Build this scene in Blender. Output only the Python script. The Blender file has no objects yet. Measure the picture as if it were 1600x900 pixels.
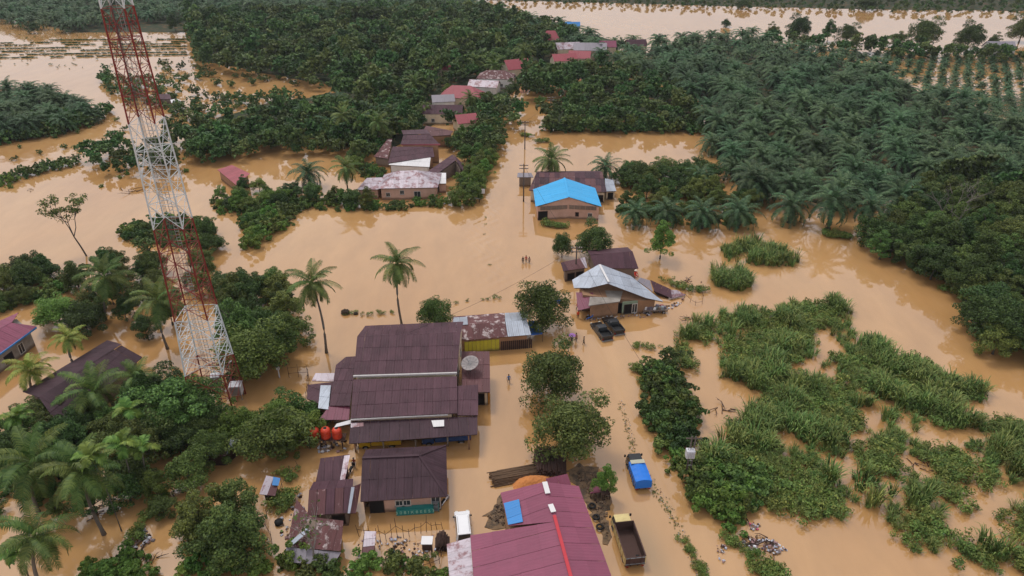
import bpy, bmesh, math, random
import numpy as np
from mathutils import Vector, Matrix

# ------------------------------------------------------------------ camera, sky, sun, exposure
scene = bpy.context.scene
COL = scene.collection
HAZE_D = 0.00010
CAM_H, PITCH, FPX = 62.0, 29.4, 1101.0
cam_d = bpy.data.cameras.new('camera'); cam = bpy.data.objects.new('camera', cam_d); COL.objects.link(cam)
cam.location = (0, 0, CAM_H); cam.rotation_euler = (math.radians(90 - PITCH), 0, 0)
cam_d.sensor_width = 36.0; cam_d.angle = 2 * math.atan(800 / FPX)
cam_d.clip_start = 0.5; cam_d.clip_end = 9000
scene.camera = cam

SUN_EL, SUN_AZ = 63.0, 322.0        # azimuth clockwise from +Y
world = bpy.data.worlds.new('World'); scene.world = world; world.use_nodes = True
wn, wl = world.node_tree.nodes, world.node_tree.links
wn.clear()
sky = wn.new('ShaderNodeTexSky'); sky.sky_type = 'NISHITA'; sky.sun_disc = False
sky.sun_elevation = math.radians(SUN_EL); sky.sun_rotation = math.radians(SUN_AZ)
sky.air_density = 1.0; sky.dust_density = 4.0; sky.ozone_density = 1.0
hs = wn.new('ShaderNodeHueSaturation'); hs.inputs['Saturation'].default_value = 0.25
mx = wn.new('ShaderNodeMix'); mx.data_type = 'RGBA'; mx.inputs[0].default_value = 0.52
mx.inputs[7].default_value = (9.7, 9.4, 9.9, 1)       # even layer of cloud
bg = wn.new('ShaderNodeBackground'); bg.inputs['Strength'].default_value = 0.11
wo = wn.new('ShaderNodeOutputWorld')
wl.new(sky.outputs[0], hs.inputs['Color']); wl.new(hs.outputs[0], mx.inputs[6]); wl.new(mx.outputs[2], bg.inputs['Color']); wl.new(bg.outputs[0], wo.inputs[0])

sun_d = bpy.data.lights.new('sun', 'SUN'); sun = bpy.data.objects.new('sun', sun_d); COL.objects.link(sun)
sun_d.energy = 1.25; sun_d.angle = math.radians(14); sun_d.color = (1.0, 0.96, 0.9)
_el, _az = math.radians(SUN_EL), math.radians(SUN_AZ)
sdir = Vector((math.sin(_az) * math.cos(_el), math.cos(_az) * math.cos(_el), math.sin(_el)))
sun.rotation_euler = sdir.to_track_quat('Z', 'Y').to_euler()

vs = scene.view_settings
vs.view_transform = 'Standard'; vs.look = 'None'; vs.exposure = 0.0; vs.gamma = 1.0; vs.use_curve_mapping = False
scene.cycles.max_bounces = 6; scene.cycles.diffuse_bounces = 2; scene.cycles.glossy_bounces = 2
scene.cycles.transmission_bounces = 3; scene.cycles.transparent_max_bounces = 4; scene.cycles.volume_bounces = 0
scene.cycles.use_denoising = True

# ------------------------------------------------------------------ helpers
RNG = np.random.default_rng(11)
random.seed(5)
_p = math.radians(PITCH)
FW = np.array([0, math.cos(_p), -math.sin(_p)]); UP = np.array([0, math.sin(_p), math.cos(_p)]); RT = np.array([1.0, 0, 0])
def P(x, y, z=0.0):
    """survey helper: the ground point (at height z) seen at a place of the photograph"""
    d = FW * FPX + RT * (x - 800) - UP * (y - 450)
    return np.array([0, 0, CAM_H]) + d * ((z - CAM_H) / d[2])
def V(a): return Vector((float(a[0]), float(a[1]), float(a[2])))

def tag(o, label=None, cat=None, group=None, kind=None):
    if label: o['label'] = label
    if cat: o['category'] = cat
    if group: o['group'] = group
    if kind: o['kind'] = kind
    return o
def empty(name, loc=(0, 0, 0), rz=0.0, label=None, cat=None, group=None):
    o = bpy.data.objects.new(name, None); o.empty_display_size = 0.2
    COL.objects.link(o); o.location = V(loc) if not isinstance(loc, Vector) else loc; o.rotation_euler = (0, 0, rz)
    return tag(o, label, cat, group)
def link(name, me, m=None, parent=None):
    o = bpy.data.objects.new(name, me); COL.objects.link(o)
    if m is not None and not me.materials: me.materials.append(m)
    if parent is not None: o.parent = parent
    return o
def dup(root, loc=None, rz=None, scale=None, rot=None):
    r = root.copy(); COL.objects.link(r)
    for ch in KIDS.get(root.name, ()):
        c = ch.copy(); COL.objects.link(c); c.parent = r
        for g in KIDS.get(ch.name, ()):
            d = g.copy(); COL.objects.link(d); d.parent = c
    if loc is not None: r.location = V(loc)
    if rz is not None: r.rotation_euler = (0, 0, rz)
    if scale is not None: r.scale = scale
    return r
KIDS = {}
def remember(root):
    KIDS[root.name] = [o for o in COL.objects if o.parent == root]
    for c in KIDS[root.name]: KIDS[c.name] = [o for o in COL.objects if o.parent == c]

def mesh_np(name, verts, quads, mat_index=None):
    """big quad mesh from arrays"""
    me = bpy.data.meshes.new(name)
    n, q = len(verts), len(quads)
    me.vertices.add(n); me.vertices.foreach_set('co', np.asarray(verts, np.float32).ravel())
    me.loops.add(q * 4); me.loops.foreach_set('vertex_index', np.asarray(quads, np.int32).ravel())
    me.polygons.add(q); me.polygons.foreach_set('loop_start', np.arange(0, q * 4, 4, dtype=np.int32))
    if mat_index is not None: me.polygons.foreach_set('material_index', np.asarray(mat_index, np.int32))
    me.update(calc_edges=True)
    return me

class MB:
    """collects simple solids into one mesh"""
    def __init__(s): s.v = []; s.f = []; s.m = []
    def add(s, vs, fs, mi=0):
        b = len(s.v); s.v += [tuple(map(float, v)) for v in vs]; s.f += [tuple(i + b for i in f) for f in fs]; s.m += [mi] * len(fs)
        return s
    def box(s, c, d, R=None, mi=0, top=1.0):
        x, y, z = d[0] / 2, d[1] / 2, d[2] / 2
        pts = [Vector((sx * x * (top if sz > 0 else 1), sy * y * (top if sz > 0 else 1), sz * z)) for sz in (-1, 1) for sx, sy in ((-1, -1), (1, -1), (1, 1), (-1, 1))]
        if R is not None: pts = [R @ p for p in pts]
        c = Vector(c)
        return s.add([p + c for p in pts], [(3, 2, 1, 0), (4, 5, 6, 7), (0, 1, 5, 4), (1, 2, 6, 5), (2, 3, 7, 6), (3, 0, 4, 7)], mi)
    def bar(s, a, b, w, h=None, mi=0):
        a, b = Vector(a), Vector(b); d = b - a; L = d.length
        if L < 1e-6: return s
        R = d.to_track_quat('Z', 'Y').to_matrix()
        return s.box((a + b) / 2, (w, h or w, L), R, mi)
    def tube(s, pts, rad, n=8, mi=0, cap=True):
        pts = [Vector(p) for p in pts]; rings = []
        rad = rad if hasattr(rad, '__len__') else [rad] * len(pts)
        for i, p in enumerate(pts):
            t = (pts[min(i + 1, len(pts) - 1)] - pts[max(i - 1, 0)])
            q = t.to_track_quat('Z', 'Y').to_matrix() if t.length > 1e-6 else Matrix.Identity(3)
            rings.append([p + q @ Vector((math.cos(2 * math.pi * k / n) * rad[i], math.sin(2 * math.pi * k / n) * rad[i], 0)) for k in range(n)])
        fs = []
        for i in range(len(pts) - 1):
            for k in range(n): fs.append((i * n + k, i * n + (k + 1) % n, (i + 1) * n + (k + 1) % n, (i + 1) * n + k))
        if cap: fs += [tuple(range(n - 1, -1, -1)), tuple((len(pts) - 1) * n + k for k in range(n))]
        return s.add([p for r in rings for p in r], fs, mi)
    def prism(s, poly, z0, z1, mi=0):
        n = len(poly)
        return s.add([(p[0], p[1], z0) for p in poly] + [(p[0], p[1], z1) for p in poly],
                     [tuple(range(n - 1, -1, -1)), tuple(range(n, 2 * n))] + [(i, (i + 1) % n, n + (i + 1) % n, n + i) for i in range(n)], mi)
    def slab(s, poly, nrm, t, mi=0):
        """extrude a polygon by t along -nrm"""
        n = len(poly); lo = [Vector(p) - Vector(nrm) * t for p in poly]
        return s.add([Vector(p) for p in poly] + lo, [tuple(range(n)), tuple(range(2 * n - 1, n - 1, -1))] + [(i, n + i, n + (i + 1) % n, (i + 1) % n) for i in range(n)], mi)
    def build(s, name, m=None, parent=None, smooth=False, off=None, bevel=0):
        me = bpy.data.meshes.new(name)
        vs = s.v if off is None else [(v[0] - off[0], v[1] - off[1], v[2] - off[2]) for v in s.v]
        me.from_pydata(vs, [], s.f)
        mats = m if isinstance(m, (list, tuple)) else [m]
        for x in mats:
            if x is not None: me.materials.append(x)
        if len(mats) > 1: me.polygons.foreach_set('material_index', s.m)
        bm = bmesh.new(); bm.from_mesh(me); bmesh.ops.recalc_face_normals(bm, faces=bm.faces); bm.to_mesh(me); bm.free()
        if smooth: me.polygons.foreach_set('use_smooth', [True] * len(me.polygons))
        o = bpy.data.objects.new(name, me); COL.objects.link(o)
        if parent is not None: o.parent = parent
        if bevel:
            b = o.modifiers.new('bevel', 'BEVEL'); b.width = bevel; b.segments = 2; b.limit_method = 'ANGLE'
        return o

# ------------------------------------------------------------------ materials
MATS = {}
def srgb(r, g, b):
    f = lambda c: (c / 255 / 12.92) if c / 255 <= 0.04045 else ((c / 255 + 0.055) / 1.055) ** 2.4
    return (f(r), f(g), f(b), 1)
def new_mat(name):
    m = bpy.data.materials.new(name); m.use_nodes = True; m.node_tree.nodes.clear()
    MATS[name] = m
    return m, m.node_tree.nodes, m.node_tree.links
def paint(name, col, rough=0.7, noise=0.25, scale=1.5, rnd=0.12, spec=0.3, metal=0.0, streak=False, ribs=0.0, dirt=None, dirt_amt=0.0, patch=None, patch_amt=0.5, patch_scale=1.2, bump=0.0, damp=False):
    """general paint / plaster / metal material: mottled, varies from piece to piece"""
    m, N, L = new_mat(name)
    out = N.new('ShaderNodeOutputMaterial'); b = N.new('ShaderNodeBsdfPrincipled'); L.new(b.outputs[0], out.inputs[0])
    b.inputs['Roughness'].default_value = rough; b.inputs['Metallic'].default_value = metal; b.inputs['Specular IOR Level'].default_value = spec
    tc = N.new('ShaderNodeTexCoord'); oi = N.new('ShaderNodeObjectInfo')
    src = tc.outputs['UV'] if (streak or ribs) else tc.outputs['Object']
    mp = N.new('ShaderNodeMapping'); L.new(src, mp.inputs[0])
    if streak: mp.inputs['Scale'].default_value = (3.0, 0.35, 1.0)
    nz = N.new('ShaderNodeTexNoise'); nz.inputs['Scale'].default_value = scale; nz.inputs['Detail'].default_value = 5; nz.inputs['Roughness'].default_value = 0.65
    L.new(mp.outputs[0], nz.inputs['Vector'])
    def math_(op, a, bb, c=None):
        n = N.new('ShaderNodeMath'); n.operation = op
        for i, x in enumerate((a, bb, c)):
            if x is None: continue
            if isinstance(x, (int, float)): n.inputs[i].default_value = x
            else: L.new(x, n.inputs[i])
        return n.outputs[0]
    val = math_('MULTIPLY_ADD', nz.outputs['Fac'], 2 * noise, 1 - noise)
    val = math_('MULTIPLY', val, math_('MULTIPLY_ADD', oi.outputs['Random'], 2 * rnd, 1 - rnd))
    base = N.new('ShaderNodeRGB'); base.outputs[0].default_value = col if len(col) == 4 else (*col, 1)
    colr = base.outputs[0]
    if patch is not None:
        n2 = N.new('ShaderNodeTexNoise'); n2.inputs['Scale'].default_value = patch_scale; n2.inputs['Detail'].default_value = 6; n2.inputs['Roughness'].default_value = 0.7
        L.new(tc.outputs['Object'], n2.inputs['Vector'])
        cr = N.new('ShaderNodeMapRange'); cr.inputs[1].default_value = 1 - patch_amt - 0.05; cr.inputs[2].default_value = 1 - patch_amt + 0.05; L.new(n2.outputs['Fac'], cr.inputs[0])
        mm = N.new('ShaderNodeMix'); mm.data_type = 'RGBA'; mm.inputs[7].default_value = patch if len(patch) == 4 else (*patch, 1)
        L.new(cr.outputs[0], mm.inputs[0]); L.new(colr, mm.inputs[6]); colr = mm.outputs[2]
    if dirt is not None:
        n3 = N.new('ShaderNodeTexNoise'); n3.inputs['Scale'].default_value = 0.35; n3.inputs['Detail'].default_value = 7; n3.inputs['Roughness'].default_value = 0.72
        L.new(tc.outputs['Object'], n3.inputs['Vector'])
        cr = N.new('ShaderNodeMapRange'); cr.inputs[1].default_value = 0.42; cr.inputs[2].default_value = 0.72; cr.inputs[4].default_value = dirt_amt; L.new(n3.outputs['Fac'], cr.inputs[0])
        mm = N.new('ShaderNodeMix'); mm.data_type = 'RGBA'; mm.inputs[7].default_value = dirt if len(dirt) == 4 else (*dirt, 1)
        L.new(cr.outputs[0], mm.inputs[0]); L.new(colr, mm.inputs[6]); colr = mm.outputs[2]
    if damp:
        sz = N.new('ShaderNodeSeparateXYZ'); L.new(tc.outputs['Object'], sz.inputs[0])
        hgt = math_('MULTIPLY_ADD', nz.outputs['Fac'], -0.7, sz.outputs[2])
        cr = N.new('ShaderNodeMapRange'); cr.inputs[1].default_value = 0.25; cr.inputs[2].default_value = -0.1; cr.inputs[4].default_value = 0.8; L.new(hgt, cr.inputs[0])
        mm = N.new('ShaderNodeMix'); mm.data_type = 'RGBA'; mm.inputs[7].default_value = (0.16, 0.095, 0.05, 1); L.new(cr.outputs[0], mm.inputs[0]); L.new(colr, mm.inputs[6]); colr = mm.outputs[2]
    sc = N.new('ShaderNodeVectorMath'); sc.operation = 'SCALE'; L.new(colr, sc.inputs[0]); L.new(val, sc.inputs['Scale'])
    L.new(sc.outputs[0], b.inputs['Base Color'])
    if ribs:
        sx = N.new('ShaderNodeSeparateXYZ'); L.new(tc.outputs['UV'], sx.inputs[0])
        w = math_('SINE', math_('MULTIPLY', sx.outputs[0], 2 * math.pi / ribs), 0)
        bp = N.new('ShaderNodeBump'); bp.inputs['Strength'].default_value = 0.22; bp.inputs['Distance'].default_value = 0.03
        L.new(w, bp.inputs['Height']); L.new(bp.outputs[0], b.inputs['Normal'])
    elif bump:
        bp = N.new('ShaderNodeBump'); bp.inputs['Strength'].default_value = bump; bp.inputs['Distance'].default_value = 0.05
        L.new(nz.outputs['Fac'], bp.inputs['Height']); L.new(bp.outputs[0], b.inputs['Normal'])
    return m
def leafmat(name, c1, c2, rnd=0.22, hue=0.03, trans=0.14, mass=False):
    """foliage: each leaf and each plant has its own green"""
    m, N, L = new_mat(name)
    out = N.new('ShaderNodeOutputMaterial'); d = N.new('ShaderNodeBsdfPrincipled'); t = N.new('ShaderNodeBsdfTranslucent'); mixs = N.new('ShaderNodeMixShader')
    d.inputs['Roughness'].default_value = 0.55; d.inputs['Specular IOR Level'].default_value = 0.25
    geo = N.new('ShaderNodeNewGeometry')
    if mass: oi = N.new('ShaderNodeAttribute'); oi.attribute_name = 'tint'; own = oi.outputs['Fac']
    else: oi = N.new('ShaderNodeObjectInfo'); own = oi.outputs['Random']
    rp = N.new('ShaderNodeValToRGB'); rp.color_ramp.elements[0].color = (*c1, 1); rp.color_ramp.elements[1].color = (*c2, 1)
    L.new(geo.outputs['Random Per Island'], rp.inputs[0])
    h = N.new('ShaderNodeHueSaturation'); L.new(rp.outputs[0], h.inputs['Color'])
    a = N.new('ShaderNodeMath'); a.operation = 'MULTIPLY_ADD'; a.inputs[1].default_value = 2 * hue; a.inputs[2].default_value = 0.5 - hue; L.new(own, a.inputs[0]); L.new(a.outputs[0], h.inputs['Hue'])
    w = N.new('ShaderNodeTexWhiteNoise'); w.noise_dimensions = '1D'; L.new(own, w.inputs['W'])
    bmul = N.new('ShaderNodeMath'); bmul.operation = 'MULTIPLY_ADD'; bmul.inputs[1].default_value = 2 * rnd; bmul.inputs[2].default_value = 1 - rnd; L.new(w.outputs['Value'], bmul.inputs[0]); L.new(bmul.outputs[0], h.inputs['Value'])
    L.new(h.outputs[0], d.inputs['Base Color']); L.new(h.outputs[0], t.inputs['Color'])
    mixs.inputs[0].default_value = trans
    L.new(d.outputs[0], mixs.inputs[1]); L.new(t.outputs[0], mixs.inputs[2]); L.new(mixs.outputs[0], out.inputs[0])
    return m

G1 = (0.034, 0.068, 0.015); G2 = (0.162, 0.228, 0.049)
M_leaf = leafmat('leaf_green', G1, G2, rnd=.3, hue=.04)
M_leaf_dk = leafmat('leaf_dark', (0.022, 0.050, 0.013), (0.102, 0.166, 0.039), rnd=.3)
M_leaf_lt = leafmat('leaf_fresh', (0.066, 0.135, 0.022), (0.186, 0.287, 0.052))
M_leaf_ol = leafmat('leaf_olive', (0.041, 0.070, 0.017), (0.156, 0.193, 0.045), rnd=.2)
M_oilfar = leafmat('frond_plantation', (0.026, 0.066, 0.027), (0.105, 0.177, 0.074), rnd=0.35, hue=.035, mass=True)
M_far = leafmat('leaf_wood', (0.034, 0.073, 0.019), (0.114, 0.181, 0.045), rnd=0.42, hue=.045, mass=True)
M_oil = leafmat('frond_oil_palm', (0.026, 0.066, 0.027), (0.105, 0.177, 0.074), rnd=0.32, hue=.03)
M_coco = leafmat('frond_coconut', (0.043, 0.088, 0.017), (0.150, 0.205, 0.045), rnd=0.22)
M_cocoy = leafmat('frond_yellowing', (0.131, 0.204, 0.031), (0.348, 0.356, 0.078), rnd=0.15)
M_dry = leafmat('frond_dry', (0.174, 0.128, 0.046), (0.313, 0.221, 0.094), rnd=0.2)
M_reed = leafmat('reed_blade', (0.060, 0.115, 0.024), (0.228, 0.292, 0.078), mass=True, rnd=.32, hue=.04)
M_weed = leafmat('weed_leaf', (0.070, 0.123, 0.022), (0.228, 0.281, 0.065), mass=True, rnd=.3, hue=.035)
M_bark = paint('bark', (0.10, 0.085, 0.07), 0.9, 0.4, 6, 0.2, bump=0.5)
M_palmbark = paint('palm_bark', (0.16, 0.14, 0.12), 0.9, 0.35, 9, 0.15, bump=0.5)
M_oilbark = paint('oil_palm_bark', (0.06, 0.045, 0.032), 0.95, 0.5, 5, 0.2, bump=0.8)
M_deadwood = paint('dead_wood', (0.22, 0.19, 0.17), 0.9, 0.3, 5, 0.15)

# ------------------------------------------------------------------ the setting: flood water, land under the woods
def water_mat():
    m, N, L = new_mat('muddy_water')
    out = N.new('ShaderNodeOutputMaterial'); b = N.new('ShaderNodeBsdfPrincipled'); L.new(b.outputs[0], out.inputs[0])
    b.inputs['Roughness'].default_value = 0.03; b.inputs['IOR'].default_value = 1.95; b.inputs['Specular IOR Level'].default_value = 0.5
    tc = N.new('ShaderNodeTexCoord')
    def noise(scale, detail, sx=1, sy=1, rot=0.0, rough=0.5):
        mp = N.new('ShaderNodeMapping'); mp.inputs['Scale'].default_value = (sx, sy, 1); mp.inputs['Rotation'].default_value = (0, 0, rot); L.new(tc.outputs['Object'], mp.inputs[0])
        n = N.new('ShaderNodeTexNoise'); n.inputs['Scale'].default_value = scale; n.inputs['Detail'].default_value = detail; n.inputs['Roughness'].default_value = rough
        L.new(mp.outputs[0], n.inputs['Vector']); return n.outputs['Fac']
    silt = noise(0.035, 6, 1, 0.45, 0.3, 0.6)
    fine = noise(0.25, 5, 1.0, 0.35, -0.25, 0.6)
    r = N.new('ShaderNodeValToRGB'); r.color_ramp.elements[0].position = 0.36; r.color_ramp.elements[1].position = 0.64
    r.color_ramp.elements[0].color = (0.440, 0.235, 0.088, 1); r.color_ramp.elements[1].color = (0.505, 0.290, 0.120, 1)
    L.new(silt, r.inputs[0])
    # asphalt shows faintly where the water over the road is shallow
    a, c = P(985, 690), P(1075, 905)
    ang = math.atan2(c[0] - a[0], c[1] - a[1])
    mp = N.new('ShaderNodeMapping'); mp.vector_type = 'POINT'
    s1 = N.new('ShaderNodeVectorMath'); s1.operation = 'SUBTRACT'; s1.inputs[1].default_value = tuple(P(1020, 868)); L.new(tc.outputs['Object'], s1.inputs[0])
    mp.inputs['Rotation'].default_value = (0, 0, ang); L.new(s1.outputs[0], mp.inputs[0])
    sc = N.new('ShaderNodeVectorMath'); sc.operation = 'MULTIPLY'; sc.inputs[1].default_value = (1 / 3.0, 1 / 10.0, 0); L.new(mp.outputs[0], sc.inputs[0])
    ln = N.new('ShaderNodeVectorMath'); ln.operation = 'LENGTH'; L.new(sc.outputs[0], ln.inputs[0])
    mr = N.new('ShaderNodeMapRange'); mr.inputs[1].default_value = 1.0; mr.inputs[2].default_value = 0.0; mr.inputs[3].default_value = 0; mr.inputs[4].default_value = 0.9; mr.interpolation_type = 'SMOOTHSTEP'; L.new(ln.outputs['Value'], mr.inputs[0])
    mu = N.new('ShaderNodeMath'); mu.operation = 'MULTIPLY'; L.new(mr.outputs[0], mu.inputs[0]); L.new(fine, mu.inputs[1])
    mixc = N.new('ShaderNodeMix'); mixc.data_type = 'RGBA'; mixc.inputs[7].default_value = (0.20, 0.155, 0.085, 1); L.new(mu.outputs[0], mixc.inputs[0]); L.new(r.outputs[0], mixc.inputs[6])
    mul = N.new('ShaderNodeMath'); mul.operation = 'MULTIPLY_ADD'; mul.inputs[1].default_value = 0.40; mul.inputs[2].default_value = 0.80; L.new(fine, mul.inputs[0])
    s = N.new('ShaderNodeVectorMath'); s.operation = 'SCALE'; L.new(mixc.outputs[2], s.inputs[0]); L.new(mul.outputs[0], s.inputs['Scale']); L.new(s.outputs[0], b.inputs['Base Color'])
    w1 = noise(0.9, 3, 1, 0.6, 0.4); w2 = noise(4.0, 2)
    ad = N.new('ShaderNodeMath'); ad.operation = 'MULTIPLY_ADD'; ad.inputs[1].default_value = 0.18; L.new(w2, ad.inputs[0]); L.new(w1, ad.inputs[2])
    bp = N.new('ShaderNodeBump'); bp.inputs['Strength'].default_value = 0.3; bp.inputs['Distance'].default_value = 0.02; L.new(ad.outputs[0], bp.inputs['Height']); L.new(bp.outputs[0], b.inputs['Normal'])
    return m
M_water = water_mat()
mb = MB(); S = 3600
mb.add([(-S, -S + 600, 0), (S, -S + 600, 0), (S, S + 600, 0), (-S, S + 600, 0)], [(0, 1, 2, 3)])
tag(mb.build('flood_water', M_water), 'opaque orange brown flood water covering road, yards and fields', kind='structure')

M_soil = paint('wet_shaded_undergrowth', (0.030, 0.042, 0.018), 0.95, 0.5, 0.5, 0.0, patch=(0.11, 0.062, 0.026), patch_amt=0.44, patch_scale=0.25, bump=0.6)  # undergrowth tone darkened to carry the shade between the trees
M_mud = paint('mud_bank', (0.20, 0.13, 0.075), 0.95, 0.35, 1.2, 0.0, patch=(0.09, 0.065, 0.045), patch_amt=0.5, patch_scale=0.8, bump=0.8)
def jitter_poly(pts, amp, step, rng):
    out = []
    for i in range(len(pts)):
        a, b = np.array(pts[i][:2]), np.array(pts[(i + 1) % len(pts)][:2])
        n = max(1, int(np.linalg.norm(b - a) / step))
        for k in range(n): out.append(a + (b - a) * k / n + rng.normal(0, amp, 2))
    return out
def land(name, label, px, z, m, zc=0.0, amp=0.6, step=3.0, kind='structure'):
    cen = sum(P(x, y, zc) for x, y in px) / len(px)
    pts = jitter_poly([cen + (P(x, y, zc) - cen) * (.95 if m is M_soil else 1) for x, y in px], amp, step, np.random.default_rng(len(name)))
    bm = bmesh.new(); vs = [bm.verts.new((p[0], p[1], z)) for p in pts]
    f = bm.faces.new(vs); bmesh.ops.triangulate(bm, faces=[f])
    ed = [e for e in bm.edges if len(e.link_faces) == 1]
    ex = bmesh.ops.extrude_edge_only(bm, edges=ed)
    for v in ex['geom']:
        if isinstance(v, bmesh.types.BMVert): v.co.z = -0.3
    bmesh.ops.recalc_face_normals(bm, faces=bm.faces)
    me = bpy.data.meshes.new(name); bm.to_mesh(me); bm.free()
    return tag(link(name, me, m), label, kind=kind)

def inside(poly, x, y):
    c = False; n = len(poly); j = n - 1
    for i in range(n):
        xi, yi = poly[i][0], poly[i][1]; xj, yj = poly[j][0], poly[j][1]
        if (yi > y) != (yj > y) and x < (xj - xi) * (y - yi) / (yj - yi) + xi: c = not c
        j = i
    return c
def scatter(px, spacing, zc=0.0, seed=1, jit=0.35, rows=None, keep=1.0):
    """points on a jittered triangular grid inside a polygon surveyed at height zc"""
    rng = np.random.default_rng(seed); poly = [P(x, y, zc) for x, y in px]
    xs = [p[0] for p in poly]; ys = [p[1] for p in poly]; out = []
    j = 0; y = min(ys)
    while y < max(ys):
        x = min(xs) + (spacing / 2 if j % 2 else 0)
        while x < max(xs):
            qx, qy = x + rng.normal(0, jit * spacing * 0.5), y + rng.normal(0, jit * spacing * 0.5)
            if rng.random() < keep and inside(poly, qx, qy): out.append((qx, qy))
            x += spacing
        y += spacing * 0.866; j += 1
    return out

# ------------------------------------------------------------------ foliage meshes
def norm(a): return a / np.maximum(np.linalg.norm(a, axis=-1, keepdims=True), 1e-9)
def leaf_quads(pos, nrm, size, rng, aspect=0.6):
    n = len(pos); t1 = norm(np.cross(nrm, rng.normal(size=(n, 3)))); t2 = np.cross(nrm, t1)
    s = size[:, None]
    v = np.stack([pos - t1 * s, pos - t2 * s * aspect + nrm * s * 0.15, pos + t1 * s, pos + t2 * s * aspect + nrm * s * 0.15], 1).reshape(-1, 3)
    return v, np.arange(n * 4).reshape(n, 4)
def cloud(rng, centers, radii, n, leaf, squash=0.8, under=0.35, jit=0.6):
    centers = np.asarray(centers, float); radii = np.asarray(radii, float)
    k = rng.choice(len(radii), n, p=radii ** 2 / np.sum(radii ** 2))
    d = norm(rng.normal(size=(n, 3))); low = (d[:, 2] < -0.25) & (rng.random(n) > under); d[low, 2] *= -1
    r = radii[k] * (0.62 + 0.46 * rng.random(n) ** 0.6)
    pos = centers[k] + d * r[:, None] * np.array([1, 1, squash])
    nr = norm(d + rng.normal(size=(n, 3)) * jit + np.array([0, 0, 0.5]))
    return leaf_quads(pos, nr, leaf * (0.6 + 0.8 * rng.random(n)), rng)
def broad_crown(seed, rx, rz, zc, lobes, n, leaf, cone=0.0):
    """uneven crown: sprays of leaves of different size set around a few limbs, gaps between them"""
    rng = np.random.default_rng(seed); c, r = [], []
    ph = rng.random(6) * 6.28
    for i in range(int(lobes * 2.4)):
        d = norm(rng.normal(size=3)); d[2] = d[2] if d[2] > -0.8 else -d[2]
        az = math.atan2(d[1], d[0]); bump = 1 + 0.20 * math.sin(2 * az + ph[0]) + 0.17 * math.sin(3 * az + ph[1] + 2 * d[2]) + 0.13 * math.sin(5 * az + ph[2] - 3 * d[2])
        q = (0.50 + 0.42 * rng.random() ** 0.7) * bump
        p = d * q * np.array([rx, rx, rz])
        if cone: p[:2] *= 1 - cone * (p[2] / rz)
        c.append(p + [0, 0, zc]); r.append(rx * (0.15 + 0.15 * rng.random()) * (1.15 if q < .7 else .9) * (1.15 if lobes > 30 else 1))
    for i in range(3):
        d = norm(rng.normal(size=3)); c.append(d * 0.25 * np.array([rx, rx, rz]) + [0, 0, zc]); r.append(rx * 0.3)
    return cloud(rng, c, r, n, leaf, squash=0.72, under=0.5, jit=0.75), c, r
def trunk_mesh(name, seed, h, r0, tips, n_limb=6, lean=0.0):
    rng = random.Random(seed); mb = MB()
    pts = [(lean * t * t * h + rng.uniform(-.05, .05) * t * h * 0.5, rng.uniform(-.04, .04) * h * t, h * t - 0.4 * (1 - t)) for t in (0, .25, .5, .75, 1)]
    mb.tube(pts, [r0 * (1.25 if i == 0 else 1 - 0.15 * i) for i in range(5)], 7)
    for tp in tips[:n_limb]:
        b = Vector(pts[2]) * 0.5 + Vector(pts[3]) * 0.5 if rng.random() < .5 else Vector(pts[4])
        e = Vector(tp); mid = (b + e) / 2 + Vector((rng.uniform(-.3, .3), rng.uniform(-.3, .3), 0.3))
        mb.tube([b, mid, e], [r0 * 0.5, r0 * 0.32, r0 * 0.14], 5)
    me = bpy.data.meshes.new(name); me.from_pydata(mb.v, [], mb.f); me.polygons.foreach_set('use_smooth', [True] * len(me.polygons)); me.materials.append(M_bark)
    return me
def with_mat(me, m):
    me.materials.append(m); return me

BROAD = []      # (trunk mesh, [crown meshes by material], crown radius, height)
for i, (rx, rz, zc, lobes, n, leaf, cone) in enumerate([
        (3.7, 3.3, 3.5, 18, 9500, 0.14, 0), (3.1, 3.5, 3.7, 16, 8200, 0.135, 0.2), (4.3, 3.2, 3.6, 23, 11500, 0.145, 0),
        (3.3, 4.0, 4.1, 19, 9000, 0.14, 0.35), (3.9, 2.9, 2.9, 19, 9000, 0.14, 0), (3.7, 3.1, 3.4, 34, 15000, 0.125, 0)]):
    (v, q), c, r = broad_crown(100 + i, rx, rz, zc, lobes, n, leaf, cone)
    crowns = {}
    for mname in ('leaf_green', 'leaf_dark', 'leaf_fresh', 'leaf_olive'):
        crowns[mname] = with_mat(mesh_np('crown_leaves', v, q), MATS[mname])
    BROAD.append((trunk_mesh('trunk_wood', i, zc * 0.9, 0.22, c, 7), crowns, rx, zc + rz))
BUSH = []
for i, (rx, rz, lobes, n, leaf) in enumerate([(1.7, 1.15, 7, 1700, 0.14), (2.0, 1.6, 8, 2000, 0.145), (1.5, 0.85, 6, 1300, 0.135)]):
    (v, q), c, r = broad_crown(300 + i, rx, rz, rz * 0.65, lobes, n, leaf)
    v = v.copy(); v[:, 2] = np.maximum(v[:, 2], -0.15)
    BUSH.append({mn: with_mat(mesh_np('bush_leaves', v, q), MATS[mn]) for mn in ('leaf_green', 'leaf_dark', 'leaf_fresh', 'leaf_olive')})

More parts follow.
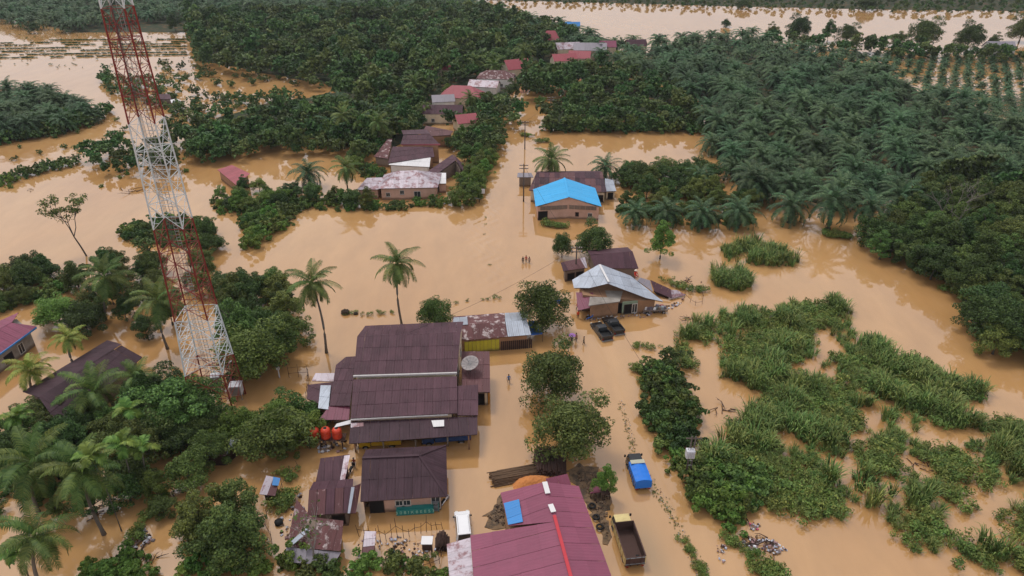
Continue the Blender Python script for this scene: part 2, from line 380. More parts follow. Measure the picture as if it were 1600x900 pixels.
def frond(rng, L, elev, droop, leaflet=0.9, n=20, width=0.16, hang=0.5, vee=0.35):
    """one pinnate frond along +X: rachis tube plus leaflets on both sides -> verts, quads"""
    V_, Q_ = [], []
    T = np.linspace(0, 1, 9); ang = elev - droop * T ** 1.35
    dx = np.cos(ang); dz = np.sin(ang); step = L / 8
    X = np.concatenate([[0], np.cumsum((dx[1:] + dx[:-1]) / 2 * step)]); Z = np.concatenate([[0], np.cumsum((dz[1:] + dz[:-1]) / 2 * step)])
    w = 0.055 * (1 - T * 0.8) * (L / 4) + 0.01
    b = 0
    for i in range(9):
        V_ += [(X[i], -w[i], Z[i]), (X[i], 0, Z[i] + w[i]), (X[i], w[i], Z[i])]
        if i: Q_ += [(b - 3, b - 2, b + 1, b), (b - 2, b - 1, b + 2, b + 1)]
        b += 3
    for s in (-1, 1):
        for k in range(n):
            t = 0.12 + 0.88 * (k + rng.random() * 0.6) / n
            x, z, a = np.interp(t, T, X), np.interp(t, T, Z), np.interp(t, T, ang)
            l = leaflet * (0.35 + 0.65 * math.sin(math.pi * min(1, t * 0.85 + 0.12))) * (0.85 + 0.3 * rng.random())
            fwd = 0.25 + 0.7 * t
            tang = np.array([math.cos(a), 0, math.sin(a)]); up = np.array([-math.sin(a), 0, math.cos(a)]); side = np.array([0, s, 0])
            d1 = norm(tang * fwd + side + up * vee); d2 = norm(d1 - np.array([0, 0, hang * (1.0 + 0.5 * rng.random())]))
            p0 = np.array([x, 0, z]); p1 = p0 + d1 * l * 0.5; p2 = p1 + d2 * l * 0.5
            ww = norm(tang * 0.9 + up * 0.25 * s) * width * 0.5
            V_ += [p0 - ww, p0 + ww, p1 + ww, p1 - ww, p2 + ww * 0.25, p2 - ww * 0.25]
            Q_ += [(b, b + 1, b + 2, b + 3), (b + 3, b + 2, b + 4, b + 5)]
            b += 6
    return np.array([tuple(v) for v in V_], float), np.array(Q_, int)
def rotz(v, a):
    c, s = math.cos(a), math.sin(a); return v @ np.array([[c, s, 0], [-s, c, 0], [0, 0, 1]])
def merge(parts):
    vs, qs, b = [], [], 0
    for v, q in parts: vs.append(v); qs.append(q + b); b += len(v)
    return np.concatenate(vs), np.concatenate(qs)
def palm_fronds(seed, count, L, e_hi, e_lo, droop, **kw):
    """(azimuth, verts, quads) for each frond of a crown, young ones upright, old ones hanging"""
    rng = np.random.default_rng(seed); out = []
    for i in range(count):
        t = i / (count - 1); e = math.radians(e_hi + (e_lo - e_hi) * t ** 0.9 + rng.normal(0, 5))
        v, q = frond(rng, L * (0.75 + 0.25 * math.sin(math.pi * (0.25 + 0.6 * t))) * rng.uniform(.9, 1.08), e, math.radians(droop) * rng.uniform(.8, 1.2), **kw)
        out.append((i * 2.39996 + rng.normal(0, .12), v, q))
    return out
OIL = []        # merged crowns
for s in range(4):
    fr = palm_fronds(500 + s, 34, 5.6, 78, -18, 88, leaflet=1.05, n=15, width=0.20, hang=0.7)
    v, q = merge([(rotz(v, a), q) for a, v, q in fr]); OIL.append(with_mat(mesh_np('oil_palm_crown', v, q), M_oil))
OIL_TRUNK = []
for s in range(2):
    mb = MB(); rr = random.Random(s); n = 9
    pts = [(0.1 * math.sin(i), 0.1 * math.cos(i * 1.7), -0.4 + 4.6 * i / (n - 1)) for i in range(n)]
    mb.tube(pts, [0.42 + rr.uniform(-.06, .08) for _ in range(n)], 8)
    for k in range(60):
        z = rr.uniform(0, 4.2); a = rr.uniform(0, 6.28); p = Vector((math.cos(a) * .4, math.sin(a) * .4, z))
        mb.bar(p, p + Vector((math.cos(a) * .22, math.sin(a) * .22, .3)), .1, .05)
    me = bpy.data.meshes.new('oil_palm_trunk'); me.from_pydata(mb.v, [], mb.f); me.materials.append(M_oilbark); OIL_TRUNK.append(me)
OIL_FR = [(a, with_mat(mesh_np('oil_palm_frond', v, q), M_oil)) for a, v, q in palm_fronds(540, 30, 5.8, 76, -30, 88, leaflet=1.1, n=20, width=0.17, hang=0.7)]
COCO_FR = [(a, with_mat(mesh_np('coconut_frond', v, q), M_coco)) for a, v, q in palm_fronds(560, 24, 4.5, 74, -58, 62, leaflet=1.1, n=34, width=0.09, hang=1.05)]
COCOY_FR = [(a, with_mat(mesh_np('coconut_frond', v, q), M_cocoy)) for a, v, q in palm_fronds(561, 18, 3.8, 74, -25, 78, leaflet=1.0, n=30, width=0.10, hang=0.9)]
COCOD_FR = [with_mat(mesh_np('dry_frond', *palm_fronds(562 + i, 2, 3.4, -45, -70, 25, leaflet=0.7, n=18, width=0.10, hang=0.9)[1][1:]), M_dry) for i in range(2)]
COCO_CR = []
for s in range(3):
    v, q = merge([(rotz(v, a), q) for a, v, q in palm_fronds(570 + s, 22, 4.2, 74, -40, 66, leaflet=0.95, n=16, width=0.18, hang=0.75)])
    COCO_CR.append(with_mat(mesh_np('coconut_crown', v, q), M_coco))
ARECA_FR = [(a, with_mat(mesh_np('areca_frond', v, q), M_leaf_lt)) for a, v, q in palm_fronds(580, 9, 2.1, 70, 0, 80, leaflet=0.8, n=14, width=0.2, hang=0.5)]

# low-detail copies for the woods that read as one mass
def low_broad(seed, rx=3.6, rz=2.6, zc=6.0, n=420, leaf=0.55):
    (v, q), _, _ = broad_crown(seed, rx, rz, zc, 9, n, leaf); return v, q
def low_palm(seed, n=20, L=5.0, z=3.6):
    v, q = merge([(rotz(v, a), q) for a, v, q in palm_fronds(seed, n, L, 76, -10, 88, leaflet=1.15, n=8, width=0.42, hang=0.7)])
    v = v.copy(); v[:, 2] += z; return v, q
LOWB = [low_broad(700 + i, rx, rz, zc) for i, (rx, rz, zc) in enumerate([(3.6, 2.8, 4.2), (4.2, 3.0, 4.6), (3.0, 2.8, 3.8), (3.4, 3.6, 5)])]
LOWP = [low_palm(720 + i) for i in range(3)]; LOWY = [low_palm(730 + i, 16, 4.2, .5) for i in range(3)]
def tinted(name, parts):
    """one mesh from many plants; 'tint' holds a random number for each plant (its own shade of green)"""
    v, q = merge(parts); me = mesh_np(name, v, q); rng = np.random.default_rng(len(parts))
    at = me.attributes.new('tint', 'FLOAT', 'POINT'); at.data.foreach_set('value', np.repeat(rng.random(len(parts)), [len(p[0]) for p in parts]).astype(np.float32)); return me
def mass(name, label, items, lows, m, cat=None):
    """many far plants as one mesh; items = (x, y, scale)"""
    rng = np.random.default_rng(len(items)); parts = []
    for k, (x, y, s) in enumerate(items):
        v, q = lows[k % len(lows)]; v = rotz(v, rng.random() * 6.28) * np.array([s, s, s * rng.uniform(.85, 1.15)]); v = v + np.array([x, y, 0]); parts.append((v, q))
    return tag(link(name, tinted(name, parts), m), label, kind='stuff')

PROTO = {}
def place_broad(x, y, s, kind, var, label, cat='tree', group=None, sz=None, rz=None, name='broadleaf_tree'):
    tr, cr, rx, h = BROAD[var]
    key = ('b', var, kind, name)
    if rz is None: rz = random.uniform(0, 6.28)
    r = empty(name, (x, y, 0), rz, label, cat, group); r.scale = (s, s, sz or s)
    link('trunk', tr, None, r); link('crown', cr[kind], None, r)
    return r
def place_bush(x, y, s, kind, var, label, cat='bush', group=None, sz=None, name='bush'):
    o = link(name, BUSH[var][kind]); o.location = (x, y, 0); o.rotation_euler = (0, 0, random.uniform(0, 6.28)); o.scale = (s, s, sz or s)
    return tag(o, label, cat, group)
def place_oil(x, y, s, label, group=None, trunk=1.0, fronds=False, rz=None):
    r = empty('oil_palm', (x, y, 0), random.uniform(0, 6.28) if rz is None else rz, label, 'palm', group); r.scale = (s, s, s)
    t = link('trunk', random.choice(OIL_TRUNK), None, r); t.scale = (1, 1, trunk)
    zt = 4.1 * trunk
    if fronds:
        for a, me in OIL_FR:
            f = link('frond', me, None, r); f.location = (0, 0, zt); f.rotation_euler = (0, 0, a)
    else:
        c = link('crown', random.choice(OIL), None, r); c.location = (0, 0, zt)
    return r
def place_coco(base, top, label, group=None, s=1.0, yellow=False, bow=0.8, seed=0, r0=0.2):
    """coconut palm from its foot and the point its fronds spring from (world)"""
    rr = random.Random(seed); base, top = Vector(base), Vector(top)
    root = empty('coconut_palm', base, 0, label, 'palm', group)
    d = top - base; side = Vector((d.x, d.y, 0)); side = side.normalized() * bow if side.length > .05 else Vector((bow, 0, 0))
    n = 12; pts = [d * t - side * math.sin(math.pi * t) * 0.6 + Vector((0, 0, -.4 if i == 0 else 0)) for i, t in enumerate([k / (n - 1) for k in range(n)])]
    mb = MB(); mb.tube(pts, [r0 * (1.5 if i == 0 else 1 - 0.035 * i + (0.04 if i % 2 else 0)) for i in range(n)], 8); mb.build('trunk', M_palmbark, root, True)
    a0 = rr.uniform(0, 6.28)
    for a, me in (COCOY_FR if yellow else COCO_FR):
        f = link('frond', me, None, root); f.location = d; f.rotation_euler = (rr.gauss(0, .06), rr.gauss(0, .06), a + a0); f.scale = (s, s, s)
    for i in range(3):
        f = link('dry_frond', COCOD_FR[i % 2], None, root); f.location = d; f.rotation_euler = (0, 0, rr.uniform(0, 6.28)); f.scale = (s, s, s)
    for i in range(5):
        a = rr.uniform(0, 6.28); m2 = MB(); c = d + Vector((math.cos(a) * .28, math.sin(a) * .28, -.25))
        m2.tube([c + Vector((0, 0, .16)), c + Vector((0, 0, .08)), c - Vector((0, 0, .06)), c - Vector((0, 0, .16))], [.04, .13, .13, .03], 7); m2.build('coconut', M_leaf_ol, root, True)
    return root
def place_areca(base, top, label, group=None, s=1.0, seed=0):
    rr = random.Random(seed); base, top = Vector(base), Vector(top); d = top - base
    root = empty('areca_palm', base, 0, label, 'palm', group)
    mb = MB(); mb.tube([Vector((0, 0, -.4)), d * .5 + Vector((.15, 0, 0)), d * .92], [.09, .075, .06], 6); mb.build('trunk', M_palmbark, root, True)
    mb = MB(); mb.tube([d * .9, d * .95, d * 1.0], [.07, .1, .06], 6); mb.build('crownshaft', M_leaf_lt, root, True)
    for a, me in ARECA_FR:
        f = link('frond', me, None, root); f.location = d; f.rotation_euler = (0, 0, a + seed); f.scale = (s, s, s)
    return root

# ------------------------------------------------------------------ woods and plantations
def vis(x, y, m=12):
    """is a ground point inside the picture (with a margin)?"""
    v = np.array([x, y, 3.0]) - np.array([0, 0, CAM_H]); d = v @ FW
    return d > 1 and abs(v @ RT) / d * FPX < 800 + m * FPX / d
OILP, BRD, SHR = [], [], []      # candidates: (x, y, scale, label, group, kind)
def reg_oil(px, sp, zc, seed, label, group, s=(.85, 1.1), keep=1.0):
    for x, y in scatter(px, sp, zc, seed, 0.5 if s[0] > .6 else 0.15, keep=keep): OILP.append((x, y, random.uniform(*s), label, group))
def reg_broad(px, sp, zc, seed, label, group, s=(.8, 1.25), kinds=('leaf_green', 'leaf_dark'), keep=1.0):
    for x, y in scatter(px, sp, zc, seed, 0.45, keep=keep): BRD.append((x, y, random.uniform(*s), label, group, random.choice(kinds)))
def reg_bush(px, sp, zc, seed, label, group, s=(.8, 1.4), kinds=('leaf_green', 'leaf_dark', 'leaf_fresh'), keep=1.0):
    for x, y in scatter(px, sp, zc, seed, 0.5, keep=keep): SHR.append((x, y, random.uniform(*s), label, group, random.choice(kinds)))

PLANT = [(1010, 62), (1180, 48), (1240, 70), (1370, 92), (1480, 150), (1600, 180), (1700, 200), (1700, 300), (1470, 265), (1400, 310), (1290, 318), (1210, 300), (1150, 290), (1110, 235), (1098, 160), (1060, 125), (980, 105)]
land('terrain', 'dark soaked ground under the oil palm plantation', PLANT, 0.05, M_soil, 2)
reg_oil(PLANT, 8.4, 4, 3, 'mature oil palm in the dense plantation on the far side of the water', 'oil palms of the plantation', (.75, 1.2))
YOUNG = [(1240, 68), (1370, 75), (1600, 82), (1700, 90), (1700, 200), (1600, 178), (1480, 148), (1370, 92)]
reg_oil(YOUNG, 5.0, 2, 4, 'young oil palm planted in rows with water between, near the river', 'young oil palms in rows', (.5, .72), keep=.92)
# wood with village along the road, palms among it
WOOD = [(-60, -28), (740, -28), (742, 4), (800, 22), (905, 42), (1000, 62), (975, 95), (940, 112), (870, 110), (800, 105), (700, 118), (650, 150), (610, 195), (560, 228), (480, 218), (400, 222), (300, 232), (265, 222), (275, 205), (330, 185), (420, 160), (535, 142), (500, 128), (430, 116), (310, 92), (285, 45), (90, 46), (40, 28), (-60, 24)]
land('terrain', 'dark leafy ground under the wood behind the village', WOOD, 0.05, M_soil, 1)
WOOD_B = [(280, 10), (560, 10), (700, 40), (860, 70), (780, 95), (690, 110), (640, 150), (600, 195), (540, 130), (430, 116), (310, 92), (285, 45)]
reg_broad([(285, 18), (740, 8), (905, 46), (870, 75), (780, 98), (690, 108), (645, 145), (610, 165), (545, 140), (500, 124), (430, 112), (310, 90)], 6.6, 5, 5, 'broadleaf tree in the dense wood left of the far village', 'trees of the dense wood', (.75, 1.3), ('leaf_green', 'leaf_dark', 'leaf_dark', 'leaf_olive'))
reg_oil([(-60, -28), (740, -28), (742, 2), (800, 20), (900, 40), (960, 58), (870, 72), (740, 30), (560, 16), (300, 20), (90, 40), (-60, 20)], 8.0, 4, 6, 'oil palm in the hazy plantation at the top of the picture', 'oil palms at the top')
reg_oil([(860, 60), (1010, 62), (985, 100), (930, 80)], 8, 4, 16, 'oil palm among the far red and grey roofs', 'palms of the far village')
reg_broad([(275, 212), (330, 190), (420, 165), (535, 148), (620, 160), (640, 185), (600, 212), (560, 228), (480, 218), (400, 222), (300, 236)], 5.2, 4, 7, 'leafy tree in the wood beside the maroon roofed houses', 'trees beside the maroon roofs', (.6, .95), ('leaf_green', 'leaf_dark', 'leaf_fresh'))
reg_oil([(420, 165), (535, 148), (620, 165), (600, 205), (540, 220), (440, 215)], 9.5, 4, 17, 'palm rising from the wood beside the maroon roofed houses', 'palms beside the maroon roofs', (.7, .95), keep=.7)
# bush between road and pond
POND = [(838, 190), (862, 165), (900, 128), (960, 112), (1010, 118), (1070, 140), (1095, 165), (1098, 196), (1000, 196), (900, 192)]
land('terrain', 'dark ground under the bushy thicket beside the far road', POND, 0.05, M_soil, 2)
reg_broad(POND, 5.2, 3, 8, 'round leafy tree in the thicket between the road and the pond', 'trees of the thicket', (.6, .9), ('leaf_green', 'leaf_green', 'leaf_dark', 'leaf_fresh'))
reg_broad([(950, 258), (1010, 240), (1100, 245), (1135, 270), (1120, 292), (1000, 286)], 5.0, 4, 9, 'dark tree in the row behind the blue roofed house', 'row of dark trees', (.6, .85), ('leaf_dark', 'leaf_dark', 'leaf_green'))
reg_bush([(840, 195), (1095, 200), (1100, 208), (900, 206), (835, 204)], 2.6, 0.5, 10, 'low bush along the edge of the pond', 'bushes at the pond', (.8, 1.4))
# wood on the right
RW = [(1345, 368), (1380, 330), (1420, 290), (1470, 268), (1600, 285), (1740, 300), (1740, 560), (1600, 535), (1530, 520), (1515, 470), (1500, 440), (1430, 400)]
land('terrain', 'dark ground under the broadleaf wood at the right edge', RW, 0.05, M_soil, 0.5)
reg_broad(RW, 5.0, 4, 11, 'broadleaf tree in the dark wood at the right edge', 'trees of the wood on the right', (.7, 1.15), ('leaf_green', 'leaf_dark', 'leaf_green'))
reg_bush([(1350, 372), (1400, 388), (1450, 412), (1515, 450), (1520, 500), (1545, 530), (1600, 538), (1600, 520), (1530, 480), (1520, 430), (1440, 390)], 2.8, 0.6, 12, 'low bush at the foot of the wood on the right', 'bushes at the right wood', (1.0, 1.7), ('leaf_green', 'leaf_dark'))
# far bank of the river
FARB = [(740, 0), (900, 4), (1050, 8), (1200, 12), (1400, 16), (1600, 18), (1720, 18), (1720, -35), (740, -35)]
land('terrain', 'far bank of the river with trees', FARB, 0.05, M_soil, 0)
reg_broad(FARB, 6.5, 2, 13, 'tree on the far bank of the river', 'trees on the far bank', (.28, .5), ('leaf_dark', 'leaf_green'), keep=.9)
# left: palms at the edge, bands of shrub in the water
LP = [(-60, 128), (60, 128), (125, 142), (150, 160), (140, 178), (70, 188), (-60, 205)]
land('terrain', 'dark ground under the palm grove at the left edge', LP, 0.05, M_soil, 2)
reg_oil(LP, 6.8, 5, 14, 'palm in the dark grove at the left edge above the water', 'palms of the left grove', (.7, .95))
reg_bush([(-40, 205), (70, 190), (150, 178), (172, 168), (165, 185), (90, 208), (-40, 224)], 2.8, 1, 15, 'bush on the bank below the left palm grove', 'bushes below the left grove', (1, 1.6))
reg_bush([(-30, 288), (60, 262), (120, 248), (118, 256), (50, 274), (-30, 298)], 1.9, .5, 18, 'low shrub along the narrow dyke on the left', 'shrubs along the dyke', (.6, .9))
reg_broad([(125, 235), (175, 205), (215, 225), (290, 240), (290, 256), (200, 258), (130, 262)], 4.4, 3, 19, 'small tree on the bank behind the mast', 'trees behind the mast', (.45, .7), ('leaf_green', 'leaf_dark'))
reg_broad([(300, 205), (370, 195), (420, 200), (420, 226), (300, 240)], 5, 4, 21, 'leafy tree in the wood beside the maroon roofed houses', 'trees beside the maroon roofs', (.5, .8))
reg_broad([(330, 290), (400, 285), (555, 300), (590, 312), (440, 318), (340, 318)], 4.2, 2, 22, 'small tree in the belt left of the pink house', 'trees left of the pink house', (.4, .62), ('leaf_green', 'leaf_dark', 'leaf_fresh'))
reg_bush([(330, 310), (445, 312), (595, 316), (735, 312), (735, 318), (590, 326), (440, 328), (335, 330)], 2.2, .5, 23, 'low bush along the bank in front of the pink house', 'bushes before the pink house', (.6, 1.0))
reg_bush([(385, 330), (440, 322), (455, 345), (420, 365), (400, 385), (375, 385), (380, 350)], 2.2, .8, 24, 'bush in the round clump standing in open water', 'clump in open water', (.9, 1.5), ('leaf_green', 'leaf_fresh'))
reg_bush([(195, 352), (260, 338), (330, 345), (330, 372), (260, 378), (200, 372)], 2.4, .8, 25, 'bush at the water edge behind the mast legs', 'bushes behind the mast legs', (.8, 1.4))
reg_broad([(300, 352), (335, 345), (350, 372), (310, 395), (300, 375)], 3.6, 2, 26, 'small tree close behind the mast', 'small trees close behind the mast', (.45, .7))
reg_broad([(1180, 58), (1240, 62), (1330, 72), (1420, 78), (1540, 84), (1700, 84), (1700, 94), (1540, 92), (1400, 86), (1250, 74)], 5.5, 2, 45, 'low tree in the belt along the near river bank', 'belt along the river bank', (.6, 1.0), ('leaf_dark', 'leaf_green'))
VT = [(640, 118), (700, 112), (780, 100), (850, 100), (870, 112), (820, 118), (800, 140), (735, 160), (700, 170), (660, 205), (600, 235), (590, 205), (620, 160)]
land('terrain', 'dark ground under the trees between the village houses', VT, 0.05, M_soil, 1)
reg_broad([(640, 118), (700, 112), (780, 100), (850, 100), (870, 112), (815, 100), (740, 112), (700, 130), (660, 150), (650, 175), (610, 200), (590, 205), (620, 160)], 5.4, 3, 46, 'tree among the roofs of the far village', 'trees among the far roofs', (.5, .8), ('leaf_green', 'leaf_dark'))
reg_broad([(875, 105), (960, 100), (1000, 112), (960, 122), (905, 128)], 5.4, 3, 47, 'tree beyond the far bend of the road', 'trees beyond the bend', (.6, .9), ('leaf_green', 'leaf_dark'))
# road-side trees by the village
reg_broad([(735, 215), (775, 190), (785, 215), (765, 250), (745, 300), (715, 305), (715, 265), (740, 240)], 4.2, 3, 27, 'bushy tree between the houses and the flooded road', 'trees along the road', (.5, .75), ('leaf_green', 'leaf_fresh'))
reg_broad([(740, 150), (820, 155), (815, 178), (780, 200), (735, 195), (700, 190), (720, 165)], 5, 3, 28, 'dark tree between the far houses and the road', 'trees by the far houses', (.6, .85), ('leaf_green', 'leaf_dark'))
reg_broad([(815, 112), (870, 108), (925, 112), (900, 130), (860, 142), (815, 145)], 5, 4, 29, 'big dark tree at the far bend of the road', 'trees at the bend', (.8, 1.15), ('leaf_dark', 'leaf_green'))
# left foreground grove
LF = [(-40, 640), (60, 625), (150, 630), (230, 600), (330, 640), (340, 690), (250, 700), (200, 730), (120, 720), (-40, 745)]
reg_broad(LF, 3.9, 4, 31, 'leafy tree in the grove below the mast', 'trees of the grove below the mast', (.55, .85), ('leaf_green', 'leaf_dark', 'leaf_olive'), keep=.95)
reg_bush([(-40, 690), (100, 700), (200, 730), (170, 760), (90, 770), (-40, 790)], 2.6, .8, 32, 'bush under the palms in the lower left', 'bushes under the palms', (.8, 1.4), ('leaf_green', 'leaf_dark'))
reg_broad([(10, 420), (60, 405), (70, 440), (50, 465), (-30, 470), (-30, 440)], 3.6, 2, 33, 'dark tree at the left edge above the pink roof', 'trees above the pink roof', (.45, .7), ('leaf_dark', 'leaf_green'))
reg_bush([(-30, 470), (50, 455), (100, 440), (110, 452), (60, 478), (-30, 490)], 2.4, .5, 34, 'bush on the dyke above the pink roof', 'bushes above the pink roof', (.8, 1.3))
reg_broad([(130, 400), (240, 385), (330, 400), (350, 420), (250, 440), (140, 430)], 4.6, 3, 35, 'thin tree in the belt behind the mast foot', 'trees behind the mast foot', (.5, .75), ('leaf_olive', 'leaf_green'), keep=.8)
reg_broad([(110, 470), (220, 470), (240, 500), (220, 520), (130, 505)], 4.2, 3, 36, 'leafy tree above the dark gable roof', 'trees above the dark roof', (.5, .75), ('leaf_olive', 'leaf_dark'), keep=.85)
reg_bush([(270, 640), (330, 655), (420, 665), (500, 640), (500, 668), (400, 700), (330, 690), (280, 670)], 2.4, .8, 37, 'bush in the hedge in front of the mast cabinets', 'hedge bushes', (.9, 1.5))
reg_bush([(130, 885), (190, 862), (230, 880), (220, 905), (130, 910)], 2.0, .5, 38, 'light green bush at the bottom edge left', 'bushes at the bottom edge', (.8, 1.2), ('leaf_fresh',))
reg_bush([(400, 880), (450, 868), (560, 872), (690, 880), (690, 910), (400, 912)], 1.9, .4, 39, 'weedy bush below the rusty shed', 'bushes below the sheds', (.6, 1.0), ('leaf_fresh', 'leaf_green', 'leaf_olive'), keep=.8)
reg_bush([(280, 870), (330, 855), (390, 880), (390, 910), (270, 912)], 2.2, .5, 40, 'bush at the foot of the big tree in the lower left', 'bushes at the big tree', (.8, 1.3))
reg_broad([(-40, 770), (60, 740), (150, 752), (185, 735), (250, 745), (300, 720), (330, 735), (280, 770), (240, 790), (180, 775), (110, 800), (-40, 815)], 3.8, 3, 48, 'small tree under the palms in the lower left', 'small trees under the palms', (.4, .7), ('leaf_green', 'leaf_dark'), keep=.85)
reg_broad([(200, 600), (300, 590), (330, 640), (290, 690), (215, 680)], 3.8, 4, 49, 'leafy tree in the grove below the mast', 'trees of the grove below the mast', (.6, .9), ('leaf_green', 'leaf_dark'))
reg_broad([(270, 760), (320, 740), (400, 760), (420, 800), (400, 850), (290, 850), (265, 800)], 4.0, 4, 50, 'tree in the clump of the lower left foreground', 'foreground clump', (.6, .95), ('leaf_olive', 'leaf_green', 'leaf_dark'))
reg_broad([(385, 630), (470, 625), (500, 650), (480, 690), (400, 700)], 3.6, 3, 51, 'dense small tree left of the red tanks', 'trees left of the tanks', (.5, .8), ('leaf_green', 'leaf_fresh'))
reg_broad([(340, 410), (440, 430), (462, 500), (450, 545), (390, 560), (340, 500)], 4.2, 4, 52, 'dark tree in the clump right of the mast', 'clump right of the mast', (.65, .95), ('leaf_dark', 'leaf_green'))
reg_broad([(20, 400), (110, 400), (230, 400), (330, 420), (340, 460), (240, 500), (130, 500), (60, 450)], 5.0, 3, 53, 'tree in the mixed belt behind the mast', 'mixed belt behind the mast', (.45, .8), ('leaf_olive', 'leaf_dark', 'leaf_green'), keep=.8)
reg_broad([(965, 300), (1050, 292), (1190, 300), (1200, 325), (1060, 322), (970, 330)], 4.6, 2, 54, 'tree behind the fringe palms right of the blue roof', 'trees behind the fringe palms', (.45, .7), ('leaf_dark', 'leaf_green', 'leaf_olive'))
reg_broad([(240, 205), (290, 195), (400, 195), (560, 205), (560, 228), (400, 226), (280, 240), (235, 230)], 5.0, 3, 55, 'leafy tree in the wood beside the maroon roofed houses', 'trees beside the maroon roofs', (.5, .8))
reg_broad([(640, 190), (660, 185), (650, 205), (612, 212), (560, 240), (560, 228), (600, 205)], 4.5, 2, 56, 'tree close to the left of the maroon houses', 'trees at the maroon houses', (.45, .65))
reg_broad([(560, 175), (650, 150), (668, 165), (655, 195), (628, 200), (606, 214), (585, 240), (560, 255), (545, 240)], 4.2, 3, 57, 'tree in the dense belt left of the maroon cluster', 'trees left of the maroon cluster', (.5, .75), ('leaf_green', 'leaf_dark', 'leaf_fresh'))
reg_broad([(705, 222), (735, 205), (765, 200), (780, 215), (770, 245), (750, 300), (722, 308), (728, 262), (715, 240)], 3.6, 2, 58, 'leafy tree between the houses and the flooded road', 'trees along the road', (.45, .7), ('leaf_green', 'leaf_fresh', 'leaf_green'))
reg_bush([(560, 258), (600, 262), (600, 275), (560, 282)], 2.2, .5, 59, 'bush behind the left wing of the pink house', 'bushes behind the pink house', (.7, 1.1))
reg_broad([(690, 208), (720, 206), (712, 232), (692, 232)], 3.4, 2, 60, 'small tree squeezed between the maroon roofs', 'trees between maroon roofs', (.35, .5), ('leaf_green',))
# creeper-covered bushes along the edge of the reed bed
B1 = [(1012, 572), (1055, 565), (1066, 620), (1088, 645), (1082, 680), (1046, 700), (1022, 690), (1016, 620)]
B2 = [(1048, 705), (1110, 705), (1200, 750), (1172, 802), (1130, 806), (1090, 780)]
reg_bush(B1, 1.7, 1, 41, 'leafy bush in the strip between road and reed bed', 'bushes along the road', (1.0, 1.5), ('leaf_green', 'leaf_dark'))
reg_bush(B2, 1.8, 1, 42, 'leafy bush around the transformer pole', 'bushes at the transformer pole', (1.0, 1.5), ('leaf_green', 'leaf_fresh', 'leaf_green'))
reg_bush([(965, 330), (1000, 338), (1060, 345), (1100, 348), (1190, 352), (1190, 340), (1060, 325), (975, 315)], 2.6, .5, 43, 'undergrowth bush below the palms right of the blue roof', 'bushes under the fringe palms', (.8, 1.3), ('leaf_dark', 'leaf_green'))
# shrubs in the flooded field on the left, each in the water
for i, (x, y) in enumerate([(258, 103), (262, 112), (283, 106), (305, 104), (318, 110), (331, 118), (275, 119), (293, 120), (286, 127), (310, 122), (318, 117), (368, 119), (385, 121), (252, 121), (262, 131), (340, 131), (362, 134), (170, 114), (165, 108), (225, 123), (235, 124), (412, 125), (436, 122), (460, 132), (395, 130), (250, 141), (277, 140), (305, 146), (322, 150), (340, 150), (355, 155), (372, 148), (405, 150), (440, 148), (270, 175), (300, 190), (182, 186), (195, 200), (190, 210), (120, 205), (85, 212), (30, 228), (22, 247), (62, 238), (120, 230), (100, 229), (186, 265), (198, 269), (187, 275), (158, 288), (290, 265), (15, 290)]):
    p = P(x, y, 0.6); SHR.append((p[0], p[1], random.uniform(.7, 1.25) if y < 165 else random.uniform(.35, .6), 'small round shrub standing alone in the flooded field on the left', 'shrubs in the flooded field', 'leaf_dark' if y < 165 else 'leaf_fresh'))
reg_bush([(150, 115), (250, 130), (300, 160), (420, 150), (480, 140), (470, 155), (400, 175), (330, 185), (280, 205), (230, 170), (170, 150)], 5.2, .5, 44, 'small tree in the drowned orchard behind the mast', 'drowned orchard', (.7, 1.4), ('leaf_dark', 'leaf_green'), keep=.85)

def emit():
    dist = lambda a: math.hypot(a[0], a[1])
    o = sorted([a for a in OILP if vis(a[0], a[1])], key=dist)
    for k, a in enumerate(o[:285]): place_oil(a[0], a[1], a[2], a[3], a[4], trunk=random.uniform(.7, 1.15) if a[2] > .73 else .12)
    mass('palm_plantation', 'far oil palms merging into one dark mass', [(a[0], a[1], a[2]) for a in o[285:] if a[2] > .73], LOWP, M_oilfar)
    mass('young_plantation', 'rows of far young oil palms near the river', [(a[0], a[1], a[2]) for a in o[285:] if a[2] <= .73], LOWY, M_oilfar)
    b = sorted([a for a in BRD if vis(a[0], a[1])], key=dist)
    for k, a in enumerate(b[:300]): place_broad(a[0], a[1], a[2], a[5], k % 5, a[3], 'tree', a[4], sz=a[2] * random.uniform(.8, 1.1))
    mass('distant_wood', 'far broadleaf trees merging into one dark wood', [(a[0], a[1], a[2]) for a in b[300:]], LOWB, M_far)
    s = sorted([a for a in SHR if vis(a[0], a[1], 4)], key=dist)
    for k, a in enumerate(s[:330]): place_bush(a[0], a[1], a[2], a[5], k % 3, a[3], 'bush', a[4], sz=a[2] * random.uniform(.8, 1.25))
    if len(s) > 330:
        mass('distant_scrub', 'far scrub along banks and dykes', [(a[0], a[1], a[2] * .56) for a in s[330:]], [low_broad(750, 3.6, 2.8, 2.2, 200, .6)], M_far)
    print('COUNTS oil', len(o), 'broad', len(b), 'bush', len(s))
emit()

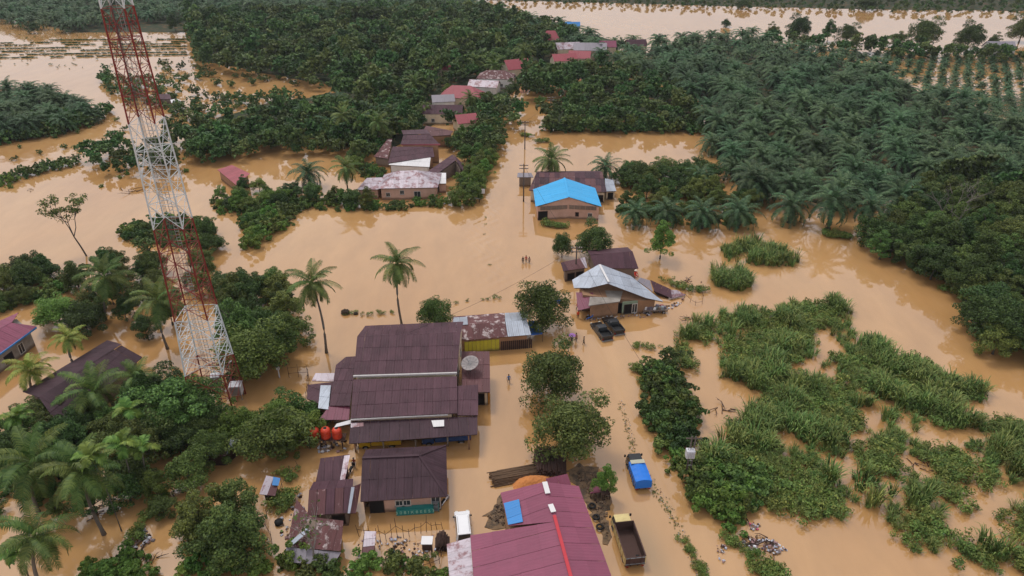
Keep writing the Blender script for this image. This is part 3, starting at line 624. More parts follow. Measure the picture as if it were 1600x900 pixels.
# single palms and trees one can point at
def at(x, y, z=0): return V(P(x, y, z))
def up_to(bx, by, ty):
    """height of a vertical thing whose foot is seen at (bx, by) and whose top at row ty"""
    g = P(bx, by); lo, hi = 0.0, 60.0
    for _ in range(40):
        z = (lo + hi) / 2; v = np.array([g[0], g[1], z - CAM_H]); row = 450 - FPX * (v @ UP) / (v @ FW)
        if row > ty: lo = z
        else: hi = z
    return lo
def top_at(bx, by, tx, ty):
    """crown point straight above a foot, leaning so that it is seen at column tx"""
    z = up_to(bx, by, ty); g = P(bx, by); t = P(tx, ty, z)
    return Vector((t[0], g[1], z))
coco = [(510, 551, 487, 442, 'tall coconut palm leaning left over open water, left of its twin', 1.0, False, 1),
        (629, 513, 621, 412, 'tall coconut palm standing straight behind the big maroon roof', 1.0, False, 2),
        (165, 500, 163, 432, 'coconut palm with hanging crown left of the red mast legs', 1.05, False, 3),
        (262, 545, 246, 470, 'coconut palm close against the mast, its fronds over the white lattice', 1.05, False, 4),
        (118, 575, 107, 528, 'yellowish palm right of the pink roof', .75, True, 5),
        (55, 620, 48, 578, 'yellow fronded palm below the pink roof at the left edge', .95, True, 6),
        (152, 650, 145, 612, 'coconut palm with fronds over the dark gable roof', 1.15, False, 7),
        (60, 800, 48, 722, 'large coconut palm at the left edge with a wide crown', 1.2, False, 8),
        (163, 835, 128, 735, 'coconut palm with bare trunk leaning left in the lower left', 1.05, False, 9),
        (62, 915, 55, 838, 'coconut palm at the bottom left corner', .95, False, 10),
        (230, 640, 215, 590, 'coconut palm between the dark gable roof and the mast', .8, False, 11),
        (545, 305, 541, 262, 'coconut palm left of the pink walled house', .95, False, 12),
        (862, 285, 862, 250, 'wide coconut palm behind the brown and blue roofs', 1.2, False, 13),
        (538, 225, 536, 182, 'coconut palm rising behind the maroon roofs, leftmost of three', 1.0, False, 14),
        (565, 225, 563, 188, 'coconut palm rising behind the maroon roofs, middle of three', 1.0, False, 15),
        (594, 232, 592, 192, 'coconut palm rising beside the rusty roof, rightmost of three', 1.0, False, 16),
        (735, 180, 735, 152, 'small coconut palm in front of the red hipped roof', .8, False, 17),
        (650, 160, 648, 130, 'coconut palm in the wood left of the red hipped roof', 1.1, False, 18),
        (775, 128, 772, 103, 'coconut palm beside the far red roof', 1.0, False, 19),
        (745, 120, 742, 96, 'coconut palm left of the far red roof', 1.0, False, 20),
        (820, 110, 818, 80, 'coconut palm behind the far red roof', 1.0, False, 21)]
for bx, by, tx, ty, lab, s, yl, sd in coco:
    place_coco(at(bx, by), top_at(bx, by, tx, ty), lab, 'coconut palms', s, yl, .7 if by > 500 else .3, sd)
areca = [(190, 830, 143, 712, 'slender areca palm with long pale trunk in the lower left'), (208, 772, 190, 692, 'areca palm with bright crown right of the bare trunk palm'), (222, 700, 200, 640, 'areca palm in the grove under the mast'),
         (225, 760, 222, 700, 'areca palm leaning over the debris bank'), (45, 905, 28, 862, 'small areca palm at the bottom left edge'), (30, 700, 26, 650, 'areca palm at the left edge of the grove')]
for i, (bx, by, tx, ty, lab) in enumerate(areca): place_areca(at(bx, by), top_at(bx, by, tx, ty), lab, 'areca palms', 1.0, i)
fringe = [(992, 352, .78, 'oil palm right of the blue roof, leftmost of the fringe'), (1040, 352, .85, 'second oil palm of the fringe right of the blue roof'), (1096, 357, .9, 'third oil palm of the fringe right of the blue roof'),
          (1153, 356, .95, 'fourth oil palm of the fringe, next to the bare water'), (1232, 348, 1.0, 'fifth oil palm of the fringe with drooping dark fronds'), (1293, 358, 1.15, 'tall oil palm with leafy trunk at the plantation edge'),
          (1352, 360, .95, 'oil palm with thin bare trunk standing in water at the plantation edge'), (1400, 335, 1.1, 'oil palm at the corner of the plantation by the right wood'), (945, 280, .85, 'dark oil palm behind the right end of the rusty roof'),
          (1090, 295, .8, 'oil palm in the gap of the dark tree row'), (485, 292, .95, 'oil palm left of the pink house beside the coconut palm'), (1170, 300, 1.0, 'oil palm behind the fringe above the bare water'), (1120, 215, 1.1, 'oil palm at the corner of the pond')]
for x, y, s, lab in fringe:
    place_oil(*P(x, y)[:2], s, lab, 'oil palms at the plantation edge', trunk=1.35 if x in (1293, 1352) else .9, fronds=True)
trees = [(681, 516, .78, 'leaf_green', 5, 'small round tree behind the maroon building, left of the rusty roof', .85),
         (846, 516, 1.12, 'leaf_green', 5, 'tree beside the blue tarpaulin at the end of the rusty roof', 1.25),
         (862, 622, 1.2, 'leaf_olive', 5, 'large tree between the maroon building and the road, upper of two', 1.2),
         (892, 708, 1.28, 'leaf_olive', 5, 'large olive green tree between the maroon building and the road, lower of two', 1.2),
         (1031, 405, .85, 'leaf_fresh', 3, 'tree with conical crown standing alone in the water', .95),
         (926, 402, .98, 'leaf_dark', 5, 'round dark tree behind the zinc roofed house', 1.0),
         (878, 402, .55, 'leaf_dark', 5, 'small dark tree beside the round dark tree', .75),
         (405, 588, 1.35, 'leaf_green', 5, 'big dark tree right of the mast', 1.25),
         (380, 555, 1.15, 'leaf_green', 1, 'tree close behind the right mast leg', 1.2),
         (370, 480, .85, 'leaf_olive', 3, 'thin crowned tree right of the red mast section', .8),
         (96, 508, 1.0, 'leaf_fresh', 5, 'round bright tree above the pink roof', .75),
         (372, 885, 1.0, 'leaf_olive', 3, 'big spreading tree in the lower left foreground', 1.0),
         (325, 845, .95, 'leaf_green', 1, 'tree behind the big spreading tree in the lower left', .95),
         (430, 705, 1.15, 'leaf_green', 2, 'broad green tree left of the red water tanks', .85),
         (395, 690, .8, 'leaf_fresh', 4, 'light green tree in the hedge before the mast cabinets', .8),
         (275, 668, 1.3, 'leaf_green', 0, 'full green tree just left of the mast base', 1.05),
         (745, 300, .72, 'leaf_fresh', 3, 'bright tree at the corner of the flooded road', .75),
         (1245, 62, 1.60, 'leaf_dark', 5, 'tall dark tree on the river bank, leftmost of the row', 1.60), (1292, 66, 1.20, 'leaf_dark', 3, 'feathery tree on the river bank, second of the row', 1.20), (1322, 68, 1.30, 'leaf_dark', 5, 'bushy tree on the river bank, third of the row', 1.30),
         (1440, 76, 1.90, 'leaf_dark', 5, 'widest tree on the river bank', 1.90), (1400, 72, 1.2, 'leaf_dark', 4, 'low tree left of the widest tree on the river bank', 1.0), (1510, 78, 1.70, 'leaf_dark', 5, 'tall tree right of the widest river bank tree', 1.70), (1592, 66, 1.70, 'leaf_green', 5, 'tall tree on the river bank at the right edge', 1.70),
         (1205, 62, 1.0, 'leaf_olive', 1, 'thin tree on the river bank left of the tall row', 1.0), (1550, 80, 1.1, 'leaf_olive', 1, 'thin crowned tree beside the grey roof near the river', 1.0), (1352, 15, 1.5, 'leaf_dark', 2, 'large dark tree on the far bank opposite', 1.0), (1160, 14, 1.0, 'leaf_dark', 0, 'round tree on the far bank left of the large one', .8), (1134, 42, .8, 'leaf_dark', 4, 'round bush island in the river', .6),
         (55, 52, .9, 'leaf_dark', 0, 'dark tree in the flooded paddies at the upper left', .8), (275, 50, 1.2, 'leaf_dark', 3, 'dark round tree right of the mast at the paddies', 1.1),
         (845, 165, .5, 'leaf_fresh', 4, 'small bush by the far utility pole', .5), (1060, 150, .9, 'leaf_olive', 2, 'dull brownish tree at the left edge of the plantation', .9)]
for x, y, s, k, v, lab, sz in trees: place_broad(*P(x, y)[:2], s, k, v, lab, 'tree', None, sz=sz)
for i, (x, y, s) in enumerate([(780, 172, .8), (800, 157, .95), (760, 188, .65), (835, 138, 1.2), (860, 128, 1.1), (885, 124, .95), (735, 194, .6), (765, 162, .6), (700, 152, .6), (660, 182, .6), (655, 162, .75), (668, 142, .7), (910, 120, .85), (716, 184, .5), (741, 155, .5), (870, 100, .65), (840, 96, .8), (828, 78, .8), (905, 84, .5), (940, 102, .75), (966, 97, .75), (975, 112, .8), (745, 228, .6), (722, 216, .5), (770, 205, .7)]):
    place_broad(*P(x, y)[:2], s, ('leaf_green', 'leaf_dark', 'leaf_fresh')[i % 3], i % 5, 'tree shading the houses along the far road', 'tree', 'trees shading the far houses', sz=s * .95)
# slim tree by the workshop
r = place_broad(*P(944, 778)[:2], .42, 'leaf_fresh', 3, 'slim young tree beside the road at the red roof', 'tree', None, sz=.62)
# rubber tree with open crown in the water
def open_tree(x, y, h, lean, label, leaves, m, seed, spread=3.2, dead=False, name='open_crowned_tree'):
    rr = random.Random(seed); rng = np.random.default_rng(seed); root = empty(name, P(x, y), 0, label, 'tree')
    mb = MB(); tips = []
    def grow(p, d, L, r, k):
        q = p + d * L; mb.tube([p, (p + q) / 2 + Vector((rr.gauss(0, .04), rr.gauss(0, .04), 0)) * L, q], [r, r * .85, r * .65], 6, cap=False)
        if k == 0: tips.append(q); return
        for _ in range(3 if k > 1 else 2):
            nd = (d + Vector((rr.gauss(0, .55), rr.gauss(0, .55), rr.gauss(.1, .3)))).normalized(); grow(q, nd, L * rr.uniform(.6, .85), r * .6, k - 1)
            if k < 3: tips.append(q + nd * L * .4)
    grow(Vector((0, 0, -.4)), Vector((lean, 0, 1)).normalized(), h * .45, .17, 4 if dead else 3)
    mb.build('trunk', M_deadwood if dead else M_bark, root, True)
    if leaves:
        c = [tuple(t) for t in tips]; v, q = cloud(rng, c, [.55 + .3 * rr.random() for _ in c], leaves, .2)
        link('crown', mesh_np('open_crown', v, q), m, root)
    return root
open_tree(136, 400, 10.5, -.28, 'lone thin tree with open crown leaning left over the water', 1500, M_leaf_ol, 4)
open_tree(490, 880, 5.5, .1, 'bare branched dead tree over the rusty shed roof', 60, M_leaf_ol, 6, dead=True)
open_tree(1470, 375, 9, .1, 'pale leafless tree in the wood on the right', 0, None, 8, dead=True)
open_tree(1500, 350, 8, -.2, 'second pale leafless tree in the wood on the right', 80, M_leaf_ol, 9, dead=True)
open_tree(300, 425, 7, .1, 'thin open tree between the mast legs and the water', 900, M_leaf_ol, 12)
open_tree(255, 418, 7, -.1, 'thin open tree left behind the mast legs', 800, M_leaf_ol, 13)

# reed bed and weeds: nobody could count the blades
def blade_clump(rng, n, h, spread, width):
    V_, Q_ = [], []; b = 0
    for i in range(n):
        a = rng.random() * 6.28; r0 = rng.random() ** .5 * spread * .35; d = np.array([math.cos(a), math.sin(a), 0]); sd = np.array([-d[1], d[0], 0])
        hh = h * rng.uniform(.55, 1.1); out = rng.uniform(.15, .95) * spread; p = d * r0
        pts = [p + np.array([0, 0, -.1]), p + d * out * .3 + [0, 0, hh * .6], p + d * out * .75 + [0, 0, hh * .92], p + d * out * 1.15 + [0, 0, hh * rng.uniform(.7, 1.0)]]
        ws = [width, width, width * .7, width * .1]
        for k in range(4): V_ += [pts[k] - sd * ws[k] / 2, pts[k] + sd * ws[k] / 2]
        for k in range(3): Q_.append((b + 2 * k, b + 2 * k + 1, b + 2 * k + 3, b + 2 * k + 2))
        b += 8
    return np.array(V_), np.array(Q_)
rng = np.random.default_rng(77)
TALL = [blade_clump(rng, 30, 2.3, 1.5, .12) for _ in range(4)]; FINE = [blade_clump(rng, 46, 1.1, 1.0, .07) for _ in range(4)]
def weed(rng):
    c = rng.normal(0, .5, (6, 3)); c[:, 2] = np.abs(c[:, 2]) * .6 + .3; v, q = cloud(rng, c, np.full(6, .45), 170, .13); v[:, 2] = np.maximum(v[:, 2], -.05); return v, q
WEED = [weed(rng) for _ in range(4)]
RB = [[(1062, 520), (1115, 492), (1225, 474), (1318, 468), (1332, 520), (1300, 550), (1312, 600), (1352, 655), (1300, 660), (1200, 606), (1105, 574), (1060, 552)],
      [(1300, 545), (1360, 528), (1445, 562), (1545, 614), (1522, 650), (1455, 668), (1395, 640), (1335, 605)],
      [(1090, 720), (1140, 695), (1172, 645), (1205, 606), (1300, 648), (1360, 640), (1400, 690), (1448, 686), (1442, 730), (1355, 772), (1300, 812), (1240, 796), (1180, 785), (1105, 740)],
      [(1378, 775), (1440, 750), (1515, 848), (1500, 880), (1395, 820)], [(1430, 700), (1515, 698), (1560, 775), (1536, 800), (1462, 775)],
      [(1520, 650), (1600, 662), (1680, 680), (1680, 770), (1600, 762), (1540, 730)], [(1495, 838), (1600, 842), (1680, 850), (1680, 910), (1600, 898), (1515, 880)], [(1566, 780), (1680, 776), (1680, 845), (1575, 838)]]
def in_any(polys, x, y): return any(inside(p, x, y) for p in polys)
WP = [[P(x, y, .6) for x, y in pl] for pl in RB]
def val_noise(x, y, s, seed):
    f = lambda i, j: (math.sin(i * 127.1 + j * 311.7 + seed * 74.7) * 43758.5453) % 1.0
    x, y = x / s, y / s; i, j = math.floor(x), math.floor(y); u, v = x - i, y - j; u, v = u * u * (3 - 2 * u), v * v * (3 - 2 * v)
    return (f(i, j) * (1 - u) + f(i + 1, j) * u) * (1 - v) + (f(i, j + 1) * (1 - u) + f(i + 1, j + 1) * u) * v
parts_t, parts_w = [], []
for pl in WP:
    xs = [p[0] for p in pl]; ys = [p[1] for p in pl]; area = (max(xs) - min(xs)) * (max(ys) - min(ys))
    for _ in range(int(area * 3.0)):
        x, y = rng.uniform(min(xs), max(xs)), rng.uniform(min(ys), max(ys))
        jx, jy = (val_noise(x, y, 2.2, 11) - .5) * 5 + rng.normal(0, .5), (val_noise(x, y, 2.2, 12) - .5) * 5 + rng.normal(0, .5)
        if not inside(pl, x + jx, y + jy): continue
        g = val_noise(x, y, 5.0, 1); k = val_noise(x, y, 3.5, 2)
        if g < .19 + .24 * rng.random(): continue
        s = rng.uniform(.45, 1.15)
        if k > .62: v, q = TALL[rng.integers(4)]; dst = parts_t; s *= 1.05
        elif k > .45 or rng.random() < .35: v, q = FINE[rng.integers(4)]; dst = parts_t
        else: v, q = WEED[rng.integers(4)]; dst = parts_w
        v = rotz(v, rng.random() * 6.28) * s + np.array([x, y, 0]); dst.append((v, q))
for poly, h in (([(1128, 392), (1165, 378), (1250, 402), (1228, 414), (1150, 404)], 1.25), ([(1116, 436), (1148, 420), (1174, 444), (1150, 450), (1120, 446)], 1.25)):
    pl = [P(x, y, .5) for x, y in poly]; xs = [p[0] for p in pl]; ys = [p[1] for p in pl]
    ps = []
    for _ in range(700):
        x, y = rng.uniform(min(xs), max(xs)), rng.uniform(min(ys), max(ys))
        jx, jy = rng.normal(0, .7, 2)
        if inside(pl, x + jx, y + jy) and val_noise(x, y, 2.0, 4) > .2: v, q = TALL[rng.integers(4)] if rng.random() < .6 else FINE[rng.integers(4)]; ps.append((rotz(v, rng.random() * 6.28) * rng.uniform(.35, .95) * h + np.array([x, y, 0]), q))
    o = link('grass_island', tinted('grass_island', ps), M_reed)
    tag(o, 'island of tall grass in open water, the larger and farther one' if h and poly[0][0] == 1128 else 'island of tall grass in open water, the smaller and nearer one', kind='stuff')
tag(link('reed_bed', tinted('reed_bed', parts_t), M_reed), 'flooded bed of tall reeds and grass right of the road', kind='stuff')
tag(link('weeds', tinted('weeds', parts_w), M_weed), 'soft weeds growing among the reeds', kind='stuff')
# small loose tufts in the water and verge
ps = []
def tuft_line(pts, n, sc, src):
    for _ in range(n):
        i = rng.integers(len(pts) - 1); t = rng.random(); a, b = P(*pts[i]), P(*pts[i + 1]); p = a + (b - a) * t + rng.normal(0, .3, 3); v, q = src[rng.integers(4)]
        ps.append((rotz(v, rng.random() * 6.28) * rng.uniform(.6, 1.2) * sc + np.array([p[0], p[1], 0]), q))
tuft_line([(968, 628), (985, 690), (1000, 730), (1022, 765), (1045, 800), (1070, 845), (1092, 885), (1100, 905)], 210, .13, WEED)
tuft_line([(1065, 838), (1092, 885), (1102, 905)], 40, .4, WEED)
tuft_line([(535, 490), (560, 492), (615, 487)], 14, .5, WEED); tuft_line([(715, 472), (780, 468)], 6, .5, WEED); tuft_line([(762, 340), (758, 360), (765, 395), (768, 420)], 5, .25, WEED)
tuft_line([(985, 540), (1010, 545), (1030, 540)], 12, .6, WEED); tuft_line([(990, 570), (1000, 582)], 12, .6, WEED); tuft_line([(1003, 598), (1008, 608)], 8, .6, WEED); tuft_line([(1010, 633), (1018, 634)], 5, .5, WEED)
tuft_line([(1040, 440), (1075, 455), (1110, 455)], 22, .8, WEED); tuft_line([(1130, 845), (1150, 850)], 16, .6, WEED); tuft_line([(1165, 865), (1175, 870)], 10, .6, WEED); tuft_line([(1185, 890), (1215, 905)], 40, .9, WEED)
tuft_line([(855, 352), (870, 356), (885, 354)], 26, .9, WEED); tuft_line([(1470, 452), (1500, 456)], 14, .8, WEED); tuft_line([(1560, 545), (1580, 548)], 8, .7, WEED); tuft_line([(1290, 368), (1325, 372)], 40, 1.0, WEED)
tuft_line([(815, 212), (830, 214)], 10, .9, WEED); tuft_line([(840, 222), (855, 222)], 14, .9, WEED); tuft_line([(425, 790), (450, 778), (445, 800)], 24, .9, WEED); tuft_line([(435, 740), (460, 745)], 10, .7, WEED); tuft_line([(200, 860), (240, 800), (262, 770)], 40, .7, WEED)
tag(link('verge_weeds', tinted('verge_weeds', ps), M_weed), 'scattered tufts of weed standing in the flood water', kind='stuff')
# dykes of the drowned paddies
ps = []
for k, (y0, y1) in enumerate([(64, 62), (68, 66), (72, 69), (77, 73), (82, 77), (87, 82), (92, 86)]):
    for i in range(300):
        x = rng.uniform(-40, 292); t = (x + 40) / 332
        if val_noise(x, k * 40, 22, 5) < .3: continue
        p = P(x, y0 + (y1 - y0) * t); v, q = WEED[rng.integers(4)]; ps.append((v * np.array([1.2, .5, .55]) * rng.uniform(.5, 1.0) + np.array([p[0], p[1], 0]), q))
for i in range(120):
    x, y = rng.uniform(-40, 300), rng.uniform(52, 108); p = P(x, y); v, q = WEED[rng.integers(4)]; ps.append((v * rng.uniform(.3, .6) + np.array([p[0], p[1], 0]), q))
tag(link('paddy_dyke_weeds', tinted('paddy_dyke_weeds', ps), M_far), 'weedy rows along the dykes of drowned paddies at the upper left', kind='stuff')

# ------------------------------------------------------------------ building kit
R_maroon = paint('roof_maroon', srgb(84, 58, 66), 0.6, 0.30, 1.0, 0.15, 0.18, streak=True, ribs=0.36, dirt=srgb(52, 36, 43), dirt_amt=0.55)
R_dark = paint('roof_brown_black', srgb(70, 51, 58), 0.6, 0.38, 1.0, 0.10, 0.18, streak=True, ribs=0.36, dirt=srgb(44, 30, 35), dirt_amt=0.7)
R_plum = paint('roof_plum', srgb(118, 58, 78), 0.5, 0.22, 1.0, 0.08, 0.35, streak=True, ribs=0.36)
R_rust = paint('roof_rusty', srgb(102, 66, 66), 0.7, 0.35, 1.4, 0.14, 0.3, streak=True, ribs=0.3, patch=srgb(196, 182, 180), patch_amt=0.42, patch_scale=0.9)
R_rust2 = paint('roof_spotted', srgb(96, 62, 64), 0.6, 0.3, 1.4, 0.12, 0.3, streak=True, ribs=0.3, patch=srgb(176, 150, 148), patch_amt=0.33, patch_scale=1.6)
R_zinc = paint('roof_zinc', srgb(168, 176, 188), 0.38, 0.22, 1.2, 0.10, 0.5, 0.25, streak=True, ribs=0.3, dirt=srgb(120, 116, 120), dirt_amt=0.5)
R_zincold = paint('roof_zinc_old', srgb(178, 168, 176), 0.5, 0.3, 1.2, 0.12, 0.4, 0.15, streak=True, ribs=0.3, patch=srgb(134, 100, 104), patch_amt=0.46, patch_scale=0.7)
R_blue = paint('roof_blue', srgb(46, 164, 222), 0.45, 0.10, 1.0, 0.05, 0.4, streak=True, ribs=0.36)
R_red = paint('roof_red', srgb(138, 78, 98), 0.6, 0.16, 1.0, 0.08, 0.2, streak=True, ribs=0.36, dirt=srgb(124, 74, 92), dirt_amt=0.6)
R_pink = paint('roof_far_red', srgb(150, 72, 80), 0.55, 0.16, 1.0, 0.10, 0.35, streak=True, ribs=0.36)
R_grey = paint('roof_grey', srgb(138, 132, 140), 0.5, 0.25, 1.0, 0.10, 0.35, streak=True, ribs=0.36)
R_white = paint('roof_white', srgb(214, 212, 212), 0.5, 0.12, 1.0, 0.05, 0.4, streak=True, ribs=0.36)
R_redcap = paint('ridge_red', srgb(190, 56, 66), 0.45, 0.1, 1, 0.05)
R_bluepanel = paint('blue_panel', srgb(48, 128, 196), 0.45, 0.1, 1.0, 0.06, 0.4, streak=True, ribs=0.36)
W_pink = paint('wall_pink', srgb(206, 168, 150), 0.9, 0.14, 0.8, 0.03, dirt=srgb(150, 112, 88), dirt_amt=0.5, damp=True)
W_cream = paint('wall_cream', srgb(214, 200, 176), 0.9, 0.14, 0.8, 0.05, dirt=srgb(160, 130, 100), dirt_amt=0.5, damp=True)
W_white = paint('wall_white', srgb(222, 220, 216), 0.9, 0.12, 0.8, 0.05, dirt=srgb(150, 130, 110), dirt_amt=0.4, damp=True)
W_brown = paint('wall_bare_render', srgb(160, 124, 96), 0.95, 0.25, 0.9, 0.05, dirt=srgb(110, 84, 62), dirt_amt=0.6, damp=True)
W_green = paint('wall_green', srgb(138, 158, 138), 0.9, 0.15, 0.8, 0.05, dirt=srgb(100, 104, 84), dirt_amt=0.5, damp=True)
W_yellow = paint('shutter_yellow', srgb(196, 188, 62), 0.7, 0.2, 1.0, 0.08, damp=True)
W_wood = paint('old_planks', srgb(128, 112, 100), 0.9, 0.35, 2.0, 0.15, damp=True)
W_dkwood = paint('dark_planks', srgb(70, 52, 46), 0.9, 0.4, 2.0, 0.2)
W_conc = paint('concrete', srgb(158, 152, 144), 0.9, 0.25, 1.0, 0.05, dirt=srgb(92, 80, 70), dirt_amt=0.7, damp=True)
M_dark = paint('interior_shade', (0.012, 0.010, 0.010), 0.9, 0.2, 1, 0)  # near-black colour stands for the shade indoors
M_glass = paint('window_glass', (0.03, 0.035, 0.04), 0.08, 0.1, 1, 0.2, 0.6)
M_frame = paint('window_frame', srgb(196, 190, 184), 0.7, 0.15, 2, 0.1)
M_gutter = paint('gutter', srgb(186, 182, 180), 0.6, 0.2, 2, 0.1)
M_steel = paint('steel', srgb(150, 150, 152), 0.5, 0.15, 2, 0.1, 0.5, 0.4)
M_blackm = paint('black_rubber', (0.015, 0.015, 0.016), 0.7, 0.2, 2, 0.1)

def W3(p):
    """(px, py, z) or a world vector -> world vector"""
    if isinstance(p, Vector): return p
    return V(P(p[0], p[1], p[2]))
def clip_poly(poly, axis, lim, keep_greater):
    out = []
    for i in range(len(poly)):
        a, b = poly[i], poly[(i + 1) % len(poly)]
        ia = (a[axis] >= lim) if keep_greater else (a[axis] <= lim); ib = (b[axis] >= lim) if keep_greater else (b[axis] <= lim)
        if ia: out.append(a)
        if ia != ib:
            t = (lim - a[axis]) / (b[axis] - a[axis]); out.append((a[0] + (b[0] - a[0]) * t, a[1] + (b[1] - a[1]) * t))
    return out
def sheet_mesh(name, pts, n, uv, t, m):
    me = bpy.data.meshes.new(name); k = len(pts)
    lo = [p - n * t for p in pts]
    me.from_pydata([tuple(p) for p in pts + lo], [], [tuple(range(k)), tuple(range(2 * k - 1, k - 1, -1))] + [(i, k + i, k + (i + 1) % k, (i + 1) % k) for i in range(k)])
    ul = me.uv_layers.new(name='UVMap'); uvs = uv + uv
    for l in me.loops: ul.data[l.index].uv = uvs[l.vertex_index]
    me.materials.append(m); return me
def roof(root, pts, m, cell=(1.0, 2.6), over=0.0, name='roof', mats=None, seed=0, sheet='roof_sheet', gap=None):
    """one roof slope: first two points are the eave. A frame of battens (the part) carries single sheets (its sub-parts)."""
    rr = random.Random(seed + len(pts) + int(abs(W3(pts[0]).x) * 10)); L = root.location
    pw = [W3(p) - L for p in pts]; e = (pw[1] - pw[0]).normalized()
    nn = Vector((0, 0, 0))
    for i in range(len(pw)): nn += pw[i].cross(pw[(i + 1) % len(pw)])
    n = nn.normalized(); n = -n if n.z < 0 else n
    e = (e - n * e.dot(n)).normalized(); f = n.cross(e)
    c0 = sum(pw, Vector()) / len(pw)
    if sum(((p - c0).dot(f)) for p in pw[2:]) < 0: e, f = -e, -f
    o = c0
    uv = [((p - o).dot(e), (p - o).dot(f)) for p in pw]
    u0, u1 = min(u for u, v in uv), max(u for u, v in uv); v0, v1 = min(v for u, v in uv), max(v for u, v in uv)
    mb = MB(); nb = max(2, int((v1 - v0) / 1.2))
    for k in range(nb + 1):
        vv = v0 + 0.05 + (v1 - v0 - 0.1) * k / nb; xs = []
        for i in range(len(uv)):
            a, b = uv[i], uv[(i + 1) % len(uv)]
            if (a[1] - vv) * (b[1] - vv) <= 0 and abs(a[1] - b[1]) > 1e-6: xs.append(a[0] + (b[0] - a[0]) * (vv - a[1]) / (b[1] - a[1]))
        if len(xs) >= 2 and max(xs) - min(xs) > .2: mb.bar(o + e * (min(xs) + .06) + f * vv - n * .09, o + e * (max(xs) - .06) + f * vv - n * .09, .07)
    if not mb.v: mb.bar(o - e * .2 - n * .1, o + e * .2 - n * .1, .07)
    part = mb.build(name, W_dkwood, root)
    gp = gap if gap is not None else (.022 if m is R_red else .012)
    nu = max(1, round((u1 - u0) / cell[0])); nv = max(1, round((v1 - v0) / cell[1]))
    for i in range(nu):
        for j in range(nv):
            a0, a1 = u0 + (u1 - u0) * i / nu, u0 + (u1 - u0) * (i + 1) / nu; b0, b1 = v0 + (v1 - v0) * j / nv, v0 + (v1 - v0) * (j + 1) / nv
            po = uv
            for ax, lim, kg in ((0, a0 + gp, True), (0, a1 - gp, False), (1, b0 - (.07 if j else 0), True), (1, b1, False)):
                po = clip_poly(po, ax, lim, kg)
                if len(po) < 3: break
            if len(po) < 3: continue
            lift = rr.uniform(0, .012)
            P3 = [o + e * u + f * v + n * (lift + 0.035 * (1 - (v - b0) / max(b1 - b0, .01)) * (1 if nv > 1 else 0)) for u, v in po]
            me = sheet_mesh(sheet, P3, n, [(u + 40, v + 40) for u, v in po], .025, m if mats is None else rr.choice(mats))
            so = bpy.data.objects.new(sheet, me); COL.objects.link(so); so.parent = part
    return part
def opening(root, c, nrm, w, h, kind, wallm=None):
    """a window or door standing in a wall, with its own depth; a hole is a plate of painted shade"""
    t = Vector((-nrm.y, nrm.x, 0)); R = Matrix((t, nrm, Vector((0, 0, 1)))).transposed()
    fr = MB(); d = .09
    for sx in (-1, 1): fr.box(c + t * (sx * (w / 2)) + nrm * .03, (.08, d, h + .08), R)
    for sz in (-1, 1): fr.box(c + Vector((0, 0, sz * h / 2)) + nrm * .032, (w + .1, d, .08), R)
    if kind == 'win': fr.box(c + nrm * .03, (.05, d * .8, h), R)
    o = fr.build('window' if kind in ('win', 'hole') else 'door', M_frame if kind == 'win' else W_dkwood, root)
    if kind == 'door':
        mb = MB(); mb.box(c + nrm * .02, (w - .08, .05, h - .08), R); mb.build('door_leaf', W_wood, o)
        mb = MB(); mb.box(c + nrm * .07 + t * (w * .35), (.05, .06, .14), R); mb.build('handle', M_steel, o)
    else:
        mb = MB(); mb.box(c + nrm * .012, (w - .04, .03, h - .04), R); mb.build('pane' if kind == 'win' else 'shade_panel', M_glass if kind == 'win' else M_dark, o)  # without glass: black plate on the closed wall, interior shade as colour
        if kind == 'win': mb = MB(); mb.box(c + nrm * .1 - Vector((0, 0, h / 2 + .07)), (w + .24, .2, .06), R); mb.build('sill', W_conc, o)
    return o
WQ = {}
def walls(root, pts, m, inset=.3, z0=-.6, wins=(), drop=.12, name='wall'):
    """closed wall ring under a roof outline; the top follows the roof. wins: (edge, position 0-1, centre height, width, height, kind)"""
    L = root.location; pw = [W3(p) - L for p in pts]; c = sum(pw, Vector()) / len(pw); c.z = 0
    q = []
    for p in pw:
        d = Vector((c.x - p.x, c.y - p.y, 0)); q.append(p + d.normalized() * min(inset * 1.35, d.length * .4) - Vector((0, 0, drop)))
    n = len(q); mb = MB()
    mb.add([tuple(p) for p in q] + [(p.x, p.y, z0) for p in q], [tuple(range(n))] + [(i, (i + 1) % n, n + (i + 1) % n, n + i) for i in range(n)])
    o = mb.build(name, m, root); WQ[root.name] = q
    for ed, t, z, w, h, kind in wins:
        a, b = q[ed], q[(ed + 1) % n]; pos = a + (b - a) * t; pos.z = z; dd = Vector((b.x - a.x, b.y - a.y, 0)).normalized(); nr = Vector((dd.y, -dd.x, 0))
        if nr.dot(Vector((pos.x - c.x, pos.y - c.y, 0))) < 0: nr = -nr
        opening(root, pos, nr, w, h, kind)
    return o
def beam(root, a, b, w, m, name, h=None, lift=0.0):
    a, b = W3(a) - root.location, W3(b) - root.location
    mb = MB(); mb.bar(a + Vector((0, 0, lift)), b + Vector((0, 0, lift)), w, h); return mb.build(name, m, root)
def post(root, px, py, z1, w=.16, m=None, name='post'):
    g = V(P(px, py)) - root.location; mb = MB(); mb.bar(g - Vector((0, 0, .6)), g + Vector((0, 0, z1)), w); return mb.build(name, m or W_conc, root)
def bld(name, px, py, label, cat='house', group=None): return empty(name, P(px, py), 0, label, cat, group)

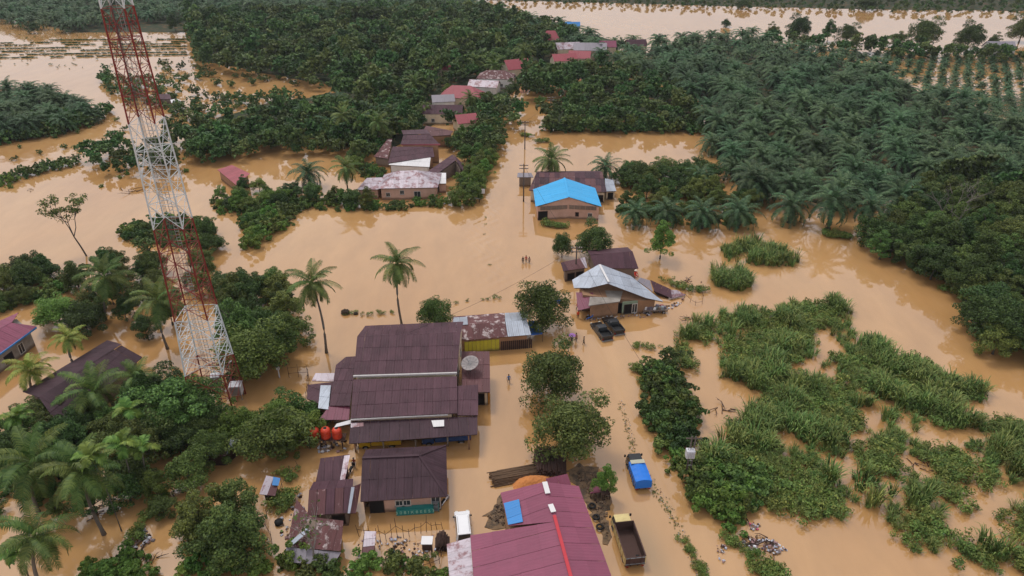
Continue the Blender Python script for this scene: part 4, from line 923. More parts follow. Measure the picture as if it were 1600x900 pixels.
# ------------------------------------------------------------------ the big maroon building
b = bld('warehouse', 640, 640, 'large building with stepped maroon sheet roofs and a satellite dish', 'building')
A0, A1, A2, A3 = (553, 586, 5.0), (714, 581, 5.0), (720, 519, 6.8), (558, 526, 6.8)
roof(b, [A0, A1, A2, A3], R_maroon, (1.1, 2.4))
bk = [W3(A2) + Vector((0, 5.5, -1.7)), W3(A3) + Vector((0, 5.5, -1.7))]
roof(b, [bk[0], bk[1], W3(A3) + Vector((0, .03, -.01)), W3(A2) + Vector((0, .03, -.01))], R_maroon, (1.1, 2.8))
walls(b, [A0, A1, bk[0], bk[1]], W_cream, wins=[(1, .3, 2.6, 1.2, 1.2, 'win'), (1, .7, 2.6, 1.2, 1.2, 'win')], drop=.35)
B0, B1, B2, B3 = (548, 654, 3.9), (714, 646, 3.9), (714, 588, 4.75), (552, 593, 4.75)
roof(b, [B0, B1, B2, B3], R_maroon, (1.1, 2.4))
walls(b, [B0, B1, B2, B3], W_cream, inset=.6, drop=.3, wins=[(0, .2, 1.2, 2.6, 2.2, 'hole'), (0, .55, 1.2, 2.6, 2.2, 'hole'), (0, .85, 1.2, 2.0, 2.2, 'hole')])
C0, C1, C2, C3 = (545, 693, 2.75), (746, 679, 2.75), (746, 650, 3.35), (548, 659, 3.35)
roof(b, [C0, C1, C2, C3], R_dark, (1.2, 2.8))
beam(b, (552, 588, 4.98), (714, 583, 4.98), .24, M_gutter, 'gutter'); beam(b, (548, 656, 3.75), (700, 648, 3.75), .18, M_gutter, 'gutter')
roof(b, [(515, 634, 3.3), (547, 634, 3.5), (556, 557, 5.0), (540, 557, 5.0), (525, 571, 4.5)], R_maroon, (1.1, 2.4))
walls(b, [(516, 634, 3.3), (547, 634, 3.5), (555, 559, 4.8), (526, 571, 4.4)], W_cream, drop=.3)
roof(b, [(480, 624, 2.7), (515, 637, 2.9), (523, 597, 3.3), (480, 601, 3.1)], R_maroon, (1.1, 2.6))
walls(b, [(481, 624, 2.7), (515, 636, 2.9), (522, 598, 3.2), (481, 602, 3.0)], W_brown, drop=.25)
roof(b, [(497, 638, 3.05), (513, 640, 3.1), (517, 602, 3.42), (501, 602, 3.36)], R_zinc, (1.1, 3.0))
roof(b, [(487, 595, 2.9), (523, 596, 2.9), (524, 583, 3.25), (493, 583, 3.25)], R_zincold, (1.2, 2.4))
roof(b, [(498, 656, 2.6), (545, 656, 2.6), (547, 635, 3.2), (514, 635, 3.2)], R_plum, (1.0, 3.0))
roof(b, [(722, 613, 2.9), (766, 613, 2.9), (765, 549, 3.9), (721, 549, 3.9)], R_rust2, (1.1, 2.4))
walls(b, [(722, 613, 2.9), (766, 613, 2.9), (765, 551, 3.8), (721, 551, 3.8)], W_cream, inset=.7, drop=.25, wins=[(1, .15, 1.1, 1.6, 2.0, 'hole'), (0, .6, 1.1, 1.6, 1.9, 'hole')])
roof(b, [(714, 649, 3.55), (747, 649, 3.55), (747, 601, 4.1), (714, 603, 4.1)], R_maroon, (1.1, 2.4))
walls(b, [(714, 649, 3.5), (747, 649, 3.5), (747, 603, 4.0), (714, 604, 4.0)], W_cream, drop=.3)
roof(b, [(677, 512 + 155, 3.22), (694, 666, 3.22), (694, 656, 3.45), (674, 657, 3.45)], R_white, (2.0, 2), name='translucent_panel')
roof(b, [(729, 567, 3.75), (747, 567, 3.75), (747, 561, 3.85), (729, 561, 3.85)], R_white, (2, 2), name='translucent_panel')
roof(b, [(548, 668, 3.24), (568, 666, 3.24), (568, 660, 3.42), (548, 661, 3.42)], R_zincold, (2, 2), name='patched_panel')
roof(b, [(522, 668, 3.0), (548, 662, 3.2), (548, 656, 3.4), (526, 662, 3.2)], R_white, (2, 2), name='canopy_panel')
for px, py in ((556, 706), (600, 703), (650, 700), (700, 697), (733, 702)): post(b, px, py, 2.6, .18, W_brown if px in (556, 733) else W_conc)
for px, py in ((755, 632), (764, 630)): post(b, px, py, 2.7, .22, paint('post_ochre', srgb(190, 130, 50), .8) if 'post_ochre' not in MATS else MATS['post_ochre'])
# satellite dish on its roof
d = empty('satellite_dish', P(735, 578, 3.6), 0, 'grey mesh satellite dish on the spotted maroon roof', 'satellite dish')
mb = MB(); rings = []
for i in range(7):
    r_ = 1.25 * i / 6; rings.append([(r_ * math.cos(k * 2 * math.pi / 24), r_ * math.sin(k * 2 * math.pi / 24), .32 * (i / 6) ** 2) for k in range(24)])
vs = [p for r_ in rings for p in r_]; fs = [(i * 24 + k, i * 24 + (k + 1) % 24, (i + 1) * 24 + (k + 1) % 24, (i + 1) * 24 + k) for i in range(6) for k in range(24)]
Rd = Matrix.Rotation(math.radians(18), 3, 'X') @ Matrix.Rotation(math.radians(-10), 3, 'Y')
M_dish = paint('dish_mesh', srgb(160, 152, 150), .6, .2, 3, .05)
mb.add([Rd @ Vector(v) + Vector((0, 0, 1.0)) for v in vs], fs); o = mb.build('reflector', M_dish, d, True); sm = o.modifiers.new('thick', 'SOLIDIFY'); sm.thickness = .03
mb = MB(); mb.bar((0, 0, -.3), (0, 0, 1.0), .1); mb.build('mast', M_steel, d)
mb = MB()
for k in range(12): mb.bar(Rd @ Vector((0, 0, .03)) + Vector((0, 0, 1)), Rd @ Vector((1.2 * math.cos(k * math.pi / 6), 1.2 * math.sin(k * math.pi / 6), .34)) + Vector((0, 0, 1)), .03)
mb.build('rib', M_steel, d)
mb = MB(); tip = Rd @ Vector((0, 0, .8)) + Vector((0, 0, 1.0))
for k in range(3): mb.bar(Rd @ Vector((.95 * math.cos(k * 2.094), .95 * math.sin(k * 2.094), .2)) + Vector((0, 0, 1)), tip, .03)
mb.box(tip, (.16, .16, .16)); mb.build('feed_arm', M_steel, d)

# ------------------------------------------------------------------ long rusty store behind it
b = bld('store_shed', 780, 540, 'long low store with rusty maroon and zinc roof and yellow shutters', 'building')
f0, f1, r1, r0 = (708, 533, 2.6), (793, 526, 2.6), (789, 503, 3.7), (706, 509, 3.7)
roof(b, [f0, f1, r1, r0], R_rust, (1.0, 2.6)); roof(b, [(788, 489, 2.7), (708, 495, 2.7), r0, r1], R_rust, (1.0, 2.8))
g1, gr = (830, 523, 2.6), (823, 500, 3.7)
roof(b, [(793.6, 526, 2.6), g1, gr, (789.6, 503, 3.7)], R_zinc, (1.0, 3)); roof(b, [(826, 487, 2.7), (788.6, 489, 2.7), (789.6, 503, 3.7), gr], R_zinc, (1.0, 3))
roof(b, [(707, 508.5, 3.78), (731, 507, 3.78), (730, 495, 3.1), (709, 496, 3.1)], R_zinc, (1.2, 3), name='patched_panel')
walls(b, [(709, 533, 2.6), (829, 523, 2.6), (825, 488, 2.7), (709, 495, 2.7)], W_brown, inset=.45, drop=.2)
L = b.location
def edge_panels(b, t0, t1, n, z0, z1, m, name, gap=.05, ed=0):
    q = WQ[b.name]; a, c = q[ed].copy(), q[ed + 1].copy(); a.z = c.z = 0; t = (c - a).normalized(); nr = Vector((t.y, -t.x, 0)); R = Matrix((t, nr, Vector((0, 0, 1)))).transposed(); L_ = (c - a).length; w = L_ * (t1 - t0) / n
    for k in range(n):
        mb = MB(); mb.box(a + t * (L_ * t0 + w * (k + .5)) + nr * .07 + Vector((0, 0, (z0 + z1) / 2)), (w - gap, .1, z1 - z0), R); mb.build(name, m, b)
def front_panels(b, x0, y0, x1, y1, n, z0, z1, m, name, gap=.04, th=.07):
    a, c = V(P(x0, y0)) - b.location, V(P(x1, y1)) - b.location; d = (c - a); t = d.normalized(); nr = Vector((t.y, -t.x, 0)); R = Matrix((t, nr, Vector((0, 0, 1)))).transposed(); w = d.length / n
    for k in range(n):
        mb = MB(); mb.box(a + t * (w * (k + .5)) + nr * .05 + Vector((0, 0, (z0 + z1) / 2)), (w - gap, th, z1 - z0), R); mb.build(name, m, b)
edge_panels(b, .1, .6, 9, -.3, 2.1, W_yellow, 'shutter')
edge_panels(b, .62, 1.08, 16, -.3, 1.6, W_dkwood, 'plank', .1)
# tarpaulin
t = MB(); q = [W3(p) for p in [(829, 524, 1.7), (848, 522, 1.4), (840, 501, 2.6), (826, 501, 2.9)]]
nq = 6; vs = []
for i in range(nq + 1):
    for j in range(nq + 1):
        u, v = i / nq, j / nq; p = q[0] * (1 - u) * (1 - v) + q[1] * u * (1 - v) + q[2] * u * v + q[3] * (1 - u) * v; vs.append(p - q[0] + Vector((0, 0, -.25 * math.sin(math.pi * u) * math.sin(math.pi * v) + random.uniform(-.03, .03))))
t.add(vs, [(i * (nq + 1) + j, (i + 1) * (nq + 1) + j, (i + 1) * (nq + 1) + j + 1, i * (nq + 1) + j + 1) for i in range(nq) for j in range(nq)])
M_tarp = paint('tarp_blue', srgb(42, 88, 158), .6, .2, 2, .1)
tp = empty('tarpaulin_awning', q[0], 0, 'dark blue tarpaulin stretched from the end of the rusty store', 'tarpaulin')
o = t.build('sheet', M_tarp, tp, True); o.modifiers.new('s', 'SOLIDIFY').thickness = .02
for k in (0, 1):
    mb = MB(); pp = q[k] - q[0]; mb.bar((pp.x, pp.y, -q[0].z - .5), (pp.x, pp.y, pp.z + .03), .07); mb.build('pole', W_dkwood, tp)

# ------------------------------------------------------------------ hip-roofed house with teal sign
b = bld('bungalow', 630, 780, 'brown hip roofed house with cream wall, set before the big maroon building')
e0, e1 = (563, 784, 2.6), (699, 776, 2.6); k0, k1 = (566, 716, 4.7), (655, 712, 4.7); h0, h1 = (572, 703, 2.7), (697, 696, 2.7)
roof(b, [e0, e1, k1, k0], R_dark, (1.0, 2.2)); roof(b, [h1, h0, k0, k1], R_dark, (1.0, 2.2)); roof(b, [e1, h1, k1], R_dark, (1.0, 2.4))
beam(b, k0, k1, .3, R_dark, 'ridge_cap', .08, .08); beam(b, k1, e1, .26, R_dark, 'ridge_cap', .06, .06); beam(b, k1, h1, .26, R_dark, 'ridge_cap', .06, .06)
walls(b, [e0, e1, h1, h0], W_pink, inset=.8, drop=.15, wins=[(0, .42, 1.35, .9, .8, 'win'), (0, .52, 1.35, .9, .8, 'win'), (0, .1, 1.0, 1.6, 2.0, 'hole'), (0, .93, 1.2, 1.0, 2.0, 'win')])
mb = MB(); kk = V(P(566, 720, 3.6)) - b.location
walls(b, [(566, 783, 2.6), (566.5, 714, 4.6), (573, 703, 2.7)], W_pink, inset=.5, drop=.2, name='gable_wall')
s = empty('sign_board', P(650, 806), 0, 'long teal sign board with pale lettering before the hip roofed house', 'sign')
a, c = V(P(620, 806)) - s.location, V(P(678, 802)) - s.location; tt = (c - a).normalized(); nr = Vector((tt.y, -tt.x, 0)); R = Matrix((tt, nr, Vector((0, 0, 1)))).transposed()
M_teal = paint('sign_teal', srgb(44, 128, 124), .6, .15, 1.5, .03); M_letter = paint('sign_letter', srgb(150, 196, 176), .6, .15, 2, .03)
mb = MB(); mb.box((a + c) / 2 + Vector((0, 0, .45)), ((c - a).length, .08, .85), R); mb.build('board', M_teal, s)
mb = MB(); mb.box((a + c) / 2 + Vector((0, 0, .45)) - nr * .35, ((c - a).length, .5, .9), R); mb.build('planter_back', M_teal, s)
fc = bpy.data.curves.new('sign_text', 'FONT'); fc.body = '3 0 8 I K 8 E E 5 3'; fc.size = .6; fc.align_x = 'CENTER'; fc.align_y = 'CENTER'; fc.extrude = .015
fo = bpy.data.objects.new('sign_text', fc); COL.objects.link(fo); bpy.context.view_layer.update()
fm = bpy.data.meshes.new_from_object(fo.evaluated_get(bpy.context.evaluated_depsgraph_get())); bpy.data.objects.remove(fo)
lo = link('lettering', fm, None, s); fm.materials.clear(); fm.materials.append(M_letter); RR = Matrix((tt, Vector((0, 0, 1)), nr)).transposed().to_4x4(); lo.matrix_local = Matrix.Translation((a + c) / 2 + nr * .06 + Vector((0, 0, .45))) @ RR
s = empty('metal_rack', P(681, 800), 0, 'teal metal rack at the right end of the teal sign', 'rack')
for dx in (-.35, .35):
    for dy in (0, .5): mb = MB(); mb.bar((dx, dy, -.4), (dx, dy, 1.5), .06); mb.build('upright', M_teal, s)
for z in (.2, .75, 1.3): mb = MB(); mb.box((0, .25, z), (.76, .56, .05)); mb.build('shelf', M_steel, s)

# ------------------------------------------------------------------ sheds left of it
b = bld('lean_to_shed', 518, 745, 'maroon lean-to shed with a pale sheet along its right edge', 'shed')
roof(b, [(493, 755, 2.2), (538, 750, 2.2), (546, 710, 3.1), (501, 716, 3.1)], R_maroon, (1.0, 2.6)); walls(b, [(494, 755, 2.2), (537, 750, 2.2), (545, 711, 3.0), (502, 717, 3.0)], W_dkwood, drop=.2, wins=[(1, .4, 1.0, 1.6, 1.6, 'hole')])
roof(b, [(531, 751, 2.36), (539, 750, 2.36), (547, 711, 3.2), (538, 712, 3.2)], R_zincold, (1.2, 2.2), name='edge_panel')
b = bld('gabled_shed', 520, 800, 'maroon gabled shed with pale rain streaks between the lean-to and the rusty barn', 'shed')
roof(b, [(480, 806, 2.3), (545, 801, 2.3), (551, 761, 3.7), (483, 766, 3.7)], R_maroon, (1.0, 2.6), mats=[R_maroon, R_maroon, R_rust2], gap=.03); roof(b, [(552, 748, 2.7), (490, 753, 2.7), (483, 766, 3.7), (551, 761, 3.7)], R_maroon, (1.0, 2.6))
roof(b, [(546, 803, 2.2), (557, 801, 2.1), (563, 756, 2.8), (551, 760, 3.4)], R_rust2, (1.2, 2.4)); roof(b, [(543, 802, 2.5), (547, 802, 2.5), (554, 761, 3.8), (549, 761, 3.8)], R_zinc, (1, 3), name='edge_panel')
walls(b, [(481, 806, 2.3), (545, 801, 2.3), (551, 750, 2.7), (490, 754, 2.7)], W_wood, drop=.2, wins=[(0, .75, 1.1, 1.4, 1.4, 'hole')])
b = bld('rusty_barn', 490, 850, 'old barn with rust blotched sagging roof under a bare tree', 'shed')
roof(b, [(446, 853, 1.6), (533, 862, 1.6), (537, 814, 3.0), (484, 806, 3.2), (466, 782, 3.0)], R_rust, (1.0, 2.4)); walls(b, [(447, 853, 1.6), (532, 862, 1.6), (536, 815, 2.9), (485, 807, 3.0), (467, 783, 2.9)], W_wood, drop=.15)
roof(b, [(447, 852, 1.78), (452, 856, 1.78), (484, 829, 2.75), (480, 824, 2.75)], R_zinc, (3, 3), name='patched_panel')
roof(b, [(447, 878, .9), (520, 884, .9), (533, 863, 1.5), (447, 855, 1.5)], R_grey, (1.2, 2.4))

# ------------------------------------------------------------------ red workshop at the bottom edge
b = bld('workshop', 850, 850, 'workshop with large red roof, red ridge line and a blue roof panel', 'building')
K0, K1, K2 = (851, 753, 5.6), (868, 815, 5.6), (909, 965, 5.6)
roof(b, [(795, 822, 4.2), (782, 770, 4.2), K0, K1], R_red, (2.2, 2.4)); roof(b, [(745, 965, 3.4), (735, 837, 3.4), K1, K2], R_red, (2.2, 2.4)); roof(b, [(904, 760, 4.5), (979, 965, 4.5), K2, K0], R_red, (2.2, 2.2))
roof(b, [(707, 965, 2.7), (698, 850, 2.7), (735, 840, 3.2), (744, 965, 3.2)], R_zincold, (1.2, 2.6))
roof(b, [(794, 820, 4.32), (787, 786, 4.32), (811, 780, 4.85), (817, 815, 4.85)], R_bluepanel, (1.2, 3), name='blue_panel')
roof(b, [(893, 757, 4.3), (855, 762, 4.3), (853, 747, 5.0), (886, 741, 4.6)], R_plum, (1.2, 2.6))
beam(b, (866, 806, 5.66), K2, .34, R_redcap, 'ridge_cap', .1, .08)
for a_, c_ in (((851, 754), (856, 772)), ((860, 789), (865, 801))): beam(b, (*a_, 5.66), (*c_, 5.66), .55, R_white, 'ridge_panel', .08, .1)
walls(b, [(738, 965, 3.4), (737, 838, 3.4), (783, 824, 3.9), (783, 771, 4.2), (851, 755, 5.3), (903, 761, 4.4), (978, 965, 4.4)], W_brown, inset=.7, drop=.3)
walls(b, [(709, 965, 2.6), (701, 851, 2.6), (735, 842, 3.0), (742, 965, 3.0)], W_conc, inset=.4, drop=.25)

# ------------------------------------------------------------------ zinc house with people at its door
b = bld('zinc_house', 965, 475, 'zinc roofed house with green wall and concrete shop front, people at its side')
roof(b, [(923, 453, 3.6), (896, 448, 3.5), (894, 437, 3.5), (937, 414, 5.3), (951, 441, 5.3)], R_zinc, (1.6, 2.6)); roof(b, [(1008, 468, 2.9), (1037, 470, 2.5), (985, 431, 3.9), (937, 414, 5.3), (951, 441, 5.3)], R_zinc, (1.6, 2.6))
beam(b, (937, 414, 5.36), (951, 441, 5.36), .35, R_white, 'ridge_cap', .08, .08)
walls(b, [(905, 460, 3.3), (1008, 486 - 16, 2.7), (1030, 468, 2.5), (985, 433, 3.5), (900, 440, 3.3)], W_brown, inset=.5, drop=.2, z0=-.6)
bl = MB(); q = [V(P(x, y)) - b.location for x, y in ((921, 499), (964, 493), (970, 474), (924, 480))]
bl.prism([(p.x, p.y) for p in q], -.6, 2.7); bl.build('shop_front', W_brown, b)
bl = MB(); q2 = [p + (p - sum(q, Vector()) / 4) * .12 for p in q]; bl.prism([(p.x, p.y) for p in q2], 2.71, 2.85); bl.build('concrete_slab', W_conc, b)
roof(b, [(903, 486, 1.7), (926, 479, 2.4), (927, 458, 3.0), (900, 456, 2.9)], R_plum, (1.2, 3), name='awning')
g = V(P(981, 489)) - b.location
opening(b, g + Vector((-1.2, -.1, 1.0)), Vector((0, -1, 0)), 1.3, 2.0, 'hole'); opening(b, g + Vector((.6, -.1, 1.2)), Vector((0, -1, 0)), .9, 1.4, 'win')
pn = MB(); a, c = V(P(971, 492)) - b.location, V(P(1006, 488)) - b.location; d_ = (c - a).normalized(); nr = Vector((d_.y, -d_.x, 0)); R = Matrix((d_, nr, Vector((0, 0, 1)))).transposed()
pn.box((a + c) / 2 + Vector((0, 0, 1.0)), ((c - a).length, .12, 3.0), R); pn.build('green_wall', W_green, b)
for t_, w_, k_ in ((.25, 1.3, 'hole'), (.55, .9, 'win')): opening(b, a + (c - a) * t_ + nr * .08 + Vector((0, 0, 1.1)), nr, w_, 1.7, k_)
b = bld('maroon_house', 960, 420, 'maroon roofed house behind the zinc roof, under the round dark tree')
roof(b, [(930, 420, 2.7), (998, 419, 2.7), (988, 393, 4.3), (922, 398, 4.3)], R_maroon, (1.2, 2.6)); bk = [W3((988, 393, 4.3)) + Vector((0, 5, -1.6)), W3((922, 398, 4.3)) + Vector((0, 5, -1.6))]
roof(b, [bk[0], bk[1], W3((922, 398, 4.29)), W3((988, 393, 4.29))], R_maroon, (1.2, 2.8)); walls(b, [(931, 420, 2.7), (997, 419, 2.7), bk[0], bk[1]], W_wood, drop=.2)
b = bld('patched_shed', 898, 425, 'small shed with patched maroon and white roof left of the zinc house', 'shed')
roof(b, [(880, 424, 2.3), (918, 418, 2.3), (914, 402, 2.9), (876, 410, 2.9)], R_rust2, (1.1, 2.6), mats=[R_rust2, R_maroon, R_zincold, R_maroon]); walls(b, [(881, 424, 2.3), (917, 418, 2.3), (914, 404, 2.8), (878, 411, 2.8)], W_wood, drop=.2, wins=[(0, .3, .9, 1.4, 1.4, 'hole'), (0, .75, .9, 1.4, 1.4, 'hole')])
b = bld('collapsed_shed', 1045, 462, 'collapsed shed of slumped maroon and grey sheets right of the zinc house', 'shed')
roof(b, [(1022, 455, .9), (1050, 466, .5), (1048, 452, 1.4), (1016, 437, 2.2)], R_maroon, (1.2, 2.4)); roof(b, [(1050, 466, .4), (1072, 461, .25), (1058, 453, .9), (1047, 453, 1.0)], R_zincold, (1.2, 2.4)); roof(b, [(996, 438, 2.6), (1020, 456, 1.0), (1016, 438, 2.0), (1000, 434, 2.6)], R_grey, (1.2, 2.4))
walls(b, [(1024, 455, .8), (1048, 464, .5), (1046, 454, 1.0), (1020, 442, 1.6)], W_dkwood, drop=.25)

# ------------------------------------------------------------------ blue-roofed house and its neighbour
b = bld('blue_roof_house', 888, 335, 'house with bright blue gable roof and unplastered pink brick front')
rb, rf, lb, lf, rbk, rfr = (882, 278, 5.2), (889, 308, 5.2), (833, 296, 3.3), (837, 323, 3.3), (930, 294, 3.3), (940, 323, 3.3)
roof(b, [lf, lb, rb, rf], R_blue, (1.2, 3)); roof(b, [rbk, rfr, rf, rb], R_blue, (1.2, 3)); beam(b, rb, rf, .35, R_blue, 'ridge_cap', .06, .07)
walls(b, [lf, rf, rfr, rbk, rb, lb], W_pink, inset=.45, drop=.25, wins=[(0, .17, 1.0, 2.0, 2.0, 'hole'), (1, .3, 1.1, .7, .9, 'hole'), (1, .72, 1.1, .9, .9, 'win')])
edge_panels(b, .08, .97, 5, 2.3, 3.15, W_wood, 'plank', .05); edge_panels(b, .03, .92, 5, 2.3, 3.15, W_wood, 'plank', .05, 1)
b = bld('rusty_house', 890, 305, 'long house with brown roof freckled with rust behind the blue roof')
roof(b, [(826, 298, 2.8), (948, 300, 2.8), (941, 269, 4.5), (838, 270, 4.5)], R_rust2, (1.2, 2.6), mats=[R_rust2, R_maroon, R_dark]); bk = [W3((941, 269, 4.5)) + Vector((0, 5.5, -1.7)), W3((838, 270, 4.5)) + Vector((0, 5.5, -1.7))]
roof(b, [bk[0], bk[1], W3((838, 270, 4.49)), W3((941, 269, 4.49))], R_maroon, (1.2, 3)); walls(b, [(827, 298, 2.8), (947, 300, 2.8), bk[0], bk[1]], W_cream, drop=.2, wins=[(0, .95, 1.1, 1.2, 1.6, 'hole')])
roof(b, [(946, 299, 2.3), (963, 299, 2.2), (958, 281, 3.0), (945, 279, 3.0)], R_zinc, (1.2, 3)); walls(b, [(947, 299, 2.3), (962, 299, 2.2), (957, 282, 2.8), (946, 281, 2.8)], W_cream, drop=.2, wins=[(0, .5, 1.0, 1.2, 1.5, 'hole')])
b = bld('roadside_hut', 822, 288, 'small grey hut at the left end of the rusty brown roof', 'shed')
roof(b, [(808, 277, 2.4), (834, 277, 2.4), (830, 270, 2.9), (809, 270, 2.9)], R_grey, (1.2, 2.6)); walls(b, [(809, 277, 2.4), (832, 277, 2.4), (829, 271, 2.8), (810, 271, 2.8)], W_wood, drop=.15)

# ------------------------------------------------------------------ pink house and the maroon cluster behind it
b = bld('pink_house', 640, 310, 'pink walled house with streaked grey mauve hipped roof at the water edge')
e0, e1, k0, k1 = (591, 295, 2.9), (684, 293, 2.9), (622, 267, 5.0), (651, 266, 5.0); h0, h1 = (600, 273, 2.9), (690, 271, 2.9)
roof(b, [e0, e1, k1, k0], R_zincold, (1.1, 2.6)); roof(b, [h1, h0, k0, k1], R_zincold, (1.1, 2.6)); roof(b, [e1, h1, k1], R_zincold, (1.1, 3)); roof(b, [h0, e0, k0], R_zincold, (1.1, 3))
walls(b, [e0, e1, h1, h0], W_pink, inset=.5, drop=.15, wins=[(0, .12, 1.3, .9, .9, 'win'), (0, .38, 1.8, .9, .9, 'win'), (0, .66, 1.2, 1.5, 1.5, 'win')])
roof(b, [(557, 297, 2.4), (591, 296, 2.4), (601, 277, 3.2), (573, 278, 3.2)], R_zincold, (1.2, 2.6)); walls(b, [(558, 297, 2.4), (591, 296, 2.4), (600, 278, 3.0), (574, 279, 3.0)], W_pink, drop=.15)
roof(b, [(684, 287, 2.4), (697, 287, 2.4), (697, 270, 2.9), (684, 270, 2.9)], R_white, (2, 3)); walls(b, [(685, 287, 2.4), (697, 287, 2.4), (697, 271, 2.8), (685, 271, 2.8)], W_pink, drop=.15)
b = bld('maroon_cluster_house', 645, 250, 'tall maroon house with white lean-to roof above the pink house')
roof(b, [(606, 254, 3.0), (679, 246, 3.0), (676, 228, 4.6), (613, 230, 4.6)], R_maroon, (1.3, 2.6)); walls(b, [(607, 254, 3.0), (678, 246, 3.0), (676, 229, 4.4), (613, 231, 4.4)], W_brown, drop=.2)
roof(b, [(626, 226, 5.0), (688, 226, 5.0), (672, 210, 6.6), (630, 211, 6.6)], R_maroon, (1.3, 2.6)); walls(b, [(627, 227, 4.9), (687, 227, 4.9), (672, 211, 6.4), (631, 212, 6.4)], W_brown, drop=.2)
roof(b, [(666, 202, 4.2), (627, 204, 4.2), (630, 210, 6.55), (672, 209, 6.55)], R_maroon, (1.3, 3)); beam(b, (627, 226, 4.95), (688, 226, 4.95), .3, R_pink, 'fascia', .3)
roof(b, [(607, 258, 2.5), (671, 261, 2.5), (673, 246, 3.1), (617, 246, 3.1)], R_white, (1.5, 3)); walls(b, [(608, 258, 2.5), (670, 261, 2.5), (672, 247, 3.0), (618, 247, 3.0)], W_white, drop=.15)
b = bld('rust_speckled_house', 600, 246, 'lean-to with rust speckled roof left of the tall maroon house', 'shed')
roof(b, [(584, 245, 2.4), (606, 248, 2.4), (613, 217, 3.8), (606, 217, 3.8)], R_rust, (1.2, 2.6)); walls(b, [(585, 245, 2.4), (606, 248, 2.4), (612, 219, 3.6), (606, 219, 3.6)], W_wood, drop=.2)
b = bld('spotted_roof_house', 690, 215, 'house with brown white spotted roof behind the tall maroon house')
roof(b, [(655, 213, 3.2), (703, 212, 3.2), (708, 204, 4.2), (666, 197, 4.8)], R_rust2, (1.4, 2.6)); walls(b, [(656, 213, 3.2), (703, 212, 3.2), (707, 205, 4.0), (666, 199, 4.4)], W_brown, drop=.2)
b = bld('brown_gable_house', 695, 268, 'small house with brown gable roof right of the white lean-to')
roof(b, [(665, 269, 2.5), (684, 272, 2.5), (713, 249, 4.0), (707, 242, 4.0)], R_maroon, (1.2, 2.6)); roof(b, [(722, 268, 2.5), (727, 258, 2.5), (707.5, 242, 4.0), (713.5, 249, 4.0)], R_maroon, (1.2, 2.6)); walls(b, [(667, 269, 2.5), (684, 271, 2.5), (713, 251, 3.6), (721, 267, 2.5), (724, 259, 2.5), (707, 244, 3.6)], W_wood, drop=.2)

# ------------------------------------------------------------------ left edge houses
b = bld('pink_roof_house', 20, 575, 'house with pink sheet roof and blue fascia at the left edge')
roof(b, [(-40, 582, 3.0), (57, 511, 3.0), (18, 503, 4.6), (-60, 548, 4.6)], R_red, (1.2, 3)); roof(b, [(30, 490, 3.2), (-70, 530, 3.2), (-60, 547, 4.59), (18, 502, 4.59)], R_red, (1.2, 3)); beam(b, (-40, 583, 2.95), (57, 512, 2.95), .12, R_bluepanel, 'fascia', .25)
walls(b, [(-38, 580, 3.0), (55, 512, 3.0), (29, 492, 3.1), (-68, 530, 3.1)], W_conc, inset=.6, drop=.25, wins=[(0, .5, 1.2, 1.6, 1.2, 'hole'), (0, .75, 1.2, 1.0, 1.6, 'win')])
b = bld('dark_roof_house', 140, 610, 'long house with nearly black gable roof half hidden by palms')
roof(b, [(95, 668, 2.6), (222, 560, 2.6), (190, 538, 4.6), (60, 622, 4.6)], R_dark, (1.2, 2.8)); roof(b, [(168, 532, 2.8), (35, 612, 2.8), (60, 621.5, 4.59), (190, 537.5, 4.59)], R_dark, (1.2, 2.8)); walls(b, [(96, 666, 2.6), (220, 560, 2.6), (169, 534, 2.7), (38, 612, 2.7)], W_wood, inset=.5, drop=.25)
b = bld('small_pink_house', 368, 285, 'small house with pink roof among bushes right of the mast')
roof(b, [(340, 266, 2.4), (369, 289, 2.4), (391, 272, 3.2), (362, 257, 3.4)], R_pink, (1.3, 3)); walls(b, [(341, 266, 2.4), (369, 288, 2.4), (389, 272, 3.0), (362, 259, 3.0)], W_brown, drop=.15, wins=[(1, .5, 1.0, .8, .8, 'win')])
b = bld('orchard_hut', 262, 158, 'tiny maroon hut with white lean-to in the drowned orchard', 'hut')
roof(b, [(249, 155, 2.4), (268, 155, 2.4), (265, 147, 3.4), (248, 147, 3.4)], R_maroon, (2.2, 4)); roof(b, [(268, 161, 1.8), (283, 158, 1.8), (277, 154, 2.4), (266, 156, 2.4)], R_white, (2.2, 4)); walls(b, [(250, 155, 2.4), (268, 155, 2.4), (265, 148, 3.2), (249, 148, 3.2)], W_wood, drop=.2)
# tin shed under the trees and chicken coop
b = bld('tin_shed', 335, 715, 'low shed patched with tin sheets under the trees left of the tanks', 'shed')
roof(b, [(295, 712, 1.8), (352, 712, 1.8), (375, 684, 2.6), (318, 690, 2.6)], R_zincold, (1.2, 1.8), mats=[R_zinc, R_zincold, R_rust2]); walls(b, [(297, 712, 1.8), (351, 712, 1.8), (373, 686, 2.4), (319, 691, 2.4)], W_dkwood, drop=.2)
b = bld('chicken_coop', 422, 775, 'small coop with striped tin roof and a blue panel standing in water', 'coop')
roof(b, [(405, 772, 1.2), (430, 775, 1.2), (437, 747, 2.0), (416, 743, 2.0)], R_rust, (1.0, 1.6), mats=[R_rust, R_zincold, R_rust2]); roof(b, [(425, 758, 1.85), (435, 759, 1.8), (438, 747, 2.12), (427, 745, 2.16)], R_bluepanel, (2, 2), name='blue_panel'); walls(b, [(407, 772, 1.2), (430, 775, 1.2), (436, 748, 1.9), (417, 745, 1.9)], W_dkwood, drop=.15)
b = bld('pen_shed', 578, 855, 'narrow striped tin shed beside the stake fence pen', 'shed')
